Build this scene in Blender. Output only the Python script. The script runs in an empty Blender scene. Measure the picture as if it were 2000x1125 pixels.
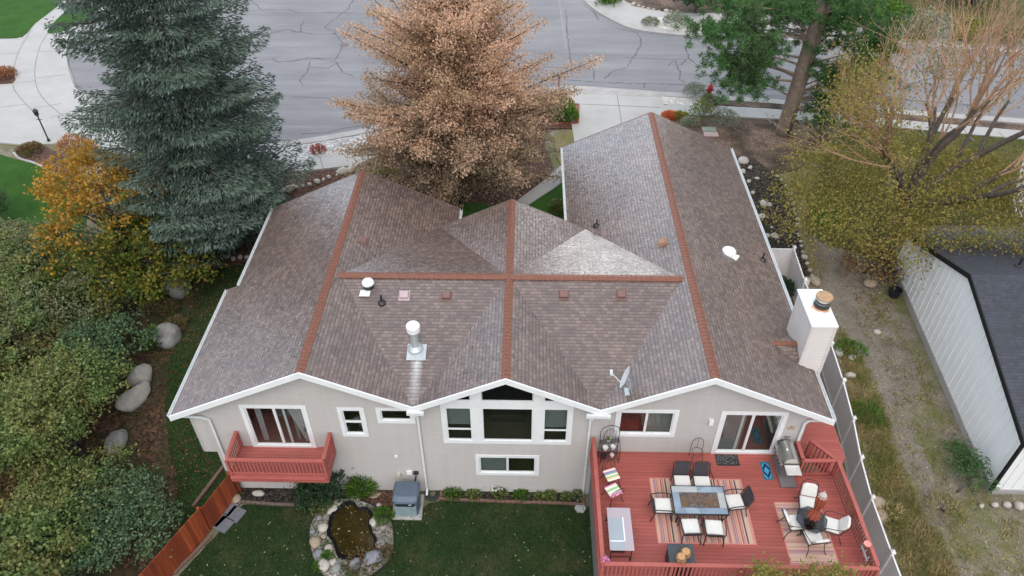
import bpy, math, random
import numpy as np
from mathutils import Vector, Matrix
R_ = math.radians
random.seed(7)
sc = bpy.context.scene
col = sc.collection
# ------------------------------------------------------------------ camera
CAM = Vector((0.78420463, -18.07986247, 27.0))
PITCH, YAW, ROLL, FPX = R_(41.11569984), R_(1.35352548), R_(0.2648561), 1481.02
cp, sp, cy, sy, cr, sr = math.cos(PITCH), math.sin(PITCH), math.cos(YAW), math.sin(YAW), math.cos(ROLL), math.sin(ROLL)
ROT = Matrix(((cr, sr, 0), (-sr, cr, 0), (0, 0, 1))) @ Matrix(((1, 0, 0), (0, -sp, -cp), (0, cp, -sp))) @ Matrix(((cy, sy, 0), (-sy, cy, 0), (0, 0, 1)))
cam = bpy.data.cameras.new('camera'); cam_o = bpy.data.objects.new('camera', cam); col.objects.link(cam_o)
cam.sensor_width = 36; cam.lens = 36 * FPX / 2000; cam.clip_start = 0.1; cam.clip_end = 2000
mw = Matrix((ROT[0], -ROT[1], -ROT[2])).transposed().to_4x4(); mw.translation = CAM
cam_o.matrix_world = mw
sc.camera = cam_o
# ------------------------------------------------------------------ light
SUN_DIR = Vector((0.0, -0.52, 0.80)).normalized()
CLOUD, SHEEN_LOBE, LOW = 9.5, 11.0, 40.0
w = bpy.data.worlds.new('World'); sc.world = w; w.use_nodes = True
wn = w.node_tree; wn.nodes.clear()
sky = wn.nodes.new('ShaderNodeTexSky'); sky.sky_type = 'NISHITA'; sky.sun_disc = False
sky.sun_elevation = math.asin(SUN_DIR.z); sky.sun_rotation = math.atan2(SUN_DIR.x, SUN_DIR.y)
sky.air_density = 1.0; sky.dust_density = 10.0; sky.ozone_density = 0.5; sky.altitude = 1400
bg = wn.nodes.new('ShaderNodeBackground'); bg.inputs[1].default_value = 0.15
wo = wn.nodes.new('ShaderNodeOutputWorld')
# high thin cloud, plus bright lobes added on the street side for roof sheen
def _wm(op, a, b=0.0):
    nd = wn.nodes.new('ShaderNodeMath'); nd.operation = op
    for i, v in enumerate((a, b)):
        if hasattr(v, 'is_output'): wn.links.new(v, nd.inputs[i])
        else: nd.inputs[i].default_value = v
    return nd.outputs[0]
tcw = wn.nodes.new('ShaderNodeTexCoord')
nzw = wn.nodes.new('ShaderNodeTexNoise'); wn.links.new(tcw.outputs['Generated'], nzw.inputs['Vector']); nzw.inputs['Scale'].default_value = 3.0; nzw.inputs['Detail'].default_value = 5
dtw = wn.nodes.new('ShaderNodeVectorMath'); dtw.operation = 'DOT_PRODUCT'; wn.links.new(tcw.outputs['Generated'], dtw.inputs[0]); dtw.inputs[1].default_value = Vector((-0.45, 0.80, 0.36)).normalized()
lobe = _wm('POWER', _wm('MAXIMUM', dtw.outputs['Value'], 0.0), 7.0)
mxw = wn.nodes.new('ShaderNodeMix'); mxw.data_type = 'RGBA'
wn.links.new(_wm('MULTIPLY', nzw.outputs[0], 0.9), mxw.inputs[0]); wn.links.new(sky.outputs[0], mxw.inputs[6]); mxw.inputs[7].default_value = (CLOUD * 0.97, CLOUD * 0.99, CLOUD * 1.0, 1)
adw = wn.nodes.new('ShaderNodeMix'); adw.data_type = 'RGBA'; adw.blend_type = 'ADD'; adw.clamp_factor = False
wn.links.new(lobe, adw.inputs[0]); wn.links.new(mxw.outputs[2], adw.inputs[6]); adw.inputs[7].default_value = (SHEEN_LOBE * 0.74, SHEEN_LOBE * 0.94, SHEEN_LOBE * 1.2, 1)
dt2 = wn.nodes.new('ShaderNodeVectorMath'); dt2.operation = 'DOT_PRODUCT'; wn.links.new(tcw.outputs['Generated'], dt2.inputs[0]); dt2.inputs[1].default_value = Vector((0.17, 0.97, 0.08)).normalized()
ad2 = wn.nodes.new('ShaderNodeMix'); ad2.data_type = 'RGBA'; ad2.blend_type = 'ADD'; ad2.clamp_factor = False
wn.links.new(_wm('POWER', _wm('MAXIMUM', dt2.outputs['Value'], 0.0), 45.0), ad2.inputs[0]); wn.links.new(adw.outputs[2], ad2.inputs[6]); ad2.inputs[7].default_value = (LOW, LOW, LOW * 0.96, 1)
wn.links.new(ad2.outputs[2], bg.inputs[0]); wn.links.new(bg.outputs[0], wo.inputs[0])
sl = bpy.data.lights.new('sun', 'SUN'); sl.energy = 0.8; sl.angle = R_(45); sl.color = (1.0, 0.955, 0.90)
so = bpy.data.objects.new('sun', sl); col.objects.link(so); so.rotation_euler = SUN_DIR.to_track_quat('Z', 'Y').to_euler()
so.location = (-20, 40, 50)
sc.view_settings.view_transform = 'Standard'; sc.view_settings.look = 'None'
sc.view_settings.exposure = 0.4; sc.view_settings.gamma = 1.0
# ------------------------------------------------------------------ where things stand
def g(y):                                  # the lot: flat behind the house, rising to the street
    return 0.0 if y <= 0 else (2.5 if y >= 20 else y * 0.125)
def ray(px, py): return ROT.transposed() @ Vector(((px - 1000) / FPX, (py - 562.5) / FPX, 1))
def at_y(px, py, Y): d = ray(px, py); return CAM + d * ((Y - CAM.y) / d.y)
def at_x(px, py, X): d = ray(px, py); return CAM + d * ((X - CAM.x) / d.x)
def at_z(px, py, Z): d = ray(px, py); return CAM + d * ((Z - CAM.z) / d.z)
def on_plane(px, py, a, b, c):             # plane z = a + b x + c y
    d = ray(px, py); t = (a + b * CAM.x + c * CAM.y - CAM.z) / (d.z - b * d.x - c * d.y); return CAM + d * t
def G(px, py):
    p = at_z(px, py, 0.0)
    if p.y <= 0: return p
    p = at_z(px, py, 2.5)
    if p.y >= 20: return p
    return on_plane(px, py, 0, 0, 0.125)
# ------------------------------------------------------------------ mesh helpers
class MB:
    def __init__(s): s.v = []; s.f = []; s.m = []; s.uv = {}
    def add(s, vs, fs, m=0):
        o = len(s.v); s.v += [tuple(v) for v in vs]
        for f in fs: s.f.append(tuple(i + o for i in f)); s.m.append(m)
    def box(s, c, d, m=0, rz=0, top=1.0):
        x, y, z = d[0] / 2, d[1] / 2, d[2] / 2; ca, sa = math.cos(rz), math.sin(rz)
        vs = []
        for k, (i, j) in [(kk, ij) for kk in (-1, 1) for ij in ((-1, -1), (1, -1), (1, 1), (-1, 1))]:
            q = top if k == 1 else 1.0
            X, Y = i * x * q, j * y * q
            vs.append((c[0] + X * ca - Y * sa, c[1] + X * sa + Y * ca, c[2] + k * z))
        s.add(vs, [(3, 2, 1, 0), (4, 5, 6, 7), (0, 1, 5, 4), (1, 2, 6, 5), (2, 3, 7, 6), (3, 0, 4, 7)], m)
    def span(s, a, b, m=0): s.box([(a[i] + b[i]) / 2 for i in range(3)], [abs(b[i] - a[i]) for i in range(3)], m)
    def bar(s, a, b, w, h, m=0, up=(0, 0, 1)):
        a = Vector(a); b = Vector(b); d = (b - a).normalized(); u = Vector(up)
        if abs(d.dot(u)) > 0.99: u = Vector((0, 1, 0))
        r = d.cross(u).normalized(); u = r.cross(d)
        vs = [p + r * i * w / 2 + u * j * h / 2 for p in (a, b) for i, j in ((-1, -1), (1, -1), (1, 1), (-1, 1))]
        s.add(vs, [(0, 1, 2, 3), (7, 6, 5, 4), (4, 5, 1, 0), (5, 6, 2, 1), (6, 7, 3, 2), (7, 4, 0, 3)], m)
    def tube(s, pts, r, n=6, m=0, cap=True):
        pts = [Vector(p) for p in pts]; k = len(pts)
        rs = [r] * k if not hasattr(r, '__len__') else r
        vs = []; prev = None
        for i, p in enumerate(pts):
            d = (pts[min(i + 1, k - 1)] - pts[max(i - 1, 0)])
            d = d.normalized() if d.length > 1e-9 else Vector((0, 0, 1))
            if prev is None: u = d.orthogonal().normalized()
            else:
                u = prev - d * prev.dot(d); u = u.normalized() if u.length > 1e-6 else d.orthogonal().normalized()
            prev = u; v = d.cross(u)
            for j in range(n):
                a = 2 * math.pi * j / n; vs.append(p + (u * math.cos(a) + v * math.sin(a)) * rs[i])
        fs = [(i * n + j, i * n + (j + 1) % n, (i + 1) * n + (j + 1) % n, (i + 1) * n + j) for i in range(k - 1) for j in range(n)]
        if cap: fs += [tuple(range(n - 1, -1, -1)), tuple((k - 1) * n + j for j in range(n))]
        s.add(vs, fs, m)
    def lathe(s, prof, c=(0, 0, 0), n=16, m=0, cap=True):
        vs = [(c[0] + r * math.cos(2 * math.pi * j / n), c[1] + r * math.sin(2 * math.pi * j / n), c[2] + z) for r, z in prof for j in range(n)]
        k = len(prof)
        fs = [(i * n + j, i * n + (j + 1) % n, (i + 1) * n + (j + 1) % n, (i + 1) * n + j) for i in range(k - 1) for j in range(n)]
        if cap: fs += [tuple(range(n - 1, -1, -1)), tuple((k - 1) * n + j for j in range(n))]
        s.add(vs, fs, m)
    def prism(s, poly, z0, z1, m=0, ms=None):    # z0 / z1 numbers or functions of (x, y)
        F = lambda z, p: z(p[0], p[1]) if callable(z) else z
        ar = sum(poly[i][0] * poly[(i + 1) % len(poly)][1] - poly[(i + 1) % len(poly)][0] * poly[i][1] for i in range(len(poly)))
        if ar < 0: poly = poly[::-1]
        n = len(poly)
        vs = [(p[0], p[1], F(z0, p)) for p in poly] + [(p[0], p[1], F(z1, p)) for p in poly]
        s.add(vs, [tuple(range(n, 2 * n))], m)
        s.f.append(tuple(len(s.v) - 2 * n + i for i in range(n - 1, -1, -1))); s.m.append(m if ms is None else ms)
        o = len(s.v) - 2 * n
        for i in range(n): s.f.append((o + i, o + (i + 1) % n, o + n + (i + 1) % n, o + n + i)); s.m.append(m if ms is None else ms)
    def quad(s, a, b, c, d, m=0): s.add([a, b, c, d], [(0, 1, 2, 3)], m)
    def rock(s, c, r, seed=0, m=0, sub=2, rough=0.16, rz=0):
        import bmesh
        rnd = np.random.RandomState(seed)
        bm = bmesh.new(); bmesh.ops.create_icosphere(bm, subdivisions=sub, radius=1)
        k = rnd.normal(size=(9, 3)); k /= np.linalg.norm(k, axis=1)[:, None]; am = rnd.uniform(-1, 1, 9)
        vs = []; cut = rnd.uniform(0.70, 0.96, 9)
        ca, sa = math.cos(rz), math.sin(rz)
        for v in bm.verts:
            d = np.array(v.co); q = k @ d
            e = 1 + rough * float((am * np.maximum(q, 0) ** 3).sum()) - rough * 0.8 * max(0, float(q[0]) - 0.55) - rough * max(0, float(q[1]) - 0.6) * 1.4 + rnd.uniform(-1, 1) * rough * 0.12
            if rough > 0.2:
                m_ = float(np.min(np.where(q[2:] > 0.3, cut[2:] / np.maximum(q[2:], 0.3), 9.0))); e = min(e, m_ * (1 + rnd.uniform(-1, 1) * 0.015))
            x, y, z = d[0] * r[0] * e, d[1] * r[1] * e, d[2] * r[2] * e
            vs.append((c[0] + x * ca - y * sa, c[1] + x * sa + y * ca, c[2] + z))
        bm.verts.index_update()
        s.add(vs, [tuple(v.index for v in f.verts) for f in bm.faces], m); bm.free()
    def build(s, name, mats, parent=None, smooth=False, loc=(0, 0, 0), bevel=0, rz=0):
        me = bpy.data.meshes.new(name); me.from_pydata(s.v, [], s.f)
        if not isinstance(mats, (list, tuple)): mats = [mats]
        for m in mats: me.materials.append(m)
        me.polygons.foreach_set('material_index', s.m)
        if smooth: me.polygons.foreach_set('use_smooth', [True] * len(s.f))
        me.update()
        o = bpy.data.objects.new(name, me); col.objects.link(o); o.location = loc; o.rotation_euler.z = rz
        if parent is not None: o.parent = parent
        if bevel:
            b = o.modifiers.new('bevel', 'BEVEL'); b.width = bevel; b.segments = 2; b.limit_method = 'ANGLE'; b.angle_limit = R_(40)
        return o
def tag(o, label=None, cat=None, group=None, kind=None):
    if label: o['label'] = label
    if cat: o['category'] = cat
    if group: o['group'] = group
    if kind: o['kind'] = kind
    return o
def thing(name, label, cat, loc=(0, 0, 0), rz=0, group=None):
    o = bpy.data.objects.new(name, None); col.objects.link(o); o.empty_display_size = 0.2
    o.location = loc; o.rotation_euler.z = rz
    return tag(o, label, cat, group)
KIDS = {}
def dup(root, loc, rz=None, label=None, scale=None):
    r = root.copy(); col.objects.link(r); r.location = loc
    if rz is not None: r.rotation_euler.z = rz
    if label: r['label'] = label
    if scale: r.scale = (scale,) * 3
    for ch in [o for o in col.objects if o.parent == root]:
        c = ch.copy(); col.objects.link(c); c.parent = r
        for gc in [o for o in col.objects if o.parent == ch]:
            d = gc.copy(); col.objects.link(d); d.parent = c
    return r
def spline(P, n=6, closed=False):
    P = [Vector(p) for p in P]; out = []; k = len(P)
    for i in range(k if closed else k - 1):
        if closed: a, b, c, d = P[(i - 1) % k], P[i], P[(i + 1) % k], P[(i + 2) % k]
        else: a, b, c, d = P[max(i - 1, 0)], P[i], P[i + 1], P[min(i + 2, k - 1)]
        for j in range(n):
            t = j / n
            out.append(0.5 * ((2 * b) + (c - a) * t + (2 * a - 5 * b + 4 * c - d) * t * t + (3 * b - a - 3 * c + d) * t ** 3))
    if not closed: out.append(P[-1])
    return out
def along(P, step):
    P = [Vector((p[0], p[1])) for p in P]; out = []; carry = 0
    for a, b in zip(P, P[1:]):
        L = (b - a).length; t = carry
        while t < L: out.append(a + (b - a) * (t / L)); t += step
        carry = t - L
    return out
# ------------------------------------------------------------------ materials
def S(r, g_, b, k=1.0):
    f = lambda c: ((c / 255) / 12.92 if c / 255 <= 0.04045 else ((c / 255 + 0.055) / 1.055) ** 2.4) * k
    return (f(r), f(g_), f(b), 1)
def new_mat(name):
    m = bpy.data.materials.new(name); m.use_nodes = True
    nt = m.node_tree; return m, nt, nt.nodes['Principled BSDF']
class NT:
    def __init__(s, nt): s.nt = nt
    def n(s, t, **kw):
        nd = s.nt.nodes.new(t)
        for k, v in kw.items(): setattr(nd, k, v)
        return nd
    def l(s, a, b): s.nt.links.new(a, b)
    def coord(s, out='Object', sc_=(1, 1, 1), rot=(0, 0, 0), loc=(0, 0, 0)):
        tc = s.n('ShaderNodeTexCoord'); mp = s.n('ShaderNodeMapping'); s.l(tc.outputs[out], mp.inputs[0])
        mp.inputs['Scale'].default_value = sc_; mp.inputs['Rotation'].default_value = rot; mp.inputs['Location'].default_value = loc
        return mp.outputs[0]
    def noise(s, vec, scale, detail=4, rough=0.6, dist=0):
        nd = s.n('ShaderNodeTexNoise'); s.l(vec, nd.inputs['Vector'])
        nd.inputs['Scale'].default_value = scale; nd.inputs['Detail'].default_value = detail; nd.inputs['Roughness'].default_value = rough; nd.inputs['Distortion'].default_value = dist
        return nd.outputs[0]
    def ramp(s, fac, stops, interp='LINEAR'):
        nd = s.n('ShaderNodeValToRGB'); e = nd.color_ramp; e.interpolation = interp
        while len(e.elements) < len(stops): e.elements.new(0.5)
        for el, (p, c) in zip(e.elements, stops): el.position = p; el.color = c if len(c) == 4 else (*c, 1)
        s.l(fac, nd.inputs[0]); return nd.outputs[0]
    def mix(s, fac, a, b, blend='MIX'):
        nd = s.n('ShaderNodeMix', data_type='RGBA', blend_type=blend)
        for v, i in ((fac, 0), (a, 6), (b, 7)):
            if hasattr(v, 'is_output'): s.l(v, nd.inputs[i])
            else: nd.inputs[i].default_value = v
        return nd.outputs[2]
    def math(s, op, a, b=0.0, c=0.0, clamp=False):
        nd = s.n('ShaderNodeMath', operation=op); nd.use_clamp = clamp
        for i, v in enumerate((a, b, c)):
            if hasattr(v, 'is_output'): s.l(v, nd.inputs[i])
            else: nd.inputs[i].default_value = v
        return nd.outputs[0]
    def bump(s, h, strength, dist=0.02):
        nd = s.n('ShaderNodeBump'); nd.inputs['Strength'].default_value = strength; nd.inputs['Distance'].default_value = dist
        s.l(h, nd.inputs['Height']); return nd.outputs[0]
def M(name, c, c2=None, scale=4, rough=0.75, bump=0.0, bscale=60, metal=0, spec=0.3, coat=0, detail=5):
    m, nt, b = new_mat(name); k = NT(nt)
    if c2 is None: c2 = tuple(v * 0.8 for v in c[:3]) + (1,)
    vec = k.coord()
    f = k.noise(vec, scale, detail, 0.65)
    k.l(k.ramp(f, [(0.3, c2), (0.7, c)]), b.inputs['Base Color'])
    b.inputs['Roughness'].default_value = rough; b.inputs['Metallic'].default_value = metal; b.inputs['Specular IOR Level'].default_value = spec
    if bump: k.l(k.bump(k.noise(vec, bscale, 5, 0.7), bump, 0.02), b.inputs['Normal'])
    if coat: b.inputs['Coat Weight'].default_value = coat
    return m
def leaf_mat(name, cols, patch=None, pscale=0.6, trans=0.3):
    m, nt, b = new_mat(name); k = NT(nt)
    ge = k.n('ShaderNodeNewGeometry'); n = len(cols)
    c = k.ramp(ge.outputs['Random Per Island'], [(i / max(1, n - 1), q) for i, q in enumerate(cols)])
    if patch:
        f = k.noise(k.coord(), pscale, 3, 0.6); f = k.ramp(f, [(0.42, (0, 0, 0)), (0.62, (1, 1, 1))])
        n2 = len(patch)
        c2 = k.ramp(ge.outputs['Random Per Island'], [(i / max(1, n2 - 1), q) for i, q in enumerate(patch)])
        c = k.mix(f, c, c2)
    k.l(c, b.inputs['Base Color']); b.inputs['Roughness'].default_value = 0.6; b.inputs['Specular IOR Level'].default_value = 0.2
    t = k.n('ShaderNodeBsdfTranslucent'); k.l(c, t.inputs[0])
    mx = k.n('ShaderNodeMixShader'); mx.inputs[0].default_value = trans
    out = nt.nodes['Material Output']
    k.l(b.outputs[0], mx.inputs[1]); k.l(t.outputs[0], mx.inputs[2]); k.l(mx.outputs[0], out.inputs[0])
    return m
def shingle_mat(name, cA, cB, cC, rough=0.5, stain=None):
    m, nt, b = new_mat(name); k = NT(nt)
    tc = k.n('ShaderNodeTexCoord'); uv = tc.outputs['UV']
    def brick(w_, h_, off, mort):
        br = k.n('ShaderNodeTexBrick'); k.l(uv, br.inputs['Vector']); br.offset = off; br.squash = 1
        br.inputs['Scale'].default_value = 1; br.inputs['Brick Width'].default_value = w_; br.inputs['Row Height'].default_value = h_
        br.inputs['Mortar Size'].default_value = mort; br.inputs['Mortar Smooth'].default_value = 0.3; br.inputs['Bias'].default_value = 0
        br.inputs['Color1'].default_value = (0, 0, 0, 1); br.inputs['Color2'].default_value = (1, 1, 1, 1); br.inputs['Mortar'].default_value = (0.5, 0.5, 0.5, 1)
        return br
    b1 = brick(0.21, 0.145, 0.37, 0.008)
    c = k.ramp(b1.outputs['Color'], [(0.1, cA), (0.5, cB), (0.9, cC)])
    n1 = k.noise(k.coord('UV'), 0.45, 4, 0.6)
    c = k.mix(1.0, c, k.ramp(n1, [(0.3, (0.8, 0.8, 0.82)), (0.7, (1.12, 1.08, 1.05))]), 'MULTIPLY')
    c = k.mix(1.0, c, k.ramp(k.noise(k.coord('UV'), 55, 2, 0.8), [(0.3, (0.72, 0.72, 0.72)), (0.7, (1.25, 1.25, 1.25))]), 'MULTIPLY')
    c = k.mix(k.math('MULTIPLY', b1.outputs['Fac'], 0.6), c, tuple(v * 0.35 for v in cA[:3]) + (1,))
    if stain is not None:
        sep = k.n('ShaderNodeSeparateXYZ'); k.l(tc.outputs['Object'], sep.inputs[0])
        dx = k.math('ABSOLUTE', k.math('SUBTRACT', sep.outputs[0], stain[0]))
        wv = k.math('ADD', dx, k.math('MULTIPLY', k.noise(k.coord(), 6, 3), 0.22))
        fx = k.ramp(wv, [(0.12, (1, 1, 1)), (0.36, (0, 0, 0))])
        ty = k.math('DIVIDE', k.math('SUBTRACT', stain[1], sep.outputs[1]), stain[2])
        fy = k.ramp(ty, [(0.0, (0, 0, 0)), (0.04, (1, 1, 1)), (0.35, (0.55, 0.55, 0.55)), (1.0, (0, 0, 0))])
        f = k.math('MULTIPLY', fx, fy); c = k.mix(k.math('MULTIPLY', f, 0.8), c, S(215, 220, 222))
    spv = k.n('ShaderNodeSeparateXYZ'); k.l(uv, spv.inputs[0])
    c = k.mix(1.0, c, k.ramp(k.math('FRACT', k.math('DIVIDE', spv.outputs[1], 0.145)), [(0.0, (0.66, 0.65, 0.65)), (0.2, (0.74, 0.73, 0.73)), (0.32, (1.02, 1.02, 1.02)), (0.9, (1.1, 1.09, 1.08))]), 'MULTIPLY')  # shadow under each course edge, put into the shingle colour as a dark band
    k.l(c, b.inputs['Base Color'])
    # course step: saw tooth up the slope, plus tab gaps and granules
    sp_ = k.n('ShaderNodeSeparateXYZ'); k.l(uv, sp_.inputs[0])
    saw = k.math('FRACT', k.math('DIVIDE', sp_.outputs[1], 0.145))
    h = k.math('SUBTRACT', k.math('MULTIPLY', k.math('SUBTRACT', 1.0, saw), 1.0), k.math('MULTIPLY', b1.outputs['Fac'], 0.5))
    h = k.math('ADD', h, k.math('MULTIPLY', b1.outputs['Color'], 0.35))
    h = k.math('ADD', h, k.math('MULTIPLY', k.noise(k.coord('UV'), 28, 3, 0.8), 0.9))
    bn = k.n('ShaderNodeBump'); bn.inputs['Strength'].default_value = 0.5; bn.inputs['Distance'].default_value = 0.012; k.l(h, bn.inputs['Height'])
    # every granule patch lies at its own slight tilt, which makes the sheen sparkle
    vo = k.n('ShaderNodeTexVoronoi'); k.l(uv, vo.inputs['Vector']); vo.inputs['Scale'].default_value = 15
    ge = k.n('ShaderNodeNewGeometry')
    v1 = k.n('ShaderNodeVectorMath', operation='SUBTRACT'); k.l(vo.outputs['Color'], v1.inputs[0]); v1.inputs[1].default_value = (0.5, 0.5, 0.5)
    v2 = k.n('ShaderNodeVectorMath', operation='SCALE'); k.l(v1.outputs[0], v2.inputs[0]); v2.inputs['Scale'].default_value = 0.26
    v3 = k.n('ShaderNodeVectorMath', operation='ADD'); k.l(v2.outputs[0], v3.inputs[0]); k.l(ge.outputs['Normal'], v3.inputs[1])
    v4 = k.n('ShaderNodeVectorMath', operation='NORMALIZE'); k.l(v3.outputs[0], v4.inputs[0])
    k.l(v4.outputs[0], bn.inputs['Normal']); k.l(bn.outputs[0], b.inputs['Normal'])
    k.l(k.ramp(k.noise(k.coord('UV'), 1.1, 4), [(0.3, (rough - 0.07,) * 3), (0.7, (rough + 0.1,) * 3)]), b.inputs['Roughness'])
    b.inputs['Specular IOR Level'].default_value = 0.8
    return m
# ------------------------------------------------------------------ palette
WHITE = M('white_trim', (0.74, 0.76, 0.77, 1), (0.66, 0.69, 0.70, 1), 3, 0.45, spec=0.4)
GUTTER = M('white_gutter', (0.70, 0.73, 0.74, 1), (0.55, 0.58, 0.58, 1), 5, 0.4, spec=0.4)
def siding():
    m, nt, b = new_mat('greige_siding'); k = NT(nt)
    c = k.ramp(k.noise(k.coord(sc_=(3.5, 3.5, 0.22)), 1.0, 5, .65), [(.3, (0.39, 0.377, 0.364, 1)), (.7, (0.425, 0.411, 0.396, 1))])
    c = k.mix(1.0, c, k.ramp(k.noise(k.coord(sc_=(.6, .6, 6.7)), 1.0, 2), [(.3, (.97,) * 3), (.7, (1.03,) * 3)]), 'MULTIPLY')
    k.l(c, b.inputs['Base Color']); b.inputs['Roughness'].default_value = .6; b.inputs['Specular IOR Level'].default_value = .3; return m
SIDING = siding()
CHSIDE = M('chimney_siding', (0.62, 0.59, 0.57, 1), (0.55, 0.52, 0.50, 1), 1.5, 0.55)
DARK = M('dark_interior', (0.035, 0.032, 0.03, 1), (0.02, 0.02, 0.02, 1), 2, 0.8)
FLOORM = M('interior_floor', (0.12, 0.10, 0.08, 1), (0.09, 0.075, 0.06, 1), 2, 0.5)
INWALL = M('interior_wall', (0.24, 0.25, 0.23, 1), None, 1, 0.8)
BLACK = M('black_metal', (0.015, 0.015, 0.017, 1), (0.03, 0.028, 0.027, 1), 20, 0.45, spec=0.5)
REDWOOD = M('red_stained_wood', S(162, 90, 83), S(148, 80, 74), 2.2, 0.6, 0.25, 30)
REDRAIL = M('red_rail_paint', S(172, 96, 88), S(156, 85, 78), 3, 0.55, 0.2, 40)
GALV = M('galvanised_metal', (0.55, 0.60, 0.62, 1), (0.45, 0.49, 0.51, 1), 6, 0.4, metal=0.55, spec=0.5)
CAPWHITE = M('white_enamel', (0.82, 0.84, 0.85, 1), None, 3, 0.35, spec=0.5)
VENTRED = M('brown_vent_metal', S(124, 97, 91), S(112, 86, 80), 4, 0.5)
VENTPINK = M('faded_pink_vent', S(186, 168, 170), S(172, 152, 156), 4, 0.5)
VENTTAN = M('tan_vent', S(150, 116, 94), None, 4, 0.5)
CONC = M('pale_concrete', (0.40, 0.395, 0.38, 1), (0.34, 0.335, 0.32, 1), 0.6, 0.85, 0.15, 50)
CONC2 = M('kerb_concrete', (0.40, 0.39, 0.375, 1), (0.30, 0.29, 0.28, 1), 1.2, 0.85, 0.15, 50)
ROCKW = M('pale_river_rock', (0.50, 0.47, 0.42, 1), (0.34, 0.32, 0.29, 1), 5, 0.8, 0.3, 30)
ROCKG = M('grey_granite', (0.34, 0.34, 0.335, 1), (0.15, 0.15, 0.145, 1), 2.2, 0.9, 1.0, 9)
ROCKB = M('blue_grey_stone', (0.26, 0.275, 0.305, 1), (0.15, 0.16, 0.18, 1), 4, 0.7, 0.3, 25)
ROCKT = M('tan_stone', (0.38, 0.31, 0.23, 1), (0.25, 0.20, 0.15, 1), 4, 0.8, 0.3, 25)
def speckle(name, cols, scale, rough=0.9, bump=0.6, big=None, bigscale=0.4, dist=0.03):
    m, nt, b = new_mat(name); k = NT(nt); vec = k.coord()
    vo = k.n('ShaderNodeTexVoronoi'); k.l(vec, vo.inputs['Vector']); vo.inputs['Scale'].default_value = scale
    sp_ = k.n('ShaderNodeSeparateColor'); k.l(vo.outputs['Color'], sp_.inputs[0])
    c = k.ramp(sp_.outputs[0], [(i / (len(cols) - 1), q) for i, q in enumerate(cols)])
    n1 = k.noise(vec, bigscale, 5, 0.6)
    if big: c = k.mix(k.ramp(n1, [(0.42, (0, 0, 0)), (0.62, (1, 1, 1))]), c, big)
    c = k.mix(1.0, c, k.ramp(k.noise(vec, bigscale * 3.1, 5, 0.7), [(0.25, (0.7, 0.7, 0.7)), (0.75, (1.2, 1.2, 1.2))]), 'MULTIPLY')
    k.l(c, b.inputs['Base Color']); b.inputs['Roughness'].default_value = rough; b.inputs['Specular IOR Level'].default_value = 0.15
    h = k.math('SUBTRACT', 1.0, vo.outputs['Distance'])
    k.l(k.bump(h, bump, dist), b.inputs['Normal']); return m
MULCHR = speckle('red_brown_mulch', [(0.035, 0.018, 0.013, 1), (0.10, 0.055, 0.04, 1), (0.16, 0.10, 0.075, 1)], 16)
MULCHB = speckle('brown_mulch', [(0.07, 0.05, 0.038, 1), (0.17, 0.12, 0.09, 1), (0.25, 0.18, 0.14, 1)], 14, big=(0.06, 0.045, 0.035, 1), bigscale=0.55)
MULCHK = speckle('black_mulch', [(0.012, 0.011, 0.010, 1), (0.03, 0.027, 0.024, 1), (0.10, 0.085, 0.07, 1)], 14)
GRAVEL = speckle('grey_gravel', [(0.16, 0.16, 0.16, 1), (0.42, 0.42, 0.41, 1), (0.65, 0.64, 0.62, 1)], 14)
PEBBLE = speckle('white_pebbles', [(0.30, 0.28, 0.26, 1), (0.55, 0.53, 0.50, 1), (0.72, 0.68, 0.64, 1)], 17, dist=0.06)
LITTER = speckle('leaf_litter', [(0.03, 0.022, 0.016, 1), (0.08, 0.05, 0.035, 1), (0.16, 0.09, 0.05, 1)], 9, big=(0.04, 0.05, 0.022, 1), bigscale=0.5)
SOIL = speckle('bare_soil', [(0.13, 0.11, 0.085, 1), (0.19, 0.165, 0.13, 1), (0.27, 0.24, 0.19, 1)], 22, bump=0.3, big=(0.13, 0.135, 0.055, 1), bigscale=0.7)
DIRT = speckle('worn_dirt_path', [(0.135, 0.118, 0.097, 1), (0.18, 0.16, 0.13, 1), (0.24, 0.215, 0.18, 1)], 25, bump=0.25)
def lawn_mat(name, a, b_, brown, amt=(0.55, 0.72), sc_=0.5):
    m, nt, b = new_mat(name); k = NT(nt); vec = k.coord()
    c = k.ramp(k.noise(vec, 0.9, 6, 0.7), [(0.3, a), (0.7, b_)])
    f = k.ramp(k.noise(k.coord(loc=(13, 5, 0)), sc_, 6, 0.7), [(amt[0], (0, 0, 0)), (amt[1], (1, 1, 1))])
    f = k.math('MULTIPLY', f, k.ramp(k.noise(vec, 9, 4, 0.8), [(0.35, (0.2,) * 3), (0.6, (1,) * 3)]))
    c = k.mix(f, c, brown)
    c = k.mix(1.0, c, k.ramp(k.noise(vec, 26, 3, 0.85), [(0.3, (0.62,) * 3), (0.7, (1.35,) * 3)]), 'MULTIPLY')
    k.l(c, b.inputs['Base Color']); b.inputs['Roughness'].default_value = 0.95; b.inputs['Specular IOR Level'].default_value = 0.1
    k.l(k.bump(k.noise(vec, 38, 4, 0.9), 0.9, 0.06), b.inputs['Normal']); return m
LAWN = lawn_mat('lawn_grass', (0.028, 0.085, 0.014, 1), (0.05, 0.125, 0.022, 1), (0.10, 0.11, 0.04, 1), (0.66, 0.85))
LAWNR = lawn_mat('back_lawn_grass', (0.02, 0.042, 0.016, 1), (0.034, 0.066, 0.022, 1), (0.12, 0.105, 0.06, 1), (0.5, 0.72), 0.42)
LAWND = lawn_mat('thin_side_lawn', (0.022, 0.052, 0.016, 1), (0.04, 0.078, 0.024, 1), (0.075, 0.06, 0.04, 1), (0.52, 0.7), 0.5)
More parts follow.
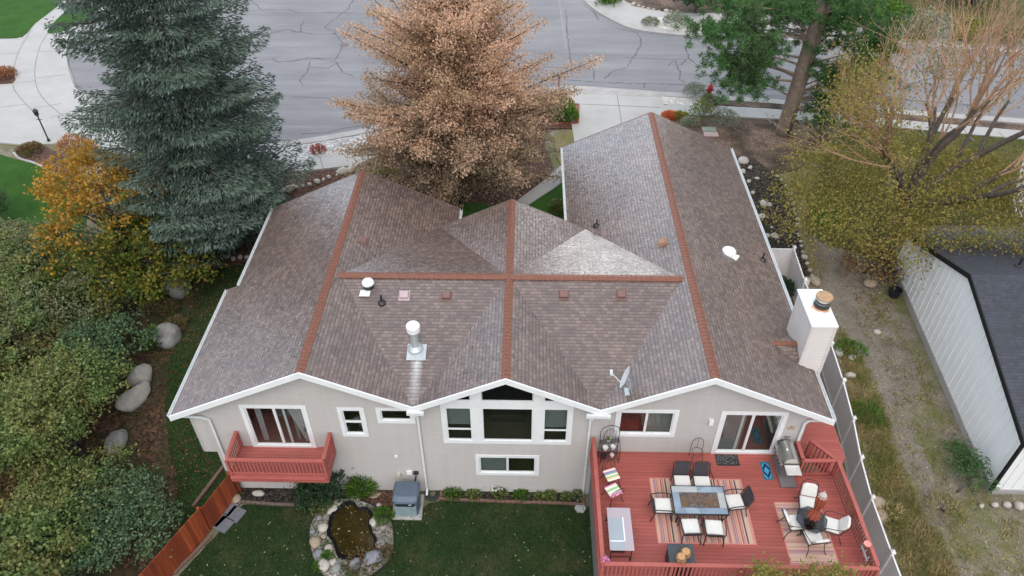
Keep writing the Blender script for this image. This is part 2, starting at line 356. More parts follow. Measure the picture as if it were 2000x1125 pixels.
DRYG = lawn_mat('dry_grass_ground', (0.14, 0.14, 0.055, 1), (0.27, 0.23, 0.105, 1), (0.27, 0.23, 0.14, 1), (0.42, 0.6), 0.6)
OLIVE = lawn_mat('olive_front_lawn', (0.07, 0.085, 0.025, 1), (0.11, 0.115, 0.038, 1), (0.15, 0.125, 0.06, 1), (0.4, 0.62), 0.35)
def asphalt():
    m, nt, b = new_mat('weathered_asphalt'); k = NT(nt); vec = k.coord()
    c = k.ramp(k.noise(vec, 0.12, 5, 0.6), [(0.3, (0.178, 0.18, 0.19, 1)), (0.7, (0.24, 0.236, 0.243, 1))])
    c = k.mix(1.0, c, k.ramp(k.noise(k.coord(sc_=(0.12, 0.9, 1)), 1.0, 5, 0.7), [(0.3, (0.8, 0.8, 0.81)), (0.7, (1.14, 1.14, 1.14))]), 'MULTIPLY')
    c = k.mix(1.0, c, k.ramp(k.noise(vec, 45, 2, 0.8), [(0.3, (0.85,) * 3), (0.7, (1.15,) * 3)]), 'MULTIPLY')
    c = k.mix(k.math('MULTIPLY', k.ramp(k.noise(k.coord(loc=(4, 9, 0)), 0.35, 6, 0.7), [(0.6, (0,) * 3), (0.72, (1,) * 3)]), 0.25), c, (0.16, 0.15, 0.17, 1))
    k.l(c, b.inputs['Base Color']); b.inputs['Roughness'].default_value = 0.85; b.inputs['Specular IOR Level'].default_value = 0.2
    k.l(k.bump(k.noise(vec, 70, 3, 0.8), 0.3, 0.01), b.inputs['Normal']); return m
ASPH = asphalt()
TAR = M('crack_sealant', (0.06, 0.06, 0.068, 1), (0.10, 0.10, 0.11, 1), 3, 0.6)
SEAM = M('pale_seam', (0.27, 0.265, 0.275, 1), None, 1, 0.9)
JOINT = M('dark_joint', (0.22, 0.215, 0.20, 1), None, 1, 0.9)  # flat dark grey of the pavement joints
# ------------------------------------------------------------------ ground
def clip(poly, lo, hi):
    def half(P, f):
        out = []
        for a, b in zip(P, P[1:] + P[:1]):
            fa, fb = f(a), f(b)
            if fa >= 0: out.append(a)
            if (fa >= 0) != (fb >= 0):
                t = fa / (fa - fb); out.append((a[0] + (b[0] - a[0]) * t, a[1] + (b[1] - a[1]) * t))
        return out
    P = half(poly, lambda p: p[1] - lo)
    return half(P, lambda p: hi - p[1]) if len(P) > 2 else []
def gp(pts): return [tuple(G(*p)[:2]) for p in pts]
def sheet(name, pts, h, mat, world=False, smooth=0, kind='structure', wob=0.0):
    P = list(pts) if world else gp(pts)
    if smooth: P = [tuple(p) for p in spline([Vector(p) for p in P], smooth, True)]
    if wob:
        rr = random.Random(len(P) * 7 + int(abs(P[0][0]) * 10)); P2 = []
        for a, b in zip(P, P[1:] + P[:1]):
            n = max(1, int(math.dist(a, b) / 0.35))
            P2 += [(a[0] + (b[0] - a[0]) * i / n + rr.uniform(-wob, wob), a[1] + (b[1] - a[1]) * i / n + rr.uniform(-wob, wob)) for i in range(n)]
        P = P2
    mb = MB()
    for lo, hi in ((-200, 0), (0, 20), (20, 400)):
        Q = clip(P, lo, hi)
        if len(Q) < 3: continue
        mid = (max(lo, -50) + min(hi, 60)) / 2
        f = (lambda x, y: 0.0) if hi == 0 else ((lambda x, y: 2.5) if lo == 20 else (lambda x, y: y * 0.125))
        mb.prism(Q, lambda x, y: f(x, y) - 0.15, lambda x, y: f(x, y) + h)
    return tag(mb.build(name, mat), kind=kind)
def band(name, line, w_, h, mat, world=False, smooth=0, side=0, kind='structure'):
    P = [Vector(p) for p in (line if world else gp(line))]
    if smooth: P = spline(P, smooth)
    L, Rr = [], []
    for i, p in enumerate(P):
        d = (P[min(i + 1, len(P) - 1)] - P[max(i - 1, 0)]).normalized(); n = Vector((-d.y, d.x))
        L.append(tuple(p + n * w_ * (0.5 + side * 0.5))); Rr.append(tuple(p - n * w_ * (0.5 - side * 0.5)))
    mb = MB()
    for i in range(len(P) - 1):
        q = [Rr[i], Rr[i + 1], L[i + 1], L[i]]
        mb.prism(q, lambda x, y: g(y) - 0.15, lambda x, y: g(y) + h)
    return tag(mb.build(name, mat), kind=kind)
mb = MB()
mb.add([(-150, -60, 0), (150, -60, 0), (150, 0, 0), (-150, 0, 0), (150, 20, 2.5), (-150, 20, 2.5), (150, 200, 2.5), (-150, 200, 2.5)], [(0, 1, 2, 3), (3, 2, 4, 5), (5, 4, 6, 7)])
tag(mb.build('ground', SOIL), kind='structure')
ROADLOW = [(206, 217), (262, 250), (360, 285), (470, 290), (575, 277), (690, 258), (800, 232), (900, 208), (1000, 186), (1080, 173), (1130, 171), (1300, 183), (1500, 196), (1700, 213), (2060, 240)]
ROADUP = [(2060, 112), (1780, 90), (1600, 84), (1430, 76), (1320, 70), (1235, 58), (1180, 33), (1150, 12), (1128, -12)]
RL = gp(ROADLOW); RU = gp(ROADUP)
LEFTR = gp([(440, -30), (330, 0), (230, 25), (160, 60), (131, 90), (130, 114), (149, 174)])
sheet('street', [tuple(p) for p in spline([Vector(p) for p in RL], 4)] + [tuple(p) for p in spline([Vector(p) for p in RU], 4)] + gp([(1060, -60), (560, -60)]) + LEFTR, 0.015, ASPH, world=True)
band('street_kerb', RL[:12], 0.62, 0.13, CONC2, True, 4, side=-1)
band('street_kerb', RL[11:], 0.62, 0.13, CONC2, True, 4, side=-1)
band('far_kerb', RU, 0.75, 0.13, CONC2, True, 4, side=-1)
# left: concrete driveway and pavement round the turning circle
sheet('driveway', [(-120, 70), (45, 75), (131, -30), (330, -30), (230, 25), (160, 60), (131, 90), (130, 114), (149, 174), (206, 217), (262, 250), (330, 275), (330, 300), (250, 300), (120, 282), (60, 286), (-60, 275)], 0.10, CONC)
band('pavement_joint', [(165, -20), (95, 66), (74, 110), (70, 160), (90, 200), (150, 246), (210, 280)], 0.05, 0.104, JOINT, smooth=4)
band('pavement_joint', [(62, 60), (35, 110), (26, 165), (42, 195), (78, 232)], 0.05, 0.104, JOINT, smooth=4)
band('pavement_joint', [(135, 84), (131, 112), (150, 175), (206, 216)], 0.06, 0.104, JOINT, smooth=4)
for a, b in (((0, 108), (36, 106)), ((72, 155), (130, 148)), ((26, 165), (70, 160)), ((78, 103), (130, 102)), ((60, 215), (120, 205)), ((0, 212), (55, 206)), ((100, 232), (160, 215))):
    band('pavement_joint', [a, b], 0.04, 0.105, JOINT)
sheet('lawn', [(-90, -40), (131, -40), (125, 0), (100, 25), (70, 48), (45, 74), (0, 78), (-90, 80)], 0.13, LAWN, smooth=3)
sheet('lawn', [(160, 2), (182, 8), (190, 30), (160, 48), (122, 64), (94, 67), (105, 48), (130, 24)], 0.13, LAWN, smooth=3)
sheet('flower_bed', [(-40, 135), (30, 137), (30, 160), (24, 166), (-40, 168)], 0.13, MULCHR, wob=0.05)
sheet('lawn', [(-60, 300), (30, 312), (70, 322), (120, 350), (170, 420), (140, 470), (60, 470), (-60, 480)], 0.05, LAWN, smooth=3)
sheet('planting_bed', [(28, 292), (60, 284), (95, 290), (150, 330), (140, 345), (72, 322), (36, 308)], 0.07, MULCHR, smooth=3)
band('bed_edging', [(28, 300), (40, 312), (72, 322), (120, 348)], 0.12, 0.12, CONC, smooth=4)
# front strip along the turning circle
sheet('gravel_strip', [(470, 302), (575, 288), (690, 269), (800, 244), (900, 219), (1000, 196), (1082, 184), (1112, 190), (1124, 197), (1080, 196), (1000, 213), (900, 238), (800, 268), (700, 294), (600, 312), (548, 318), (470, 326)], 0.11, GRAVEL, wob=0.02)
sheet('pavement', [(470, 326), (548, 318), (600, 312), (700, 294), (800, 268), (900, 238), (1000, 213), (1080, 197), (1130, 197), (1130, 207), (1080, 207), (1000, 226), (900, 256), (800, 288), (740, 307), (700, 324), (620, 334), (548, 338), (470, 345)], 0.12, CONC)
for a, b in (((625, 309), (632, 332)), ((578, 315), (582, 337)), ((690, 297), (696, 323))): band('pavement_joint', [a, b], 0.05, 0.126, JOINT)
sheet('planting_bed', [(440, 350), (548, 341), (640, 334), (700, 327), (760, 306), (900, 262), (1000, 232), (1060, 215), (1060, 270), (1080, 330), (1000, 420), (880, 440), (700, 430), (560, 420), (540, 470), (470, 520), (380, 505), (360, 450)], 0.06, MULCHR, wob=0.04)
sheet('planting_bed', [(1040, 205), (1130, 206), (1129, 244), (1122, 252), (1060, 254)], 0.10, MULCHR)
sheet('lawn', [(1130, 255), (1130, 290), (1100, 330), (1092, 318), (1078, 268)], 0.085, DRYG)
sheet('lawn', [(1010, 420), (1060, 384), (1110, 345), (1120, 440), (1040, 450), (890, 450), (905, 400), (950, 400)], 0.10, LAWN)
sheet('front_path', [(1122, 300), (1100, 322), (1070, 350), (1010, 395), (1030, 404), (1080, 372), (1125, 340)], 0.12, CONC)
# driveway to the garage
sheet('driveway', [(1106, 182), (1290, 192), (1310, 240), (1260, 330), (1130, 330)], 0.115, CONC)
sheet('driveway', [(1106, 174), (1296, 185), (1290, 193), (1106, 183)], 0.125, CONC2)
band('pavement_joint', [(1203, 176), (1214, 245)], 0.05, 0.122, JOINT)
band('pavement_joint', [(1130, 206), (1290, 213)], 0.05, 0.122, JOINT)
# right: strip, pavement, beds, front lawn of the neighbour
sheet('stone_strip', [(1290, 190), (1330, 186), (1392, 190), (1396, 206), (1340, 209), (1296, 206)], 0.10, PEBBLE, wob=0.02)
sheet('mulch_strip', [(1392, 192), (1500, 200), (1700, 220), (2060, 252), (2060, 264), (1700, 230), (1500, 213), (1396, 207)], 0.095, MULCHB, wob=0.03)
sheet('pavement', [(1290, 208), (1396, 209), (1500, 215), (1700, 232), (2060, 264), (2060, 280), (1700, 247), (1600, 239), (1500, 234), (1400, 229), (1290, 224)], 0.12, CONC)
for x in (1340, 1430, 1500, 1560, 1640, 1720, 1800, 1890, 1960):
    p = G(x, 225 + max(0, (x - 1400)) * 0.085); band('pavement_joint', [(p.x, p.y - 0.75), (p.x, p.y + 0.75)], 0.05, 0.125, JOINT, True)
sheet('mulch_bed', [(1270, 226), (1400, 231), (1500, 236), (1640, 244), (1625, 268), (1590, 300), (1560, 332), (1520, 342), (1480, 330), (1440, 318), (1400, 330), (1300, 330)], 0.06, MULCHB, wob=0.05)
sheet('black_mulch_bed', [(1425, 305), (1470, 310), (1510, 340), (1535, 365), (1552, 400), (1557, 440), (1562, 480), (1575, 520), (1590, 552), (1560, 560), (1500, 500), (1450, 420)], 0.075, MULCHK, wob=0.04)
sheet('lawn', [(1642, 246), (1800, 252), (1990, 266), (2060, 280), (2060, 430), (1960, 440), (1800, 440), (1760, 470), (1700, 500), (1620, 480), (1576, 455), (1568, 420), (1570, 385), (1590, 335), (1620, 285)], 0.05, OLIVE, wob=0.08)
sheet('lawn', [(1592, 380), (1618, 372), (1640, 390), (1650, 430), (1630, 450), (1585, 440)], 0.06, LAWN, wob=0.12)
sheet('dry_lawn', [(1512, 342), (1560, 334), (1600, 302), (1596, 340), (1576, 390), (1570, 455), (1600, 520), (1580, 530), (1564, 470), (1556, 410), (1540, 365)], 0.055, DRYG, wob=0.06)
sheet('neighbour_drive', [(2010, 270), (2080, 270), (2080, 430), (1985, 425), (1975, 400), (1990, 340)], 0.09, CONC)
sheet('dirt_path', [(1580, 480), (1640, 470), (1690, 505), (1715, 560), (1700, 590), (1735, 640), (1790, 700), (1800, 760), (1770, 790), (1790, 860), (1850, 960), (1850, 1010), (1800, 960), (1745, 880), (1735, 800), (1700, 730), (1660, 670), (1630, 620), (1610, 570)], 0.012, DIRT, wob=0.14)
sheet('dry_grass_strip', [(1640, 640), (1665, 680), (1700, 740), (1730, 830), (1745, 900), (1780, 980), (1830, 1060), (1900, 1180), (1790, 1180), (1760, 1110), (1715, 990), (1690, 900), (1665, 800), (1645, 720)], 0.02, DRYG, wob=0.12)
# left side and back garden
sheet('leaf_litter', [(-200, 440), (120, 440), (260, 500), (380, 500), (410, 560), (385, 640), (360, 700), (345, 800), (345, 880), (360, 980), (410, 1000), (250, 1180), (-200, 1300)], 0.01, LITTER, wob=0.1)
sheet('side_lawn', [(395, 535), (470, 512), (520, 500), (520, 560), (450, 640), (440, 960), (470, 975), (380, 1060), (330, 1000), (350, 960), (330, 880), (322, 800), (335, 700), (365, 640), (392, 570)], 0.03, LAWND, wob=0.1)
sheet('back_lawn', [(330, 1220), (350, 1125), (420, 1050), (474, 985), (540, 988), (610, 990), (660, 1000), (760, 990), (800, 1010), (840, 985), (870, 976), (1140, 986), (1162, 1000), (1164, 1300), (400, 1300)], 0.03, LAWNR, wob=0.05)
sheet('soil_bed', [(470, 950), (610, 950), (612, 990), (470, 984)], 0.045, MULCHK)
sheet('mulch_bed', [(600, 945), (770, 950), (770, 1010), (690, 1000), (600, 990)], 0.046, MULCHR, wob=0.03)
sheet('soil_bed', [(860, 955), (1140, 958), (1142, 984), (862, 976)], 0.045, MULCHK)
# far side of the street
sheet('far_verge', [tuple(p) for p in spline([Vector(p) for p in gp([(1128, -12), (1150, 8), (1185, 28), (1240, 52), (1320, 64), (1430, 70), (1600, 78), (1780, 84), (2060, 106)])], 4)] + gp([(2060, -60), (1128, -60)]), 0.09, CONC, world=True)
sheet('far_bed', [(1215, 0), (1240, 14), (1290, 24), (1330, 27), (1420, 28), (1420, -60), (1200, -60)], 0.13, MULCHB, wob=0.05)
sheet('far_bed', [(1252, 45), (1275, 36), (1320, 38), (1370, 46), (1370, 64), (1300, 60)], 0.13, PEBBLE, wob=0.05)
sheet('lawn', [(1370, 47), (1450, 48), (1450, 66), (1370, 63)], 0.135, LAWN)
sheet('far_lawn', [(1430, 26), (1780, 44), (2060, 60), (2060, -60), (1430, -60)], 0.13, OLIVE)
sheet('lawn', [(1760, 62), (1810, 60), (1820, 80), (1770, 78)], 0.13, LAWN, wob=0.1)
# tar sealed cracks of the street, traced one by one
CR = [[(468, 12), (495, 0)], [(490, 0), (512, 20), (560, 19), (586, 25), (650, 25), (700, 24)], [(690, 0), (680, 18), (650, 40), (633, 55), (655, 62), (652, 67)], [(594, 40), (586, 52), (588, 65), (570, 62)],
      [(470, 60), (520, 66), (560, 58), (620, 68), (660, 66), (700, 75)], [(655, 67), (670, 85), (660, 110), (650, 120), (620, 115), (580, 118), (545, 122), (530, 115)], [(655, 120), (670, 140), (690, 150)],
      [(605, 120), (600, 140), (586, 158), (592, 166)], [(570, 189), (640, 192), (665, 205), (688, 228)], [(560, 122), (600, 113), (650, 114)], [(605, 132), (640, 134), (662, 122)],
      [(590, 262), (640, 258), (720, 243)], [(480, 120), (530, 117), (545, 112)],
      [(1105, 20), (1108, 60), (1112, 105), (1118, 150)], [(1140, 8), (1160, 25), (1170, 40)], [(1205, 55), (1245, 65), (1253, 85), (1235, 115), (1225, 132), (1195, 140), (1180, 155)],
      [(1060, 132), (1100, 132), (1150, 118)], [(1150, 120), (1160, 140), (1160, 155)], [(1350, 75), (1340, 95), (1345, 115), (1370, 132), (1400, 128)], [(1306, 128), (1318, 116), (1322, 130), (1330, 145), (1326, 155), (1338, 162)],
      [(1330, 128), (1340, 115)], [(1220, 112), (1290, 116), (1340, 116)], [(1060, 155), (1118, 157), (1200, 162), (1300, 164), (1420, 170), (1560, 178), (1700, 190), (1900, 206)], [(1258, 162), (1259, 172)],
      [(1488, 160), (1492, 178)], [(1600, 120), (1680, 126)], [(1440, 110), (1520, 116), (1600, 112)], [(760, 20), (800, 60), (840, 90)], [(1760, 170), (1830, 150), (1900, 160)]]
mb = MB(); rr = random.Random(5)
for ln in CR:
    P = [Vector(p) for p in gp(ln)]; Q = [P[0]]
    for a, b in zip(P, P[1:]):
        n = max(2, int((b - a).length / 0.35))
        Q += [a + (b - a) * i / n + Vector((rr.uniform(-.07, .07), rr.uniform(-.07, .07))) for i in range(1, n + 1)]
    wd = 0.046 if ln[0] != (1060, 155) else 0.055
    L = []
    for i, p in enumerate(Q):
        d = (Q[min(i + 1, len(Q) - 1)] - Q[max(i - 1, 0)]).normalized(); n_ = Vector((-d.y, d.x)) * wd * rr.uniform(0.5, 1.6)
        L.append((p + n_, p - n_))
    for (a, b), (c, d) in zip(L, L[1:]):
        mb.quad((*b, 2.519), (*d, 2.519), (*c, 2.519), (*a, 2.519))
tag(mb.build('street_crack_sealant', TAR), kind='structure')
band('street_seam', [(1092, 0), (1098, 40), (1105, 95)], 0.14, 0.018, SEAM, smooth=3)
c = G(1075, 40)
mbm = MB(); mbm.lathe([(0.0, 0), (0.36, 0), (0.36, 0.008), (0, 0.008)], (0, 0, 0), 20, cap=False)
p = G(672, 88); tag(mbm.build('manhole_cover', M('iron_cover', (0.16, 0.12, 0.11, 1), None, 9, 0.7), loc=(p.x, p.y, 2.519)), 'round brown iron manhole cover set in the cracked asphalt', 'manhole cover')
# ------------------------------------------------------------------ the house
house = thing('house', 'greige sided bungalow with brown shingle roof of three gables', 'house', (0, 0, 0))
XL, SL, ZL = -7.0, 0.467, 7.62       # left gable: ridge x, slope, ridge height
XM, SM, ZM = 0.13, 0.475, 7.45       # middle gable
XR, SR, ZR = 7.33, 0.467, 7.60       # right gable
YB, YC, YFM, YFL, YFR = -0.45, 5.0, 10.4, 12.4, 18.4
V1x = (ZM - SM * XM - (ZL + SL * XL)) / -(SM + SL); V1z = ZL - SL * (V1x - XL)
V2x = (ZM + SM * XM - (ZR - SR * XR)) / (SM + SR); V2z = ZR - SR * (XR - V2x)
CLx = XL + (ZL - ZM) / SL; CRx = XR - (ZR - ZM) / SR
zl = lambda x: ZL - SL * abs(x - XL)
zm = lambda x: ZM - SM * abs(x - XM)
zr_ = lambda x: ZR - SR * abs(x - XR)
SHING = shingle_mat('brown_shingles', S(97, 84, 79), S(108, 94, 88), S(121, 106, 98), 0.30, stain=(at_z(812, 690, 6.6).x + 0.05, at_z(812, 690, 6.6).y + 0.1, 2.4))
CAPM = M('ridge_cap_shingle', S(130, 87, 71), S(110, 73, 60), 9, 0.6, 0.4, 50)
def roof_mesh(name, polys, mat, parent, thick=0.12):
    me = bpy.data.meshes.new(name); vs, fs, uvs = [], [], []
    for P in polys:
        P = [Vector(p) for p in P]
        n = Vector((0, 0, 0))
        for a, b in zip(P, P[1:] + P[:1]): n += a.cross(b)
        n.normalize()
        if n.z < 0: P = P[::-1]; n = -n
        u = Vector((0, 0, 1)).cross(n).normalized(); v = n.cross(u)
        o = len(vs); k = len(P)
        vs += P + [p - Vector((0, 0, thick)) for p in P]
        fs.append(tuple(range(o, o + k))); uvs += [(p.dot(u), p.dot(v)) for p in P]
        fs.append(tuple(range(o + 2 * k - 1, o + k - 1, -1))); uvs += [(0.05, 0.05)] * k
        for i in range(k):
            j = (i + 1) % k; fs.append((o + i, o + k + i, o + k + j, o + j)); uvs += [(P[i].dot(u), P[i].dot(v))] * 4
    me.from_pydata([tuple(p) for p in vs], [], fs); l = me.uv_layers.new(name='UVMap')
    l.data.foreach_set('uv', [c for q in uvs for c in q]); me.materials.append(mat); me.update()
    o = bpy.data.objects.new(name, me); col.objects.link(o); o.parent = parent; return o
A = lambda x, y, z: (x, y, z)
C0 = (XM, YC, ZM); CL = (CLx, YC, ZM); CR_ = (CRx, YC, ZM)
B1 = (V1x, YB, V1z); B2 = (V2x, YB, V2z); F1 = (V1x, YFM, V1z); F2 = (V2x, YFM, V2z)
ex = lambda f, x, y: (x, y, f(x))
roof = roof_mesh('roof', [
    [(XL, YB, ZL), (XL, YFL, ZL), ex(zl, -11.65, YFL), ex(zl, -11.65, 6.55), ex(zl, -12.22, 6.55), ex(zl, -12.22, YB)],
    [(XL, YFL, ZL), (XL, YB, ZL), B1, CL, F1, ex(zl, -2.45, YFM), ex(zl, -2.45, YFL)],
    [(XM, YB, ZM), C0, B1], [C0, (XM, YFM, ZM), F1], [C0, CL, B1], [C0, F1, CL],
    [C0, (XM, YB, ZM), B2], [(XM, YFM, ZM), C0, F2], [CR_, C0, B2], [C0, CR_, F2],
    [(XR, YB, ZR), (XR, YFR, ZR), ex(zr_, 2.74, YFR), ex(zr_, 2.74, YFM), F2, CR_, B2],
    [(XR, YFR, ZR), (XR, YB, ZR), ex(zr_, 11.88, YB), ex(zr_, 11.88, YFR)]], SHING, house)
def ridge(a, b, s1, s2, wd=0.165):        # overlapping cap shingles along a ridge
    a = Vector(a); b = Vector(b); d = (b - a).normalized(); r = d.cross(Vector((0, 0, 1))); L = (b - a).length
    n = int(L / 0.19); mb = MB()
    for i in range(n):
        p = a + d * (L * i / n); q = a + d * min(L, L * (i + 1) / n + 0.03); lo, hi = 0.018, 0.034
        for s, sl_ in ((1, s1), (-1, s2)):
            o = r * s * wd; dz = Vector((0, 0, -sl_ * wd))
            v = [p + Vector((0, 0, hi)), q + Vector((0, 0, lo)), q + o + dz + Vector((0, 0, lo)), p + o + dz + Vector((0, 0, hi))]
            mb.add(v + [v[0] - Vector((0, 0, .03)), v[3] - Vector((0, 0, .03))], [(0, 1, 2, 3) if s < 0 else (3, 2, 1, 0), (0, 3, 5, 4)])
            mb.quad(v[3], v[2], v[2] - Vector((0, 0, 0.03)), v[3] - Vector((0, 0, .03)))
    return mb.build('ridge_cap', CAPM, roof)
kc = (ZM - V1z) / (YC - YB)
ridge((XL, YB, ZL + .01), (XL, YFL, ZL + .01), SL, SL); ridge((XR, YB, ZR + .01), (XR, YFR, ZR + .01), SR, SR)
ridge((XM, YB, ZM + .01), (XM, YFM, ZM + .01), SM, SM)
ridge((CLx - .1, YC, ZM + .03), (CRx + .1, YC, ZM + .03), kc, kc, 0.175)
def board(pts, h=0.22, t=0.06, name='rake_board', drop=0.02, mat=None):
    mb = MB()
    for a, b in zip(pts, pts[1:]):
        a = Vector(a); b = Vector(b); d = (b - a)
        hz = Vector((d.x, d.y, 0)).normalized(); n = Vector((-hz.y, hz.x, 0)) * t / 2
        top = Vector((0, 0, 0.035 if name == 'rake_board' else 0.004)); bot = Vector((0, 0, -h))
        vs = [a - n + bot, b - n + bot, b + n + bot, a + n + bot, a - n + top, b - n + top, b + n + top, a + n + top]
        mb.add(vs, [(3, 2, 1, 0), (4, 5, 6, 7), (0, 1, 5, 4), (1, 2, 6, 5), (2, 3, 7, 6), (3, 0, 4, 7)])
    return mb.build(name, mat or WHITE, house)
e = YB - 0.032
board([ex(zl, -12.25, e), (XL, e, ZL), (V1x, e, V1z)])
board([(V1x, e - .004, V1z), (XM, e - .004, ZM), (V2x, e - .004, V2z)])
board([(V2x, e, V2z), (XR, e, ZR), ex(zr_, 11.95, e)])
for P in ([ex(zl, -11.68, YFL + .03), (XL, YFL + .03, ZL), ex(zl, -2.45, YFL + .03)], [ex(zr_, 2.74, YFR + .03), (XR, YFR + .03, ZR), ex(zr_, 11.9, YFR + .03)], [(V1x, YFM + .03, V1z), (XM, YFM + .03, ZM), (V2x, YFM + .03, V2z)], [ex(zl, -12.25, 6.58), ex(zl, -11.7, 6.58)]):
    board(P, mat=M('brown_drip_edge', S(112, 98, 92), None, 4, .6), name='drip_edge', h=.16)
# soffits: a pale underside below the overhangs
mb = MB()
for xa, xb, f in ((-12.2, XL, zl), (XL, V1x, zl), (V1x, XM, zm), (XM, V2x, zm), (V2x, XR, zr_), (XR, 11.86, zr_)):
    mb.quad((xa, YB + .01, f(xa) - .15), (xb, YB + .01, f(xb) - .15), (xb, 0.0, f(xb) - .15), (xa, 0.0, f(xa) - .15))
mb.build('soffit', WHITE, house)
def gutter(a, b, side):
    a = Vector(a); b = Vector(b); d = (b - a).normalized(); n = Vector((d.y, -d.x, 0)) * side; mb = MB()
    up = Vector((0, 0, 1))
    prof = [(0, 0.02), (0.0, -.11), (0.09, -.11), (0.125, 0.02), (0.112, 0.02), (0.08, -.09), (0.012, -.09), (0.012, 0.02)]
    vs = [p + n * x + up * z for p in (a, b) for x, z in prof]; k = len(prof)
    mb.add(vs, [(i, (i + 1) % k, k + (i + 1) % k, k + i) for i in range(k)] + [tuple(range(k)), tuple(range(2 * k - 1, k - 1, -1))])
    return mb.build('gutter', GUTTER, house)
gutter(ex(zl, -12.22, YB), ex(zl, -12.22, 6.6), -1); gutter(ex(zl, -11.65, 6.6), ex(zl, -11.65, YFL), -1)
gutter(ex(zl, -2.45, YFM), ex(zl, -2.45, YFL), 1); gutter(ex(zr_, 2.74, 9.5), ex(zr_, 2.74, YFR), -1)
gutter(ex(zr_, 11.88, YB), ex(zr_, 11.88, YFR), 1)
# --- walls: real lap siding with the openings cut out of it
def lap_wall(ox, ud, nd, u0, u1, z0, top, holes, mb, step=0.15, kinks=()):
    # a wall in the vertical plane through ox along ud, facing nd; top(u) is the upper edge
    P = lambda u, z, o: (ox[0] + ud[0] * u + nd[0] * o, ox[1] + ud[1] * u + nd[1] * o, z)
    us = sorted(set([u0, u1] + list(kinks) + [h[0] for h in holes] + [h[1] for h in holes])); us = [u for u in us if u0 <= u <= u1]
    # extra kinks keep the sloping edge neat
    for a, b in zip(us, us[1:]):
        k = 0; z = z0
        while z < max(top(a), top(b)):
            zt = z + step; segs = [(z, zt)]
            for h in holes:
                if h[0] <= a + 1e-6 and h[1] >= b - 1e-6:
                    n_ = []
                    for s, t in segs:
                        if t <= h[2] or s >= h[3]: n_.append((s, t))
                        else:
                            if s < h[2]: n_.append((s, h[2]))
                            if t > h[3]: n_.append((h[3], t))
                    segs = n_
            for s, t in segs:
                off = lambda q: 0.038 * (1 - (q - z) / step) + 0.002
                ta, tb = top(a), top(b)
                if ta >= t and tb >= t: mb.quad(P(a, s, off(s)), P(b, s, off(s)), P(b, t, off(t)), P(a, t, off(t)))
                else:                                                   # clip below the slope
                    poly = [(a, s), (b, s), (b, t), (a, t)]; out = []
                    fn = lambda p: (ta + (tb - ta) * (p[0] - a) / (b - a)) - p[1]
                    for p, q in zip(poly, poly[1:] + poly[:1]):
                        fp, fq = fn(p), fn(q)
                        if fp >= 0: out.append(p)
                        if (fp >= 0) != (fq >= 0): w_ = fp / (fp - fq); out.append((p[0] + (q[0] - p[0]) * w_, p[1] + (q[1] - p[1]) * w_))
                    if len(out) > 2: mb.add([P(u, q, off(q)) for u, q in out], [tuple(range(len(out)))])
                if abs(s - z) < 1e-6 and max(ta, tb) > s:
                    a0, b0 = a, b
                    if ta < s: a = a0 + (b0 - a0) * (s - ta) / (tb - ta)
                    if tb < s: b = a0 + (b0 - a0) * (s - ta) / (tb - ta)
                    mb.quad(P(a, s, 0), P(b, s, 0), P(b, s, 0.040), P(a, s, 0.040)); a, b = a0, b0
            z = zt
def rect(l, r, t, b, Y=0.0, lb=None):    # opening from picture rows/columns of the bottom edge
    p = at_y(l, b, Y); q = at_y(r, b, Y); u = at_y((l + r) / 2, t, Y); return [p.x, q.x, (p.z + q.z) / 2, u.z]
D1 = rect(501, 612, 799, 868); W1 = rect(676, 715, 799, 847); W2 = rect(744, 806, 799, 821); WB = rect(936, 1047, 891, 923)
W3 = rect(1204, 1311, 803, 847); D2 = rect(1394, 1506, 810, 883)
BIG = rect(875, 1112, 790, 864)
ZF = (D1[2] + D2[2]) / 2 - 0.03          # main floor level
for r in (D1, D2): r[2] = ZF + 0.03; r[3] = ZF + 2.32
Lw = (BIG[1] - BIG[0])
cxm = (BIG[0] + BIG[1]) / 2
BZ0 = BIG[2] + 0.16; BZ1 = at_y(990, 797, 0).z
bw = Lw
def px_x(px, z):                          # x on the back wall of a picture column, at height z
    lo = at_y(px, 800, 0); hi = at_y(px, 900, 0); t = (z - lo.z) / (hi.z - lo.z); return lo.x + (hi.x - lo.x) * t
zmid = (BZ0 + BZ1) / 2
BW = [px_x(873, zmid), px_x(921, zmid), px_x(943, zmid), px_x(1040, zmid), px_x(1062, zmid), px_x(1108, zmid)]
ZT0 = at_y(990, 781, 0).z; 
holes = [D1, D2, W1, W2, WB, W3, [BW[0], BW[1], BZ0, BZ1], [BW[2], BW[3], BZ0, BZ1], [BW[4], BW[5], BZ0, BZ1]]
def topf(x): return min(zl(x) if x < V1x else (zm(x) if x < V2x else zr_(x)), 99) - 0.14
mb = MB(); XW0, XW1 = -11.3, 11.2
lap_wall((0, 0), (1, 0), (0, -1), XW0, XW1, -0.05, topf, holes, mb, kinks=(XL, V1x, XM, V2x, XR))
zbo = 2.52
lap_wall((0, 0), (1, 0), (0, -1), -11.78, XW0, zbo, topf, [], mb)
lap_wall((-11.78, 6.4), (0, -1), (-1, 0), 0, 6.4, zbo, lambda u: 5.25, [], mb)
lap_wall((XW0, 12.0), (0, -1), (-1, 0), 0, 12.0, 0, lambda u: 5.6, [], mb)
lap_wall((XW1, 0), (0, 1), (1, 0), 0, 18.0, 0, lambda u: 5.6, [], mb)
mb.quad((-11.78, 0, zbo), (-11.3, 0, zbo), (-11.3, 6.4, zbo), (-11.78, 6.4, zbo)); mb.quad((-11.78, 6.4, zbo), (-11.3, 6.4, zbo), (-11.3, 6.4, 5.4), (-11.78, 6.4, 5.4))
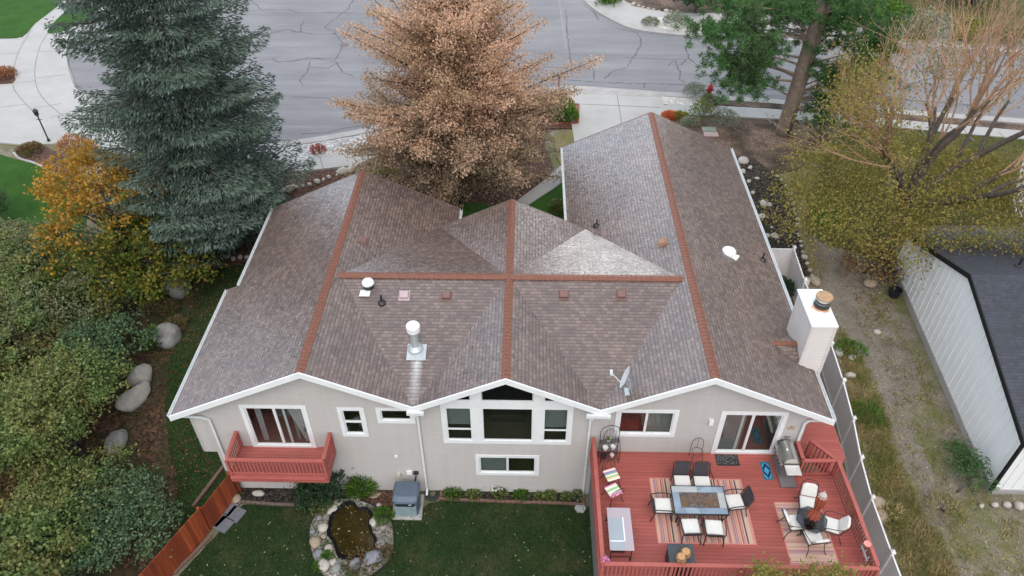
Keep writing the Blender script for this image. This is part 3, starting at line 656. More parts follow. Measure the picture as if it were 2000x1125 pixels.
for a, b, y, f in ((-11.3, -2.9, 12.0, zl), (-2.9, 3.2, 10.0, zm), (3.2, 11.2, 18.0, zr_)):
    xm_ = {zl: XL, zm: XM, zr_: XR}[f]
    mb.add([(a, y, 1), (b, y, 1), (b, y, f(b) - .15), (xm_, y, f(xm_) - .15), (a, y, f(a) - .15)], [(4, 3, 2, 1, 0)])
mb.quad((-2.9, 12, 1), (-2.9, 10, 1), (-2.9, 10, 5.5), (-2.9, 12, 5.5)); mb.quad((3.2, 10, 1), (3.2, 18, 1), (3.2, 18, 5.5), (3.2, 10, 5.5))
# corner boards
for x, z0, z1 in ((-11.78, zbo, 5.2), (XW1, 0, 5.6)): mb.span((x - .05, -.035, z0), (x + .05, .05, z1))
wall = mb.build('wall', SIDING, house)
# --- rooms behind the glass
mb = MB()
mb.span((-11.6, 0.12, ZF - 0.2), (11.1, 9.9, ZF), 0)
mb.span((-11.2, 0.12, 0.02), (11.1, 9.9, 0.08), 0)
for x in (-8.0, -4.7, V1x + .6, V2x - .3, 6.2): mb.span((x - .06, 0.3, ZF + .002), (x + .06, 5.0, 5.4), 1)
mb.span((-11.2, 5.02, ZF + .004), (11.1, 5.1, 5.4), 1); mb.span((-6, 4.0, 0.09), (6, 4.08, ZF - .21), 1)
mb.build('interior', [FLOORM, INWALL], house)
for nm_, lb_, ct_, a_, b_, m_ in (('cabinet', 'cherry wood cabinet seen dimly through the window left of the deck door', 'cabinet', (W3[0] + .1, .35, ZF), (W3[0] + .9, .8, ZF + .95), M('cherry_cabinet', S(120, 40, 26), None, 3, 0.5)),
        ('sofa', 'dark sofa seen dimly through the big gable window', 'sofa', (cxm - .8, 1.3, ZF + .01), (cxm + .6, 2.3, ZF + .45), M('dark_sofa', (0.05, 0.045, 0.04, 1), None, 4, 0.8)),
        ('bed', 'bed with a grey spread seen through the balcony door', 'bed', (D1[0] + .3, 1.4, ZF + .01), (D1[0] + 1.9, 3.2, ZF + .55), M('bedspread', (0.22, 0.22, 0.26, 1), None, 3, 0.9))):
    t_ = thing(nm_, lb_, ct_, ((a_[0] + b_[0]) / 2, (a_[1] + b_[1]) / 2, a_[2])); hx_, hy_, hz_ = (b_[0] - a_[0]) / 2, (b_[1] - a_[1]) / 2, b_[2] - a_[2]
    mb = MB(); mb.span((-hx_, -hy_, 0), (hx_, hy_, hz_ * .8)); mb.build('base', m_, t_, bevel=.03); mb = MB(); mb.span((-hx_ - .02, -hy_ - .02, hz_ * .8), (hx_ + .02, hy_ + .02, hz_)); mb.build('top', m_, t_, bevel=.03)
# --- windows and doors: frame proud of the siding, sash, glass
def glass_mat(name, tint=(0.88, 0.92, 0.91, 1), refl=1.0):
    m, nt, b = new_mat(name); k = NT(nt); nt.nodes.remove(b)
    tr = k.n('ShaderNodeBsdfTransparent'); tr.inputs[0].default_value = tint
    gl = k.n('ShaderNodeBsdfGlossy'); gl.inputs['Roughness'].default_value = 0.02
    lw = k.n('ShaderNodeLayerWeight'); lw.inputs[0].default_value = 0.5; fr = k.math('ADD', k.math('MULTIPLY', k.math('POWER', lw.outputs['Facing'], 4.0), 0.9), 0.045)
    mx = k.n('ShaderNodeMixShader'); k.l(k.math('MULTIPLY', fr, refl), mx.inputs[0]); k.l(tr.outputs[0], mx.inputs[1]); k.l(gl.outputs[0], mx.inputs[2])
    k.l(mx.outputs[0], nt.nodes['Material Output'].inputs[0]); return m
GLASS = glass_mat('window_glass', refl=1.6); SCREEN = glass_mat('insect_screen', (0.3, 0.31, 0.33, 1), 0.4)
def frame_mb(r, t, y0=-0.06, y1=0.03):
    x0, x1, z0, z1 = r; mb = MB()
    mb.span((x0 - t, y0, z0 - t), (x1 + t, y1, z0)); mb.span((x0 - t, y0, z1), (x1 + t, y1, z1 + t))
    mb.span((x0 - t, y0, z0), (x0, y1, z1)); mb.span((x1, y0, z0), (x1 + t, y1, z1)); return mb
def window(r, t=0.12, panes=((0, 1, 0, 1),), kind='window', sash=0.045, inner=0.0):
    x0, x1, z0, z1 = r
    r2 = [x0 + .04, x1 - .04, z0 + .04, z1 - .04]
    mb = frame_mb(r2, t + .04)
    for a, b, c, d in panes:                # sash bars round each pane
        q = [r2[0] + (r2[1] - r2[0]) * a + sash, r2[0] + (r2[1] - r2[0]) * b - sash, r2[2] + (r2[3] - r2[2]) * c + sash, r2[2] + (r2[3] - r2[2]) * d - sash]
        m2 = frame_mb(q, sash - .002, -0.02, 0.05); o = len(mb.v); mb.v += m2.v; mb.f += [tuple(i + o for i in f) for f in m2.f]; mb.m += m2.m
    fr = mb.build(kind, WHITE, house, bevel=0.008)
    for i, (a, b, c, d) in enumerate(panes):
        pm = MB(); xa, xb = r2[0] + (r2[1] - r2[0]) * a, r2[0] + (r2[1] - r2[0]) * b; za, zb = r2[2] + (r2[3] - r2[2]) * c, r2[2] + (r2[3] - r2[2]) * d
        pm.span((xa + .01, 0.012, za + .01), (xb - .01, 0.022, zb - .01)); pm.build('pane', GLASS, fr)
    return fr
d1 = window(D1, 0.13, ((0, .5, 0, 1), (.5, 1, 0, 1)), 'sliding_door', 0.05)
d2 = window(D2, 0.13, ((0, .5, 0, 1), (.5, 1, 0, 1)), 'sliding_door', 0.05)
for d, r in ((d1, D1), (d2, D2)):
    mb = MB(); xc = (r[0] + r[1]) / 2; hx = r[1] - .13 if r is D1 else r[0] + .13
    mb.bar((hx, -.05, ZF + .95), (hx, -.05, ZF + 1.2), .03, .03); mb.build('handle', BLACK, d)
    mb = MB(); xs = r[0] + (r[1] - r[0]) * (0.62 if r is D1 else 0.33); mb.span((xs, .06, ZF + .1), (xs + .09, .09, ZF + 2.2)); mb.build('sliding_stile', WHITE, d)
window(W1, .12, ((0, 1, 0, .5), (0, 1, .5, 1))); window(W2, .12, ((0, 1, 0, 1),)); window(WB, .12, ((0, .5, 0, 1), (.5, 1, 0, 1))); window(W3, .12, ((0, .5, 0, 1), (.5, 1, 0, 1)))
# the tall gable window: three lights and three transoms in broad white trim
m1 = MB(); y0, y1 = -0.055, 0.02
x0, x1 = BW[0] - .19, BW[5] + .19
m1.span((x0, y0, BZ0 - .2), (x1, y1, BZ0)); m1.span((x0, y0, BZ1), (x1, y1, ZT0))
for a, b in ((x0, BW[0]), (BW[1], BW[2]), (BW[3], BW[4]), (BW[5], x1)): m1.span((a, y0, BZ0), (b, y1, BZ1))
def gz(x): return zm(x) - 0.23
for a, b in ((BW[1], BW[2]), (BW[3], BW[4])):
    m1.add([(a, y0, ZT0), (b, y0, ZT0), (b, y0, gz(b)), (a, y0, gz(a)), (a, y1, ZT0), (b, y1, ZT0), (b, y1, gz(b)), (a, y1, gz(a))], [(0, 1, 2, 3), (4, 7, 6, 5), (0, 4, 5, 1), (2, 6, 7, 3), (1, 5, 6, 2), (0, 3, 7, 4)])
gw = m1.build('gable_window', WHITE, house, bevel=0.006)
DG = M('transom_glass', (0.006, 0.006, 0.007, 1), None, 1, 0.06, spec=0.5)
def transom(xs):
    m2 = MB(); P = [(x, ZT0 + .03) for x in xs] if len(xs) == 2 else [(xs[0], ZT0 + .03), (xs[-1], ZT0 + .03)]
    T = [(x, max(ZT0 + .035, gz(x) - .05)) for x in xs[::-1]]
    Q = P + T; n = len(Q); m2.add([(x, -.048, z) for x, z in Q], [tuple(range(n))]); m2.build('transom_pane', DG, gw)
    m3 = MB(); m3.span((xs[0], -.062, ZT0 + .001), (xs[-1], -.04, ZT0 + .045)); m3.build('transom_sill', GUTTER, gw)
transom([BW[2] + .03, XM, BW[3] - .03])
xt = XM - (ZM - .23 - .1 - ZT0) / SM; transom([xt, BW[1] - .03]); xt = XM + (ZM - .23 - .1 - ZT0) / SM; transom([BW[4] + .03, xt])
for i in (0, 2, 4):
    a, b = BW[i], BW[i + 1]; q = [a + .03, b - .03, BZ0 + .03, BZ1 - .03]
    m2 = frame_mb(q, .03, -.03, .03)
    if i != 2: zz = BZ0 + (BZ1 - BZ0) * .34; m2.span((a + .03, -.03, zz - .025), (b - .03, .02, zz + .025))
    m2.build('sash', WHITE, gw); m2 = MB(); m2.span((a + .01, .0, BZ0 + .01), (b - .01, .01, BZ1 - .01)); m2.build('pane', GLASS, gw)
BLIND = M('grey_roller_blind', (.21, .225, .225, 1), None, 2, .8); CURT = M('pale_curtain', (.50, .50, .52, 1), (.40, .40, .43, 1), 9, .9)
for a, b, z0_, z1_ in ((BW[0], BW[1], BZ0 + (BZ1 - BZ0) * .42, BZ1), (BW[4], BW[5], BZ0 + (BZ1 - BZ0) * .36, BZ1), (W3[0] + (W3[1] - W3[0]) * .5, W3[1], W3[2], W3[3]), (WB[0], WB[0] + (WB[1] - WB[0]) * .5, WB[2], WB[3]), (D2[0] + .1, D2[0] + (D2[1] - D2[0]) * .42, ZF + .05, D2[3])):
    mb = MB(); mb.span((a + .02, .10, z0_), (b - .02, .115, z1_)); mb.build('blind', BLIND, house)
def curtain(x0, x1, z0, z1, taper):
    mb = MB(); n = 14; vs = []
    for i in range(n + 1):
        t = i / n; y_ = .16 + .03 * math.sin(t * 26); vs += [(x0 + (x1 - x0) * t, y_, z1), (x1 - (x1 - x0) * (1 - t) * taper, y_, z0)]
    mb.add(vs, [(2 * i, 2 * i + 1, 2 * i + 3, 2 * i + 2) for i in range(n)]); mb.build('curtain', CURT, house)
curtain(D1[1] - .75, D1[1] - .05, ZF + .1, D1[3], .35); curtain(D1[0] + .55, D1[0] + .30, ZF + .1, D1[3], .8)
# --- downspouts
def spout(P, w_=0.09, d_=0.07):
    mb = MB()
    for a, b in zip(P, P[1:]): mb.bar(a, b, w_, d_, up=(0, 1, 0) if abs(Vector(b).z - Vector(a).z) > .2 else (0, 0, 1))
    return mb.build('downspout', GUTTER, house, bevel=0.012)
for px, vx, vz in ((826, V1x, V1z), (1145, V2x, V2z)):
    xx = px_x(px, 2.5); sg = 1 if vx < 0 else -1
    mb = MB(); mb.span((min(vx - .1 * sg, xx + .1 * sg) - .12, -.62, vz - .26), (max(vx - .1 * sg, xx + .1 * sg) + .25, -.49, vz - .13)); mb.build('gutter', GUTTER, house)
    spout([(xx, -.54, vz - .2), (xx, -.54, vz - .42), (xx, -.09, vz - .75), (xx, -.09, .25), (xx, -.3, .12)])
p = ex(zl, -12.0, -.2)
spout([(-12.1, -.3, 5.0), (-11.3, -.12, 4.72), (-11.05, -.09, 4.55), (-11.05, -.09, .2)])
spout([(11.8, -.3, 5.25), (11.25, -.1, 5.0), (11.12, -.09, 4.85), (11.12, -.09, ZF + .05)])
# --- chimney
rp = on_plane(1562, 712, ZR + SR * XR, -SR, 0); yc = rp.y; xl_ = rp.x
t1 = at_y(1587, 637, yc); zt = t1.z; t2 = at_y(1634, 637, yc); xr_ = t2.x; xl_ = (xl_ + t1.x) / 2
yb = at_z(1563, 568, zt).y
print('chimney', xl_, xr_, yc, yb, zt)
mb = MB()
xm2 = 11.95
lap_wall((xl_, yc), (1, 0), (0, -1), 0, xr_ - xl_, 1.0, lambda u: zt - .03, [], mb, step=0.17)
lap_wall((xr_, yc), (0, 1), (1, 0), 0, yb - yc, 1.0, lambda u: zt - .03, [], mb, step=0.17)
mb.quad((xl_, yb, 3), (xl_, yc, 3), (xl_, yc, zt - .03), (xl_, yb, zt - .03)); mb.quad((xr_, yb, 1), (xl_, yb, 1), (xl_, yb, zt - .03), (xr_, yb, zt - .03))
for x, y in ((xl_, yc), (xr_, yc), (xr_, yb)): mb.span((x - .05, y - .035, 2.0), (x + .05, y + .03, zt - .031))
ch = mb.build('chimney', CHSIDE, house)
def rust_cap():
    m, nt, b = new_mat('rusty_white_cap'); k = NT(nt); tc = k.coord()
    sx = k.n('ShaderNodeSeparateXYZ'); k.l(tc, sx.inputs[0])
    fx, fy = (xl_ + xr_) / 2 + .18, yc + (yb - yc) * .56
    dx = k.math('DIVIDE', k.math('SUBTRACT', sx.outputs[0], fx - .1), 0.62); dy = k.math('DIVIDE', k.math('SUBTRACT', sx.outputs[1], fy - .15), 0.5)
    d = k.math('SQRT', k.math('ADD', k.math('MULTIPLY', dx, dx), k.math('MULTIPLY', dy, dy)))
    d = k.math('ADD', d, k.math('MULTIPLY', k.noise(tc, 3, 5), 0.9))
    c = k.ramp(d, [(0.55, S(150, 80, 50)), (0.85, S(205, 160, 125)), (1.15, (0.78, 0.80, 0.79, 1))]); k.l(c, b.inputs['Base Color']); b.inputs['Roughness'].default_value = .45
    return m, fx, fy
capm, fx, fy = rust_cap()
mb = MB(); mb.span((xl_ - .06, yc - .06, zt - .03), (xr_ + .06, yb + .06, zt + .05)); mb.build('chimney_cap', capm, ch, bevel=.015)
mb = MB(); mb.lathe([(.30, 0), (.30, .03), (.22, .06), (.22, .22)], (fx, fy, zt + .05), 20, 1); mb.lathe([(.27, .18), (.27, .40)], (fx, fy, zt + .05), 20, 0); mb.lathe([(.31, .40), (.31, .46), (.27, .49), (.0, .52)], (fx, fy, zt + .05), 20, 2, cap=False)
mb.lathe([(.275, .20), (.275, .29)], (fx, fy, zt + .05), 20, 1)
mb.build('chimney_pot', [GALV, M('soot_steel', (.05, .05, .05, 1), None, 5, .5), M('tan_lid', S(178, 150, 118), S(150, 120, 90), 6, .5)], ch, smooth=False)
# cricket behind the chimney
ry = yc + (yb - yc) * .38; zrc = zr_(xl_) + .42
xa = XR + (ZR - zrc) / SR
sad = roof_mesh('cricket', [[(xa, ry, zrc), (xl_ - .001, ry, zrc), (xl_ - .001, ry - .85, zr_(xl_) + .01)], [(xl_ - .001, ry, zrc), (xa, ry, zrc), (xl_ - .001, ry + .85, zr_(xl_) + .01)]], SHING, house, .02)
ridge((xa - .1, ry, zrc + .015), (xl_, ry, zrc + .015), .45, .45, .13)
# --- roof fittings
def on_roof(px, py):
    best = None
    for a, b, c in ((ZL - SL * -XL * -1, SL, 0),): pass
    cand = []
    d = ray(px, py)
    for nm, a, b, c in (('lw', ZL - SL * XL, SL, 0), ('le', ZL + SL * XL, -SL, 0), ('mw', ZM - SM * XM, SM, 0), ('me', ZM + SM * XM, -SM, 0), ('rw', ZR - SR * XR, SR, 0), ('re', ZR + SR * XR, -SR, 0), ('cb', ZM - kc * YC, 0, kc), ('cf', ZM + kf * YC, 0, -kf)):
        cand.append((nm, on_plane(px, py, a, b, c)))
    return dict(cand)
kf = (ZM - V1z) / (YFM - YC)
def orient(o, nrm, loc):
    o.rotation_mode = 'QUATERNION'; o.rotation_quaternion = Vector(nrm).to_track_quat('Z', 'Y'); o.location = loc
def box_vent(px, py, pl, nrm, mat, rz=0):
    p = on_roof(px, py)[pl]; n = Vector(nrm).normalized(); down = Vector((n.x, n.y, 0)).normalized(); s_ = down.cross(Vector((0, 0, 1))); dn = s_.cross(n) * -1
    dn = (down - n * down.dot(n)).normalized(); mb = MB()
    def W(u, v, h): return p + s_ * u + dn * v + n * h
    for (u, v0, v1, h0, h1, sl_) in ((.22, -.2, .27, .0, .02, 0), (.19, -.17, .19, .025, .14, .04)):
        vs = [W(-u, v0, h0), W(u, v0, h0), W(u, v1, h0), W(-u, v1, h0), W(-u + sl_, v0 + sl_ * 2, h1), W(u - sl_, v0 + sl_ * 2, h1), W(u - sl_, v1, h1), W(-u + sl_, v1, h1)]
        mb.add(vs, [(3, 2, 1, 0), (4, 5, 6, 7), (0, 1, 5, 4), (1, 2, 6, 5), (2, 3, 7, 6), (3, 0, 4, 7)])
    mb.build('box_vent', mat, house, bevel=.015)
nb = (0, -kc, 1); nle = (SL, 0, 1); nrw = (-SR, 0, 1); nre = (SR, 0, 1)
box_vent(790, 576, 'cb', nb, VENTPINK); box_vent(872, 577, 'cb', nb, VENTRED); box_vent(1101, 575, 'cb', nb, VENTRED); box_vent(1213, 575, 'cb', nb, VENTRED)
box_vent(706, 470, 'le', nle, VENTRED); box_vent(1296, 474, 'rw', nrw, VENTTAN)
def pipe_vent(px, py, pl, h=.38, r=.05):
    p = on_roof(px, py)[pl]; mb = MB(); mb.lathe([(.17, -.06), (.16, .05), (.075, .12), (.07, .14)], p, 12); mb.lathe([(r, 0), (r, h), (r * .8, h), (r * .8, h - .05)], p, 12); mb.build('vent_pipe', BLACK, house, smooth=False)
pipe_vent(746, 592, 'cb'); pipe_vent(1165, 441, 'rw', .34, .04); pipe_vent(1489, 508, 're', .4, .04)
p = on_roof(720, 560)['cb']; mb = MB(); mb.lathe([(.2, -.08), (.2, .16)], p, 16, 1); mb.lathe([(.23, .16), (.25, .22), (.2, .32), (.09, .38), (0, .39)], p, 16, 0, cap=False); mb.box((p.x - .1, p.y - .3, p.z - .06), (.4, .4, .03), 0); mb.build('round_vent', [CAPWHITE, BLACK], house)
p = on_roof(1423, 494)['re']; mb = MB(); mb.lathe([(.31, -.16), (.31, .10), (.27, .17), (.14, .22), (0, .23)], p, 18, 0, cap=False); mb.box((p.x + .2, p.y - .15, p.z - .1), (.4, .34, .1), 0, rz=-.6); mb.build('round_vent', [CAPWHITE], house)
p = on_roof(812, 682)['cb']; zb = p.z; tz = at_y(808, 636, p.y).z; mb = MB()
mb.lathe([(.30, -.1), (.29, .10), (.17, .22)], p, 20, 0); mb.lathe([(.15, 0), (.15, tz - zb - .2)], p, 20, 0); mb.lathe([(.21, tz - zb - .26), (.25, tz - zb - .24), (.26, tz - zb), (.22, tz - zb + .05), (0, tz - zb + .07)], p, 20, 1, cap=False)
mb.build('flue_pipe', [GALV, CAPWHITE], house)
q = p + Vector((.05, -.18, -.04)); mb = MB(); mb.quad(*[(q.x + i, q.y + j, q.z + kc * j + .03) for i, j in ((-.36, -.3), (.36, -.3), (.36, .36), (-.36, .36))]); mb.build('flue_flashing', GALV, house)
# --- fittings on the back wall
def wbox(px, py, s, mat, name):
    p = at_y(px, py, 0); mb = MB(); mb.box((p.x, -.02 - s[1] / 2, p.z), s); return mb.build(name, mat, house, bevel=.01)
wbox(1388, 821, (.16, .14, .26), CAPWHITE, 'wall_light'); wbox(774, 889, (.14, .07, .14), CAPWHITE, 'dryer_vent'); wbox(779, 924, (.16, .1, .22), M('beige_box', (.55, .5, .4, 1), None, 4, .5), 'utility_box'); wbox(800, 920, (.22, .1, .2), CAPWHITE, 'utility_box'); wbox(813, 921, (.2, .1, .14), BLACK, 'utility_box')
# ------------------------------------------------------------------ plants
def leaf_mesh(name, P, A, L, W, mats, parent=None, mi=None, seed=0, loc=(0, 0, 0)):
    rng = np.random.RandomState(seed); N = len(P); P = np.asarray(P, float)
    if A is None: A = rng.normal(size=(N, 3))
    A = A / (np.linalg.norm(A, axis=1)[:, None] + 1e-9)
    B = np.cross(A, rng.normal(size=(N, 3))); B /= (np.linalg.norm(B, axis=1)[:, None] + 1e-9)
    L = np.broadcast_to(np.asarray(L, float), (N,)) * rng.uniform(0.7, 1.3, N); W = np.broadcast_to(np.asarray(W, float), (N,)) * rng.uniform(0.7, 1.3, N)
    V = np.empty((N, 4, 3)); V[:, 0] = P; V[:, 1] = P + A * (L * .45)[:, None] + B * (W * .5)[:, None]; V[:, 2] = P + A * L[:, None]; V[:, 3] = P + A * (L * .45)[:, None] - B * (W * .5)[:, None]
    me = bpy.data.meshes.new(name); me.vertices.add(4 * N); me.vertices.foreach_set('co', V.ravel())
    me.loops.add(4 * N); me.loops.foreach_set('vertex_index', np.arange(4 * N, dtype=np.int32)); me.polygons.add(N)
    me.polygons.foreach_set('loop_start', np.arange(0, 4 * N, 4, dtype=np.int32)); me.polygons.foreach_set('loop_total', np.full(N, 4, dtype=np.int32))
    if not isinstance(mats, (list, tuple)): mats = [mats]
    for m in mats: me.materials.append(m)
    if mi is not None: me.polygons.foreach_set('material_index', np.asarray(mi, dtype=np.int32))
    me.update(calc_edges=True)
    o = bpy.data.objects.new(name, me); col.objects.link(o); o.location = loc
    if parent is not None: o.parent = parent
    return o
BARK = M('grey_brown_bark', (0.13, 0.105, 0.09, 1), (0.06, 0.048, 0.042, 1), 6, 0.9, 0.6, 25)
BARKO = M('pine_bark', (0.26, 0.20, 0.16, 1), (0.13, 0.107, 0.09, 1), 3.5, 0.9, 0.7, 16)
BARKD = M('dark_bark', (0.07, 0.058, 0.05, 1), (0.03, 0.026, 0.022, 1), 6, 0.9, 0.6, 25)
TWIG = M('tan_twigs', (0.40, 0.25, 0.165, 1), (0.30, 0.19, 0.125, 1), 3, 0.85)
SPRL = leaf_mat('spruce_needles', [(0.05, 0.08, 0.062, 1), (0.09, 0.135, 0.105, 1), (0.145, 0.20, 0.165, 1), (0.08, 0.115, 0.07, 1)], None, trans=0.1)
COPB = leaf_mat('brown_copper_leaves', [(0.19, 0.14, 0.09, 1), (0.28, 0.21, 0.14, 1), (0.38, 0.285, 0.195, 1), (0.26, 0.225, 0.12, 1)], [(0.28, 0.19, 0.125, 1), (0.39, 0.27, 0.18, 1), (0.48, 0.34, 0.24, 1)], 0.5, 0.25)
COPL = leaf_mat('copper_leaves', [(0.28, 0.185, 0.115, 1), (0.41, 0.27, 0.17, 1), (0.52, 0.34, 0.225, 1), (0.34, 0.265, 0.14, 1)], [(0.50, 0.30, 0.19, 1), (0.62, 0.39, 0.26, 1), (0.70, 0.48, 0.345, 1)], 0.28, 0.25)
PINL = leaf_mat('pine_needles', [(0.04, 0.11, 0.03, 1), (0.07, 0.18, 0.05, 1), (0.10, 0.23, 0.075, 1)], [(0.05, 0.095, 0.035, 1), (0.085, 0.14, 0.05, 1)], 0.5, 0.15)
OLVL = leaf_mat('olive_leaves', [(0.17, 0.175, 0.035, 1), (0.26, 0.225, 0.05, 1), (0.34, 0.26, 0.075, 1), (0.19, 0.22, 0.045, 1)], [(0.14, 0.18, 0.03, 1), (0.24, 0.20, 0.055, 1), (0.34, 0.22, 0.085, 1)], 0.6, 0.3)
MAPL = leaf_mat('autumn_orange_leaves', [(0.32, 0.15, 0.02, 1), (0.50, 0.24, 0.03, 1), (0.42, 0.26, 0.035, 1), (0.24, 0.19, 0.03, 1)], [(0.20, 0.19, 0.03, 1), (0.34, 0.20, 0.03, 1), (0.45, 0.20, 0.06, 1)], 0.8)
MAPG = leaf_mat('turning_green_leaves', [(0.045, 0.085, 0.014, 1), (0.085, 0.13, 0.02, 1), (0.14, 0.17, 0.028, 1)], [(0.07, 0.10, 0.015, 1), (0.17, 0.16, 0.025, 1), (0.30, 0.19, 0.03, 1)], 0.9)
def gm(n, a, b, p=None): return leaf_mat(n, [a, tuple((x + y) / 2 for x, y in zip(a, b)), b], p, 0.8)
GREYG = gm('grey_green_leaves', (0.09, 0.13, 0.066, 1), (0.235, 0.295, 0.15, 1), [(0.15, 0.165, 0.073, 1), (0.26, 0.24, 0.11, 1)])
OAKG = gm('scrub_oak_leaves', (0.075, 0.13, 0.038, 1), (0.22, 0.30, 0.10, 1), [(0.13, 0.15, 0.042, 1), (0.29, 0.27, 0.10, 1)])
OAKY = gm('yellowing_leaves', (0.135, 0.162, 0.034, 1), (0.311, 0.297, 0.074, 1), [(0.162, 0.176, 0.041, 1), (0.297, 0.203, 0.068, 1)])
OAKR = gm('russet_leaves', (0.095, 0.074, 0.030, 1), (0.230, 0.135, 0.068, 1), [(0.108, 0.115, 0.034, 1), (0.162, 0.149, 0.054, 1)])
BLUEG = gm('blue_green_leaves', (0.055, 0.105, 0.052, 1), (0.165, 0.255, 0.125, 1))
BRIGHTG = gm('bright_green_leaves', (0.05, 0.13, 0.015, 1), (0.13, 0.24, 0.04, 1))
DEEPG = gm('deep_green_leaves', (0.02, 0.05, 0.025, 1), (0.055, 0.10, 0.045, 1))
SAGE = gm('sage_leaves', (0.16, 0.20, 0.13, 1), (0.30, 0.33, 0.24, 1))
STRAW = gm('straw_blades', (0.26, 0.21, 0.085, 1), (0.50, 0.41, 0.21, 1), [(0.13, 0.17, 0.045, 1), (0.28, 0.26, 0.09, 1)])
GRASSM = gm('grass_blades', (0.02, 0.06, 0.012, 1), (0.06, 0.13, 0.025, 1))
GRASSR = gm('dark_grass_blades', (0.018, 0.045, 0.014, 1), (0.05, 0.095, 0.028, 1), [(0.05, 0.07, 0.02, 1), (0.13, 0.115, 0.05, 1)])  # dark green blades with brownish patches
REDL = gm('red_stems', (0.28, 0.06, 0.045, 1), (0.42, 0.13, 0.09, 1))
def bez(a, b, bend, n=5):
    a, b, bend = Vector(a), Vector(b), Vector(bend); return [a.lerp(b, i / n) + bend * (4 * (i / n) * (1 - i / n)) * .5 for i in range(n + 1)]
def crown_pts(rng, clumps, nsub, per, sr, up=0.25):
    P, Cn = [], []
    for (c, r) in clumps:
        c = np.array(c); r = np.array(r)
        k = max(3, int(nsub * (r[0] * r[1]) ** .8))
        d = rng.normal(size=(k, 3)); d /= np.linalg.norm(d, axis=1)[:, None]; d[:, 2] = np.abs(d[:, 2]) * .9 - up * rng.uniform(0, 1.6, k)
        q = c + d * r * rng.uniform(0.62, 1.04, (k, 1)) ** .7
        Cn.append(q)
        n = np.maximum(4, rng.poisson(per, k)); idx = np.repeat(np.arange(k), n)
        P.append(q[idx] + rng.normal(size=(len(idx), 3)) * np.array([1, 1, .6]) * sr * rng.uniform(.6, 1.4, (k, 1))[idx])
    return np.concatenate(P), np.concatenate(Cn)
def bushy(name, label, cat, base, H, clumps, mats, leaf=(.16, .10), nsub=9, per=28, sr=.26, seed=1, trunk=.12, stems=1, bark=None, group=None, split=None):
    rng = np.random.RandomState(seed); rr = random.Random(seed)
    t = thing(name, label, cat, base, 0, group)
    P, Cn = crown_pts(rng, clumps, nsub, per, sr)
    P[:, 2] = np.maximum(P[:, 2], 0.04)
    mi = None
    if split is not None: mi = split(P, rng)
    leaf_mesh('crown', P, rng.normal(size=P.shape) + np.array([0, 0, -.15]), leaf[0], leaf[1], mats, t, mi, seed)
    mb = MB(); fork = [(rr.uniform(-.15, .15) * stems, rr.uniform(-.15, .15) * stems, 0) for _ in range(stems)]
    ctr = np.mean([c for c, r in clumps], axis=0); top = Vector(ctr) * .75; top.z = max(c[2] for c, r in clumps) * .8
    for f in fork: mb.tube(bez(f, top + Vector((rr.uniform(-.4, .4) * (stems > 1), rr.uniform(-.4, .4) * (stems > 1), 0)), (rr.uniform(-.3, .3), rr.uniform(-.3, .3), 0)), [trunk * (1 - .16 * i) for i in range(6)], 7)
    mb.build('trunk', bark or BARK, t, smooth=True)
    mb = MB(); sel = Cn[rng.permutation(len(Cn))[:max(6, min(70, len(Cn) // 2))]]
    for q in sel:
        q = Vector(q); f = min(.95, max(.15, q.z / max(top.z, .1) * .7)); s = Vector(fork[rr.randrange(stems)]).lerp(top, f)
        mb.tube(bez(s, q, (0, 0, -.12 * (q - s).length), 3), [trunk * .34, trunk * .24, trunk * .15, .008], 4, cap=False)
    mb.build('branches', bark or BARK, t)
    return t
# --- blue spruce
def spruce(base, H, R, seed=3):
    rng = np.random.RandomState(seed)
    t = thing('spruce_tree', 'huge blue green spruce with drooping boughs in front of the round street end', 'tree', base)
    mb = MB(); mb.tube([(0, 0, -.2), (.05, 0, H * .4), (0, 0, H)], [.42, .26, .03], 10); mb.build('trunk', BARKD, t, smooth=True)
    P, A = [], []; br = MB(); z = 0.9
    while z < H - .3:
        f = z / H; rad = R * min(1, .42 + f * 4.2) * (1 - f) ** .72 + .15
        nb_ = int(rng.randint(5, 8) * (1 if f < .8 else .7)); a0 = rng.uniform(0, 6.28)
        for i in range(nb_):
            a = a0 + 6.283 * i / nb_ + rng.normal() * .4; Lb = rad * rng.uniform(.5, 1.18)
            if Lb < .2: continue
            o = np.array([math.cos(a), math.sin(a), 0]); s = np.array([-o[1], o[0], 0]); n = max(3, int(Lb / .17))
            tt = np.linspace(.22, 1, n); droop = rng.uniform(.12, .36)
            pts = o * (tt * Lb)[:, None] + np.array([0, 0, 1]) * (z - droop * Lb * (tt ** 1.1) + .20 * Lb * tt ** 4)[:, None]
            br.tube([(0, 0, z), tuple(pts[n // 2]), tuple(pts[-1])], [.05, .03, .01], 3, cap=False)
            for p, q in zip(pts, tt):
                wdt = Lb * .34 * (1 - abs(q - .55) * 1.25) + .12; m = int(12 + wdt * 22)
                e = rng.uniform(-1, 1, m); pp = p + s * (e * wdt)[:, None] + o * (-np.abs(e) * wdt * .45)[:, None] + np.array([0, 0, 1]) * (-np.abs(e) * wdt * .3 + rng.normal(size=m) * .07)[:, None]
                P.append(pp); A.append(o * .8 + s * (np.sign(e) * .55)[:, None] + np.array([0, 0, 1]) * (rng.normal(size=m) * .28 - .28)[:, None] + rng.normal(size=(m, 3)) * .25)
        z += rng.uniform(.28, .62) if f < .75 else .3
    P = np.concatenate(P); A = np.concatenate(A)
    leaf_mesh('crown', P, A, .235, .062, SPRL, t, None, seed); br.build('branches', BARKD, t)
    cone = MB(); rr = random.Random(4)
    for px, py in ((835, 545), (815, 300), (650, 55)):
        pass
    return t
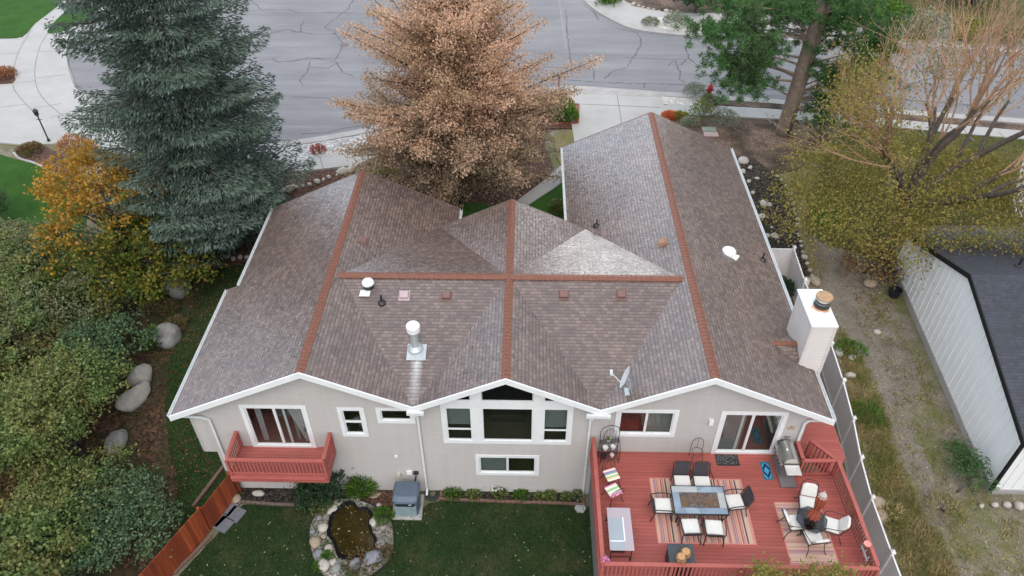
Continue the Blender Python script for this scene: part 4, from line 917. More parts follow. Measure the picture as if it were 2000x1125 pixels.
sb = G(440, 464); spruce((sb.x, sb.y, g(sb.y)), 25.5, 5.75)
# --- copper coloured tree in the middle: long rising leafy boughs
def copper(base, H, seed=11):
    rng = np.random.RandomState(seed)
    t = thing('copper_tree', 'large copper brown leafed tree standing behind the middle roof gable', 'tree', base)
    mb = MB(); mb.tube([(0, 0, -.2), (.1, .1, H * .35), (.2, 0, H * .8), (.2, 0, H)], [.24, .2, .1, .03], 9); mb.build('trunk', BARKD, t, smooth=True)
    P, A = [], []; br = MB()
    for i in range(320):
        f = rng.uniform(0, 1) ** 1.25; z = 1.4 + f * (H - 3.2)
        prof = 6.3 * min(1, .96 + f * .5) * max(.12, 1 - (max(0, f - .45) / .62) ** 1.5)
        a = rng.uniform(0, 6.283); Lb = max(.9, prof * rng.uniform(.6, 1.05) * (.93 + .2 * math.sin(a * 2 + z * .8) * math.sin(a * 3 - z * .5 + 1))); el = rng.uniform(.05, .6) + .5 * f
        o = np.array([math.cos(a), math.sin(a), 0]); s = np.array([-o[1], o[0], 0]); n = int(Lb / .12); tt = np.linspace(.18, 1, n)
        sag = rng.uniform(-.3, .05) * (1 - f)
        pts = o * (tt * Lb)[:, None] + np.array([0, 0, 1]) * (z + el * Lb * tt + sag * Lb * tt ** 2)[:, None] + np.array([.15, 0, 0])
        br.tube([(.12, 0, z), tuple(pts[n // 2]), tuple(pts[-1])], [.055, .035, .012], 3, cap=False)
        for p, q in zip(pts, tt):
            wd = .85 * (1 - q) ** .6 * min(1, Lb / 4) + .22; m = int(8 + wd * 18); e = rng.normal(size=(m, 3)) * wd * .55; e[:, 2] *= .55
            P.append(p + e); A.append(rng.normal(size=(m, 3)) + o * .7 + np.array([0, 0, .1]))
    P = np.concatenate(P); A = np.concatenate(A); print('copper leaves', len(P))
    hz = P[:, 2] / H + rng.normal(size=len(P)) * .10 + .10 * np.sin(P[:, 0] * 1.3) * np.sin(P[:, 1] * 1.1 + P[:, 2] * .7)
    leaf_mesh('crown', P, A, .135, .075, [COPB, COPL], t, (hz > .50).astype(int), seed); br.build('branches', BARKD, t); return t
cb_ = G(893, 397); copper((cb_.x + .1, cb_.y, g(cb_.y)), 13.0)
# --- tall pine on the mulch bed
def pine(base, top, seed=5):
    rng = np.random.RandomState(seed); base = Vector(base)
    t = thing('pine_tree', 'tall green pine with a bare grey trunk on the brown mulch bed', 'tree', base)
    mb = MB(); mb.tube([(0, 0, -.2), (.02, 0, .5), (.25, 0, 6), (.55, .1, 12), (.6, .2, 19)], [.52, .42, .36, .26, .06], 12)
    mb.tube([(.16, -.1, .1), (.42, .02, 3), (.65, 0, 7), (1.2, .2, 13)], [.34, .27, .22, .08], 10)
    mb.build('trunk', BARKO, t, smooth=True)
    cl = []
    P, A = [], []; br = MB(); rr = random.Random(seed)
    def clump(c, r, dens=1.0):
        n = int(300 * r * dens * 3); d = rng.normal(size=(n, 3)); d /= np.linalg.norm(d, axis=1)[:, None]; k = rng.randint(0, max(3, int(16 * r)), n)
        cs = rng.normal(size=(max(3, int(16 * r)), 3)) * np.array([.55, .55, .3]) * r
        P.append(np.array(c) + cs[k] + d * .03); A.append(d + np.array([0, 0, .35]))
    SPOTS = [(1440, 40, 0), (1500, 30, .5), (1560, 25, -1), (1640, 30, .5), (1700, 50, 0), (1745, 70, -.5), (1420, 100, -.5), (1470, 110, .5), (1490, 95, .5), (1440, 150, -.3), (1475, 155, .2), (1650, 125, 1.0), (1620, 90, .6),
             (1680, 100, -.4), (1720, 110, .8), (1625, 150, .8), (1640, 150, .6), (1625, 195, .8), (1560, 60, 1.6), (1660, 170, 1), (1700, 150, .2), (1610, 205, .6), (1430, 10, .4), (1610, 10, 1), (1680, 5, -1), (1540, 8, 1.5), (1480, 70, -1.4), (1400, 60, .5), (1655, 60, -1.2), (1445, 125, .8), (1620, 215, -.2)]
    for px, py, dy in SPOTS:
        c = at_y(px, py, base.y + dy) - base; r = rr.uniform(.85, 1.3)
        for _ in range(4): clump((c.x + rng.normal() * .5, c.y + rng.normal() * .7, c.z + rng.normal() * .35), r)
        zt_ = c.z - rr.uniform(.2, 1.2); x0 = .25 * zt_ / 6
        br.tube(bez((x0, 0, max(2.5, zt_)), c, (0, 0, rr.uniform(-.2, .6)), 4), [.09, .07, .05, .035, .02], 5, cap=False)
    for i in range(34):
        z = rng.uniform(12, 20); a = rng.uniform(0, 6.28); L = rng.uniform(1, 4.2) * (1 - (z - 12) / 11); c = (.6 + math.cos(a) * L, math.sin(a) * L, z); clump(c, 1.0); clump((c[0] * .7, c[1] * .7, z - .3), .8)
        br.tube([(.6, .1, z - .6), c], [.07, .02], 4, cap=False)
    P = np.concatenate(P); A = np.concatenate(A); leaf_mesh('crown', P, A, .27, .030, PINL, t, None, seed); br.build('branches', BARKO, t, smooth=True); return t
pb = G(1527, 262); pine((pb.x, pb.y, 2.5 if pb.y > 20 else g(pb.y)), None)
# --- half bare spreading tree on the right
def baretree(base, seed=8):
    rng = np.random.RandomState(seed); rr = random.Random(seed); base = Vector(base)
    t = thing('spreading_tree', 'half bare spreading tree with olive lower leaves and pinkish twigs beside white building', 'tree', base)
    tr, tw = MB(), MB(); tips = []
    def grow(p, d, L, r, lev):
        q = p + d * L
        bend = Vector((rr.uniform(-1, 1), rr.uniform(-1, 1), rr.uniform(-.3, .6))) * L * .12
        pts = bez(p, q, bend, 3); (tr if lev < 3 else tw).tube(pts, [r, r * .9, r * .8, r * .7], 8 if lev < 2 else (5 if lev < 3 else 3), cap=False)
        if lev >= 3: tips.extend([(tuple(x), lev) for x in pts[1:]])
        if lev == 6: return
        n = (4, 3, 4, 3, 3, 2)[lev]
        for i in range(n):
            a = d.orthogonal().normalized(); b = d.cross(a); th = rr.uniform(0, 6.283); sp = rr.uniform(.25, .62) if lev else rr.uniform(.4, .75)
            nd = (d + (a * math.cos(th) + b * math.sin(th)) * sp + Vector((0, 0, .10))).normalized()
            st = pts[3] if i < 2 or lev == 0 else pts[2]
            grow(st, nd, L * rr.uniform(.62, .9), r * ((.68 if i == 0 else .48) if lev < 2 else .5), lev + 1)
    # low trunk parted into leaning limbs
    tr.tube([(0, 0, -.2), (.1, .1, 1.0), (.35, .25, 2.2)], [.36, .30, .27], 10)
    root = Vector((.35, .25, 2.2))
    for d, L in (((.15, .05, 1), 2.6), ((.75, .15, .75), 3.0), ((-.45, -.2, .8), 2.2), ((.35, .7, .8), 2.6), ((.75, -.5, .55), 2.6), ((-.35, .6, .7), 2.3)):
        grow(root, Vector(d).normalized(), L, .17, 1)
    tr.build('trunk', BARK, t, smooth=True); tw.build('twigs', TWIG, t)
    pts = np.array([p for p, l in tips]); print('tips', len(pts), pts.max(0), pts.min(0))
    zc = pts[:, 2]; keep = rng.uniform(size=len(pts)) < np.clip(1.0 - (zc - 4.0) / 5.5, .10, 1)
    k = pts[keep]; n = np.clip((9 - k[:, 2]) * 2.4, 1, 14).astype(int); idx = np.repeat(np.arange(len(k)), n); P = k[idx] + rng.normal(size=(len(idx), 3)) * .2
    # leafy skirt low on the outside of the crown
    P2, _ = crown_pts(rng, [((-1.5, -.8, 2.6), (2.3, 2.0, 1.2)), ((1.8, -1.4, 2.6), (2.6, 2.0, 1.2)), ((3.6, .6, 3.0), (2.6, 2.0, 1.2)), ((-2.6, 1.2, 3.0), (1.8, 1.8, 1.2)), ((.2, -2.2, 2.0), (2.4, 1.2, 1.2)), ((5.0, -1.0, 3.0), (2.0, 1.6, 1.0)), ((.8, .6, 3.6), (3.0, 2.2, 1.2)), ((-3.6, -.4, 2.4), (1.6, 1.8, 1.1))], 20, 58, .38)
    P = np.concatenate([P, P2]); leaf_mesh('crown', P, None, .095, .065, OLVL, t, None, seed)
    t.scale = (1.32, 1.32, 1.32)
    return t
bb = G(1722, 500); baretree((bb.x, bb.y, g(bb.y)))
# --- maple turning orange, and the thicket on the left
def B(px, py): p = G(px, py); return (p.x, p.y, g(p.y))
def msplit(P, rng):
    v = (P[:, 2] - 4.1) * .5 - P[:, 0] * .34 + P[:, 1] * .16 + rng.normal(size=len(P)) * .35 + .9 * np.sin(P[:, 0] * 2.1 + P[:, 2] * 1.7) * np.sin(P[:, 1] * 1.6 + 1)
    return (v + P[:, 1] * .14 < -.12).astype(int)
bushy('maple_tree', 'maple turning from green to bright orange between the spruce and the boulders', 'tree', B(282, 545), 7, [((0, 0, 4.3), (3.1, 2.8, 2.3)), ((-1.9, 1.4, 5.2), (2.4, 2.4, 2.0)), ((1.6, -.7, 2.9), (2.3, 2.1, 1.9)), ((-.9, -.9, 3.6), (2.6, 2.4, 1.9)), ((-2.8, 2.6, 4.0), (2.0, 2.0, 1.8)), ((.9, .7, 1.9), (2.6, 2.2, 1.4)), ((1.9, -2.0, 2.3), (2.0, 1.8, 1.6)), ((.5, -2.6, 1.7), (1.9, 1.6, 1.4)), ((2.9, -1.0, 1.9), (1.7, 1.6, 1.5)), ((-1.1, -2.4, 2.4), (2.0, 1.7, 1.5))], [MAPL, MAPG], (.17, .13), 13, 36, .22, 21, .13, 3, BARKD, None, msplit)
TH = 'thicket of trees and shrubs along the left edge'
def clus(rx, h, n, seed):
    rr = random.Random(seed); return [((rr.uniform(-.5, .5) * rx, rr.uniform(-.5, .5) * rx, h * rr.uniform(.4, .72)), (rx * rr.uniform(.5, .75), rx * rr.uniform(.5, .75), h * rr.uniform(.26, .36))) for _ in range(n)]
thk = [
 ('shrub', 'loose grey green shrub just below the left lawn', 'shrub', 70, 545, 2.2, 3.0, GREYG, .17),
 ('oak_tree', 'pale grey green scrub oak left of the orange maple, reaching the frame edge', 'tree', 50, 610, 2.5, 3.8, OAKG, .16),
 ('oak_tree', 'light green scrub oak directly below the orange maple', 'tree', 170, 615, 2.1, 3.2, GREYG, .15),
 ('shrub', 'brown and russet shrub with thinning leaves in the middle of the thicket', 'shrub', 110, 720, 2.2, 3.0, OAKR, .14),
 ('shrub', 'blue green shrub leaning towards the split boulder', 'shrub', 222, 742, 2.0, 3.2, BLUEG, .15),
 ('oak_tree', 'mottled green scrub oak at the left frame edge below the grey green one', 'tree', 25, 760, 2.4, 4.6, OAKG, .15),
 ('shrub', 'tall mid green shrub at the left frame edge, two thirds of the way down', 'shrub', 18, 900, 1.9, 3.8, OAKG, .15),
 ('oak_tree', 'green scrub oak left of the flat grey boulder', 'tree', 148, 890, 2.6, 4.4, OAKG, .15),
 ('shrub', 'mid green shrub below the flat grey boulder', 'shrub', 165, 985, 1.7, 2.6, OAKG, .14),
 ('shrub', 'brown leafed low shrub in the shade at lower left', 'shrub', 80, 1010, 1.8, 1.8, OAKR, .13),
 ('shrub', 'blue green leafy shrub hanging over the wooden fence', 'shrub', 238, 1040, 1.8, 2.5, BLUEG, .125),
 ('shrub', 'dark green shrub behind the end of the wooden fence', 'shrub', 130, 1120, 1.8, 2.2, BLUEG, .125),
 ('oak_tree', 'bright green tree in the bottom left corner', 'tree', 30, 1190, 2.2, 4.0, OAKG, .17),
 ('shrub', 'dull green low shrub between the maple and the split boulder', 'shrub', 190, 668, 1.5, 1.9, OAKG, .14),
 ('oak_tree', 'leafy green oak at the far left above the russet shrub', 'tree', 45, 680, 2.3, 4.4, GREYG, .15),
]
for i, (nm, lb, ct, px, py, rx, h, mt, lf) in enumerate(thk):
    bushy(nm, lb, ct, B(px, py), h, clus(rx * 1.3, h * 1.1, 7, 40 + i), [mt], (lf * .95, lf * .62), 16, 48, .21, 60 + i, .08, 4, BARK, TH)
pbase = B(-12, 455)
rng = np.random.RandomState(77); t = thing('young_pine_tree', 'soft needled pine whose tip stands at the left frame edge above the lawn', 'tree', pbase)
mb = MB(); mb.tube([(0, 0, 0), (0, 0, 6.4)], [.14, .02], 6); mb.build('trunk', BARK, t)
P, A = [], []
for z in np.arange(.8, 6.4, .22):
    for a in rng.uniform(0, 6.28, 9):
        L = (6.6 - z) * .25 * rng.uniform(.6, 1.05) + .12
        for q in np.linspace(.3, 1, max(3, int(L / .16))):
            d = rng.normal(size=(14, 3)) + np.array([math.cos(a), math.sin(a), .7]); P.append(np.tile(np.array([math.cos(a) * L * q, math.sin(a) * L * q, z + .35 * L * q]), (14, 1)) + rng.normal(size=(14, 3)) * .06); A.append(d)
leaf_mesh('crown', np.concatenate(P), np.concatenate(A), .22, .04, leaf_mat('soft_pine_needles', [(0.05, .10, .04, 1), (.10, .16, .07, 1)]), t)
# --- grass: blades that break up the edges and the surface
def inside(poly, n, rng):
    P = np.array(poly); lo, hi = P.min(0), P.max(0); q = rng.uniform(lo, hi, (n, 2)); ins = np.zeros(n, bool)
    for (x1, y1), (x2, y2) in zip(poly, poly[1:] + poly[:1]):
        c = ((y1 > q[:, 1]) != (y2 > q[:, 1])) & (q[:, 0] < (x2 - x1) * (q[:, 1] - y1) / (y2 - y1 + 1e-12) + x1); ins ^= c
    return q[ins]
def blades(name, pxpoly, n, L, W, mat, seed, spread=.6, clump=0, up=1.0, zoff=.0):
    rng = np.random.RandomState(seed); q = inside(gp(pxpoly), n, rng)
    if clump: c = q[rng.randint(0, max(1, len(q) // clump), len(q))]; q = c + rng.normal(size=q.shape) * .12
    z = np.array([g(y) for y in q[:, 1]]) + zoff; P = np.column_stack([q, z]); A = rng.normal(size=(len(q), 3)) * spread + np.array([0, 0, up])
    return tag(leaf_mesh(name, P, A, L, W, mat, None, None, seed), kind='stuff', cat='grass')
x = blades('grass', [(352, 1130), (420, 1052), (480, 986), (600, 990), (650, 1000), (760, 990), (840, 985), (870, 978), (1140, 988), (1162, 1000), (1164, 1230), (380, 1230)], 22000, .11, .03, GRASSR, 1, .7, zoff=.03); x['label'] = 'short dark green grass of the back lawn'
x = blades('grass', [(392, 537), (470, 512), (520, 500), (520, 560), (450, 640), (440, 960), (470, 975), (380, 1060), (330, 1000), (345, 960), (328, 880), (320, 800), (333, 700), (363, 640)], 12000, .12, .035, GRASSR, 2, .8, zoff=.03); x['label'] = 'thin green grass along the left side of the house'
x = blades('dry_grass', [(1640, 640), (1665, 680), (1700, 740), (1735, 830), (1750, 900), (1785, 980), (1835, 1060), (1900, 1180), (1790, 1180), (1760, 1110), (1715, 990), (1690, 900), (1665, 800), (1645, 720)], 16000, .30, .03, STRAW, 3, .55, 6); x['label'] = 'tall dry straw coloured grass along the outside of the vinyl fence'
x = blades('dry_grass', [(1700, 560), (1790, 680), (1860, 820), (1920, 960), (1960, 1020), (2050, 1000), (2050, 1180), (1820, 1180), (1780, 980), (1740, 860), (1745, 760), (1690, 660), (1660, 600)], 9000, .20, .035, STRAW, 4, .8, 9); x['label'] = 'scattered weeds and dry tufts on the bare side yard'
x = blades('grass', [(1600, 330), (1642, 246), (1800, 252), (2060, 280), (2060, 430), (1800, 440), (1700, 500), (1576, 455), (1570, 385)], 15000, .13, .035, gm('olive_blades', (.07, .085, .025, 1), (.17, .15, .06, 1)), 5, .8, zoff=.05); x['label'] = 'olive green front lawn below the half bare tree'
x = blades('grass', [(1505, 350), (1560, 334), (1600, 302), (1596, 340), (1576, 390), (1580, 455), (1620, 520), (1600, 560), (1580, 530), (1564, 470), (1556, 410), (1535, 365)], 5000, .16, .035, STRAW, 6, .8, zoff=.05); x['label'] = 'dry yellowish grass beside the stone edged mulch bed'
def fallen(name, pxpoly, n, mat, seed, label, s=.07, zoff=.05):
    rng = np.random.RandomState(seed); q = inside(gp(pxpoly), n, rng); z = np.array([g(y) for y in q[:, 1]]) + zoff + rng.uniform(0, .04, len(q))
    A = rng.normal(size=(len(q), 3)) * np.array([1, 1, .12]); o = leaf_mesh(name, np.column_stack([q, z]), A, s, s * .7, mat, None, None, seed); return tag(o, label, 'leaves', kind='stuff')
fallen('fallen_leaves', [(360, 1125), (480, 990), (600, 990), (1140, 990), (1162, 1000), (1164, 1200), (380, 1200)], 260, gm('pale_fallen_leaves', (.30, .27, .15, 1), (.5, .46, .3, 1)), 7, 'small pale fallen leaves scattered over the back lawn')
fallen('fallen_leaves', [(340, 500), (470, 500), (440, 640), (430, 900), (330, 1000), (230, 1120), (-20, 1120), (-20, 560), (200, 560)], 9000, gm('brown_fallen_leaves', (.06, .035, .02, 1), (.24, .13, .065, 1)), 8, 'brown fallen leaves carpeting the ground below the thicket', .11)
fallen('fallen_leaves', [(440, 350), (560, 341), (700, 327), (760, 310), (760, 420), (560, 420), (470, 520), (380, 505)], 900, gm('red_brown_leaves', (.10, .045, .03, 1), (.28, .14, .09, 1)), 9, 'red brown fallen leaves on the bed below the spruce', .1)
fallen('fallen_leaves', [(1640, 470), (1760, 480), (1770, 580), (1700, 640), (1640, 540)], 900, gm('russet_fallen_leaves', (.12, .06, .03, 1), (.34, .18, .10, 1)), 10, 'russet fallen leaves below the half bare tree', .1)
fallen('fallen_leaves', [(395, 520), (450, 515), (430, 640), (400, 760), (420, 900), (440, 990), (370, 1050), (320, 1000), (330, 850), (350, 690)], 1100, gm('mixed_fallen_leaves', (.12, .075, .035, 1), (.30, .20, .10, 1)), 11, 'brown fallen leaves drifting over the side lawn', .09)
# ------------------------------------------------------------------ balcony
ZD = ZF - 0.02
def rail_run(add, a, b, z, h=.95, base=0.1, step=.135, balname='baluster', par=None, bl=None, post=(True, True), tw=.14):
    a = Vector((*a, z)); b = Vector((*b, z)); d = b - a; L = d.length; dn = d.normalized(); up = Vector((0, 0, 1))
    add.bar(a + up * (h - .02), b + up * (h - .02), tw, .04)
    add.bar(a + up * (h - .09), b + up * (h - .09), .04, .09); add.bar(a + up * base, b + up * base, .04, .09)
    for k, p in enumerate((a, b)):
        if post[k]: add.box((p.x, p.y, z + h / 2 - .04), (.1, .1, h - .04))
    n = int(L / step)
    for i in range(1, n):
        q = a + d * (i / n); bl.append((q.x, q.y, z + base, z + h - .1, dn.x))
def baluster_parts(parent, bl, mat, limit=100):
    bl = sorted(bl, key=lambda q: (Vector(q[:3]) - CAM).length); ms = {}
    for q in bl[:limit]:
        mb = MB(); mb.box((0, 0, (q[3] - q[2]) / 2), (.062 if abs(q[4]) > .5 else .03, .03 if abs(q[4]) > .5 else .062, q[3] - q[2]))
        key = abs(q[4]) > .5
        if key not in ms: ms[key] = mb.build('baluster', mat, parent, loc=q[:3])
        else: o = ms[key].copy(); col.objects.link(o); o.location = q[:3]
    if len(bl) > limit:
        mb = MB()
        for q in bl[limit:]: mb.box((q[0], q[1], (q[2] + q[3]) / 2), (.062 if abs(q[4]) > .5 else .03, .03 if abs(q[4]) > .5 else .062, q[3] - q[2]))
        tag(mb.build('balusters', mat, parent), kind='stuff')
def boards_mat(name, c1, c2, axis=1, w_=.14):
    m, nt, b = new_mat(name); k = NT(nt); tc = k.coord()
    sx = k.n('ShaderNodeSeparateXYZ'); k.l(tc, sx.inputs[0]); v = k.math('DIVIDE', sx.outputs[axis], w_)
    fl = k.math('FLOOR', v); fr = k.math('FRACT', v)
    wn_ = k.n('ShaderNodeTexWhiteNoise', noise_dimensions='1D'); k.l(fl, wn_.inputs['W'])
    c = k.mix(wn_.outputs['Value'], c1, c2)
    st = (1.2, 14, 1) if axis == 1 else (14, 1.2, 1)
    c = k.mix(1.0, c, k.ramp(k.noise(k.coord(sc_=st), 1.0, 4, .7), [(.3, (.86, .86, .86)), (.7, (1.1, 1.1, 1.1))]), 'MULTIPLY')
    sc2 = k.ramp(k.noise(k.coord(sc_=(1.3, 9, 1) if axis == 1 else (9, 1.3, 1), loc=(3, 1, 0)), 1.6, 6, .75), [(.70, (0, 0, 0)), (.74, (1, 1, 1))]); c = k.mix(k.math('MULTIPLY', sc2, .4), c, S(200, 150, 140))
    c = k.mix(k.math('MULTIPLY', k.ramp(k.noise(k.coord(), .7, 4), [(.45, (0, 0, 0)), (.7, (1, 1, 1))]), .35), c, S(128, 82, 76))
    gap = k.math('LESS_THAN', fr, .045); c = k.mix(k.math('MULTIPLY', gap, .85), c, tuple(q * .12 for q in c1[:3]) + (1,))
    k.l(c, b.inputs['Base Color']); b.inputs['Roughness'].default_value = .6; b.inputs['Specular IOR Level'].default_value = .3
    k.l(k.bump(k.math('SUBTRACT', 1.0, gap), .6, .01), b.inputs['Normal']); return m
DECKM = boards_mat('red_deck_boards', S(168, 92, 84), S(157, 83, 76))
BALM = boards_mat('red_balcony_boards', S(166, 94, 86), S(156, 85, 78))
bal = thing('balcony', 'small red stained wooden balcony below the left sliding door', 'balcony', (0, 0, 0))
bx0, bx1, byf = -10.22, -6.62, -1.38
mb = MB(); mb.span((bx0, byf, ZD - .10), (bx1, -.03, ZD - .02)); mb.build('floor', BALM, bal)
mb = MB(); mb.span((bx0 - .05, byf - .06, ZD - .34), (bx1 + .05, byf - .005, ZD - .015)); mb.span((bx0 - .05, byf - .005, ZD - .34), (bx0 - .002, -.03, ZD - .015)); mb.span((bx1 + .002, byf - .005, ZD - .34), (bx1 + .05, -.03, ZD - .015)); mb.span((bx0, byf - .16, ZD - .03), (bx1, byf - .062, ZD + .005)); mb.build('fascia', REDRAIL, bal)
mb = MB(); bl = []
rail_run(mb, (bx0, byf + .02), (bx1, byf + .02), ZD, bl=bl); rail_run(mb, (bx0, byf + .1), (bx0, -.06), ZD, bl=bl, post=(False, True)); rail_run(mb, (bx1, byf + .1), (bx1, -.06), ZD, bl=bl, post=(False, True))
mb.build('railing', REDRAIL, bal, bevel=.006); baluster_parts(bal, bl, REDRAIL)
# ------------------------------------------------------------------ deck
dk = thing('deck', 'large red stained raised deck with railings behind the right wing', 'deck', (0, 0, 0))
dx0, dx1, dyf = 3.42, 12.4, -5.24
mb = MB(); mb.prism([(dx0, dyf), (dx1, dyf), (dx1, -1.0), (11.1, -1.0), (11.1, -.03), (dx0, -.03)], ZD - .12, ZD - .02, 0); mb.build('floor', DECKM, dk)
mb = MB(); mb.prism([(11.27, .0), (11.27, 5.0), (13.1, 5.0), (13.1, -.2), (12.5, -1.0), (12.42, -.99), (11.6, -.03)], ZD - .14, ZD - .03, 0); mb.build('landing', DECKM, dk)
mb = MB()
mb.span((dx0 - .06, dyf - .06, ZD - .36), (dx1 + .06, dyf - .004, ZD - .015)); mb.span((dx0 - .06, dyf - .004, ZD - .36), (dx0 - .004, -.03, ZD - .015)); mb.span((dx1 + .004, dyf - .004, ZD - .36), (dx1 + .06, -1.0, ZD - .015))
mb.span((13.1, -.2, ZD - .34), (13.15, 5.0, ZD - .02)); mb.build('fascia', REDRAIL, dk)
mb = MB()
for x in (3.6, 6.5, 9.4, 12.2):
    for y in (-5.05, -2.4): mb.box((x, y, (ZD - .36) / 2), (.14, .14, ZD - .36))
for y in (.5, 3.5): mb.box((12.9, y, 1.4), (.14, .14, 2.7))
mb.build('post', REDWOOD, dk)
mb = MB()
for k in range(8): mb.span((11.75 - .0 * k, -.95 + .11 * k, ZD - .2 - .18 * k), (12.3, -.8 + .11 * k, ZD - .15 - .18 * k))
mb.build('stairs', REDWOOD, dk)
mb = MB(); mb.span((dx0 + .05, dyf + .1, 0), (dx0 + .09, -.03, ZD - .36)); mb.build('skirting', M('grey_skirting', (.20, .21, .20, 1), (.15, .155, .15, 1), 3, .8), dk)
mb = MB(); bl = []
ys = [-.12, -2.7, dyf]
for a, b in ((0, 1), (1, 2)): rail_run(mb, (dx0, ys[a]), (dx0, ys[b]), ZD, bl=bl, post=(a == 0, True))
xs_ = [dx0, 5.7, 8.0, 10.2, dx1]
for i in range(4): rail_run(mb, (xs_[i] + .05 * (i == 0), dyf), (xs_[i + 1], dyf), ZD, bl=bl, post=(False, True))
rail_run(mb, (dx1, dyf + .09), (dx1, -3.1), ZD, bl=bl, post=(False, True)); rail_run(mb, (dx1, -3.1), (12.36, -1.0), ZD, bl=bl, post=(False, True))
rail_run(mb, (11.09, -1.02), (12.27, -1.0), ZD, bl=bl, post=(True, False)); rail_run(mb, (11.09, -.93), (11.09, -.16), ZD, bl=bl, post=(False, True)); rail_run(mb, (12.29, -.93), (11.62, -.1), ZD, bl=bl, post=(False, True))
mb.build('railing', REDRAIL, dk, bevel=.006); baluster_parts(dk, bl, REDRAIL)
# worn pale patches on the boards
# ------------------------------------------------------------------ rugs and mats
def stripes(name, cols, axis, L, seed):
    m, nt, b = new_mat(name); k = NT(nt); tc = k.coord(); sx = k.n('ShaderNodeSeparateXYZ'); k.l(tc, sx.inputs[0])
    v = k.math('FRACT', k.math('ADD', k.math('DIVIDE', sx.outputs[axis], L), .5)); rr = random.Random(seed)
    st = []; p = 0.0
    while p < .985 and len(st) < 31: st.append((p, cols[rr.choice((0, 0, 0, 1, 1, 2, 2, 3, 4, 5)) if len(st) % 2 else rr.choice((0, 1, 0, 1))])); p += rr.choice((.012, .02, .03, .045, .06))
    c = k.ramp(v, st, 'CONSTANT'); c = k.mix(1.0, c, k.ramp(k.noise(k.coord(sc_=(60, 60, 1)), 1, 2), [(.3, (.85,) * 3), (.7, (1.1,) * 3)]), 'MULTIPLY')
    k.l(c, b.inputs['Base Color']); b.inputs['Roughness'].default_value = .95; return m
RC = [S(196, 168, 150), S(190, 140, 128), S(140, 118, 140), S(84, 66, 78), S(160, 82, 78), S(150, 140, 168)]
def rug(name, label, x0, x1, y0, y1, mat, edge, cat='rug'):
    t = thing(name, label, cat, ((x0 + x1) / 2, (y0 + y1) / 2, ZD - .018)); w_, h_ = (x1 - x0) / 2, (y1 - y0) / 2
    mb = MB(); mb.span((-w_ + .05, -h_ + .05, 0), (w_ - .05, h_ - .05, .012)); mb.build('mat', mat, t)
    mb = MB()
    for a, b in (((-w_, -h_, 0), (w_, -h_ + .05, .012)), ((-w_, h_ - .05, 0), (w_, h_, .012)), ((-w_, -h_ + .05, 0), (-w_ + .05, h_ - .05, .012)), ((w_ - .05, -h_ + .05, 0), (w_, h_ - .05, .012))): mb.span(a, b)
    mb.build('border', edge, t); return t
EDGE = M('salmon_binding', S(206, 140, 126), None, 5, .9)
rug('rug', 'large striped outdoor rug below the rectangular dining table', 5.5, 8.93, -3.92, -1.22, stripes('striped_rug', RC, 0, .86, 3), EDGE)
rug('rug', 'smaller striped outdoor rug below the round patio table', 9.92, 11.58, -4.66, -2.18, stripes('cross_striped_rug', RC, 1, .83, 9), EDGE)
def dotmat():
    m, nt, b = new_mat('black_dotted_rubber'); k = NT(nt); vo = k.n('ShaderNodeTexVoronoi'); k.l(k.coord(), vo.inputs[0]); vo.inputs['Scale'].default_value = 16; vo.inputs['Randomness'].default_value = .5
    k.l(k.ramp(vo.outputs['Distance'], [(.22, (.30, .30, .30)), (.30, (.012, .012, .012))]), b.inputs['Base Color']); b.inputs['Roughness'].default_value = .7; return m
rug('doormat', 'black dotted doormat at the foot of the right sliding door', 8.15, 9.02, -.62, -.1, dotmat(), BLACK, 'doormat')
def diamond():
    m, nt, b = new_mat('diamond_pattern'); k = NT(nt); sx = k.n('ShaderNodeSeparateXYZ'); k.l(k.coord(), sx.inputs[0])
    d = k.math('ADD', k.math('DIVIDE', k.math('ABSOLUTE', sx.outputs[0]), .24), k.math('DIVIDE', k.math('ABSOLUTE', sx.outputs[1]), .44))
    c = k.ramp(d, [(0, S(70, 150, 190)), (.28, S(26, 34, 90)), (.5, S(60, 160, 180)), (.68, S(80, 60, 130)), (.9, S(40, 110, 150)), (1.0, S(150, 90, 130))], 'CONSTANT')
    k.l(k.math('MULTIPLY', d, .62), c.node.inputs[0]); k.l(c, b.inputs['Base Color']); b.inputs['Roughness'].default_value = .95; return m
rug('doormat', 'blue and purple diamond patterned mat beside the grill', 9.80, 10.16, -1.22, -.42, diamond(), M('teal_binding', S(50, 120, 140), None, 5, .9), 'mat')
# ------------------------------------------------------------------ furniture on the deck
CUSH = M('white_cushion', (.72, .72, .69, 1), (.62, .62, .59, 1), 7, .9, .2, 12)
SLING = M('dark_sling_fabric', (.035, .033, .04, 1), (.05, .045, .055, 1), 40, .8)
IRON = M('wrought_iron', (.018, .017, .018, 1), (.03, .028, .028, 1), 20, .45, spec=.5)
SLATE = speckle('blue_grey_slate', [(.20, .27, .34, 1), (.27, .34, .42, 1), (.33, .40, .46, 1)], 1.4, .45, .05)
SLATE2 = M('pale_slate', (.42, .45, .45, 1), (.34, .37, .38, 1), 3, .5)
dt = thing('dining_table', 'rectangular slate tiled dining table with a brown mosaic centre', 'table', (7.03, -2.63, ZD - .006))
W_, H_ = .95, .59
mb = MB()
for a, b in (((-W_, -H_), (W_, -H_ + .03)), ((-W_, H_ - .03), (W_, H_)), ((-W_, -H_ + .03), (-W_ + .03, H_ - .03)), ((W_ - .03, -H_ + .03), (W_, H_ - .03))): mb.span((*a, .66), (*b, .735))
mb.span((-W_ + .06, -H_ + .08, .60), (W_ - .06, -H_ + .11, .66)); mb.span((-W_ + .06, H_ - .11, .60), (W_ - .06, H_ - .08, .66)); mb.build('frame', IRON, dt)
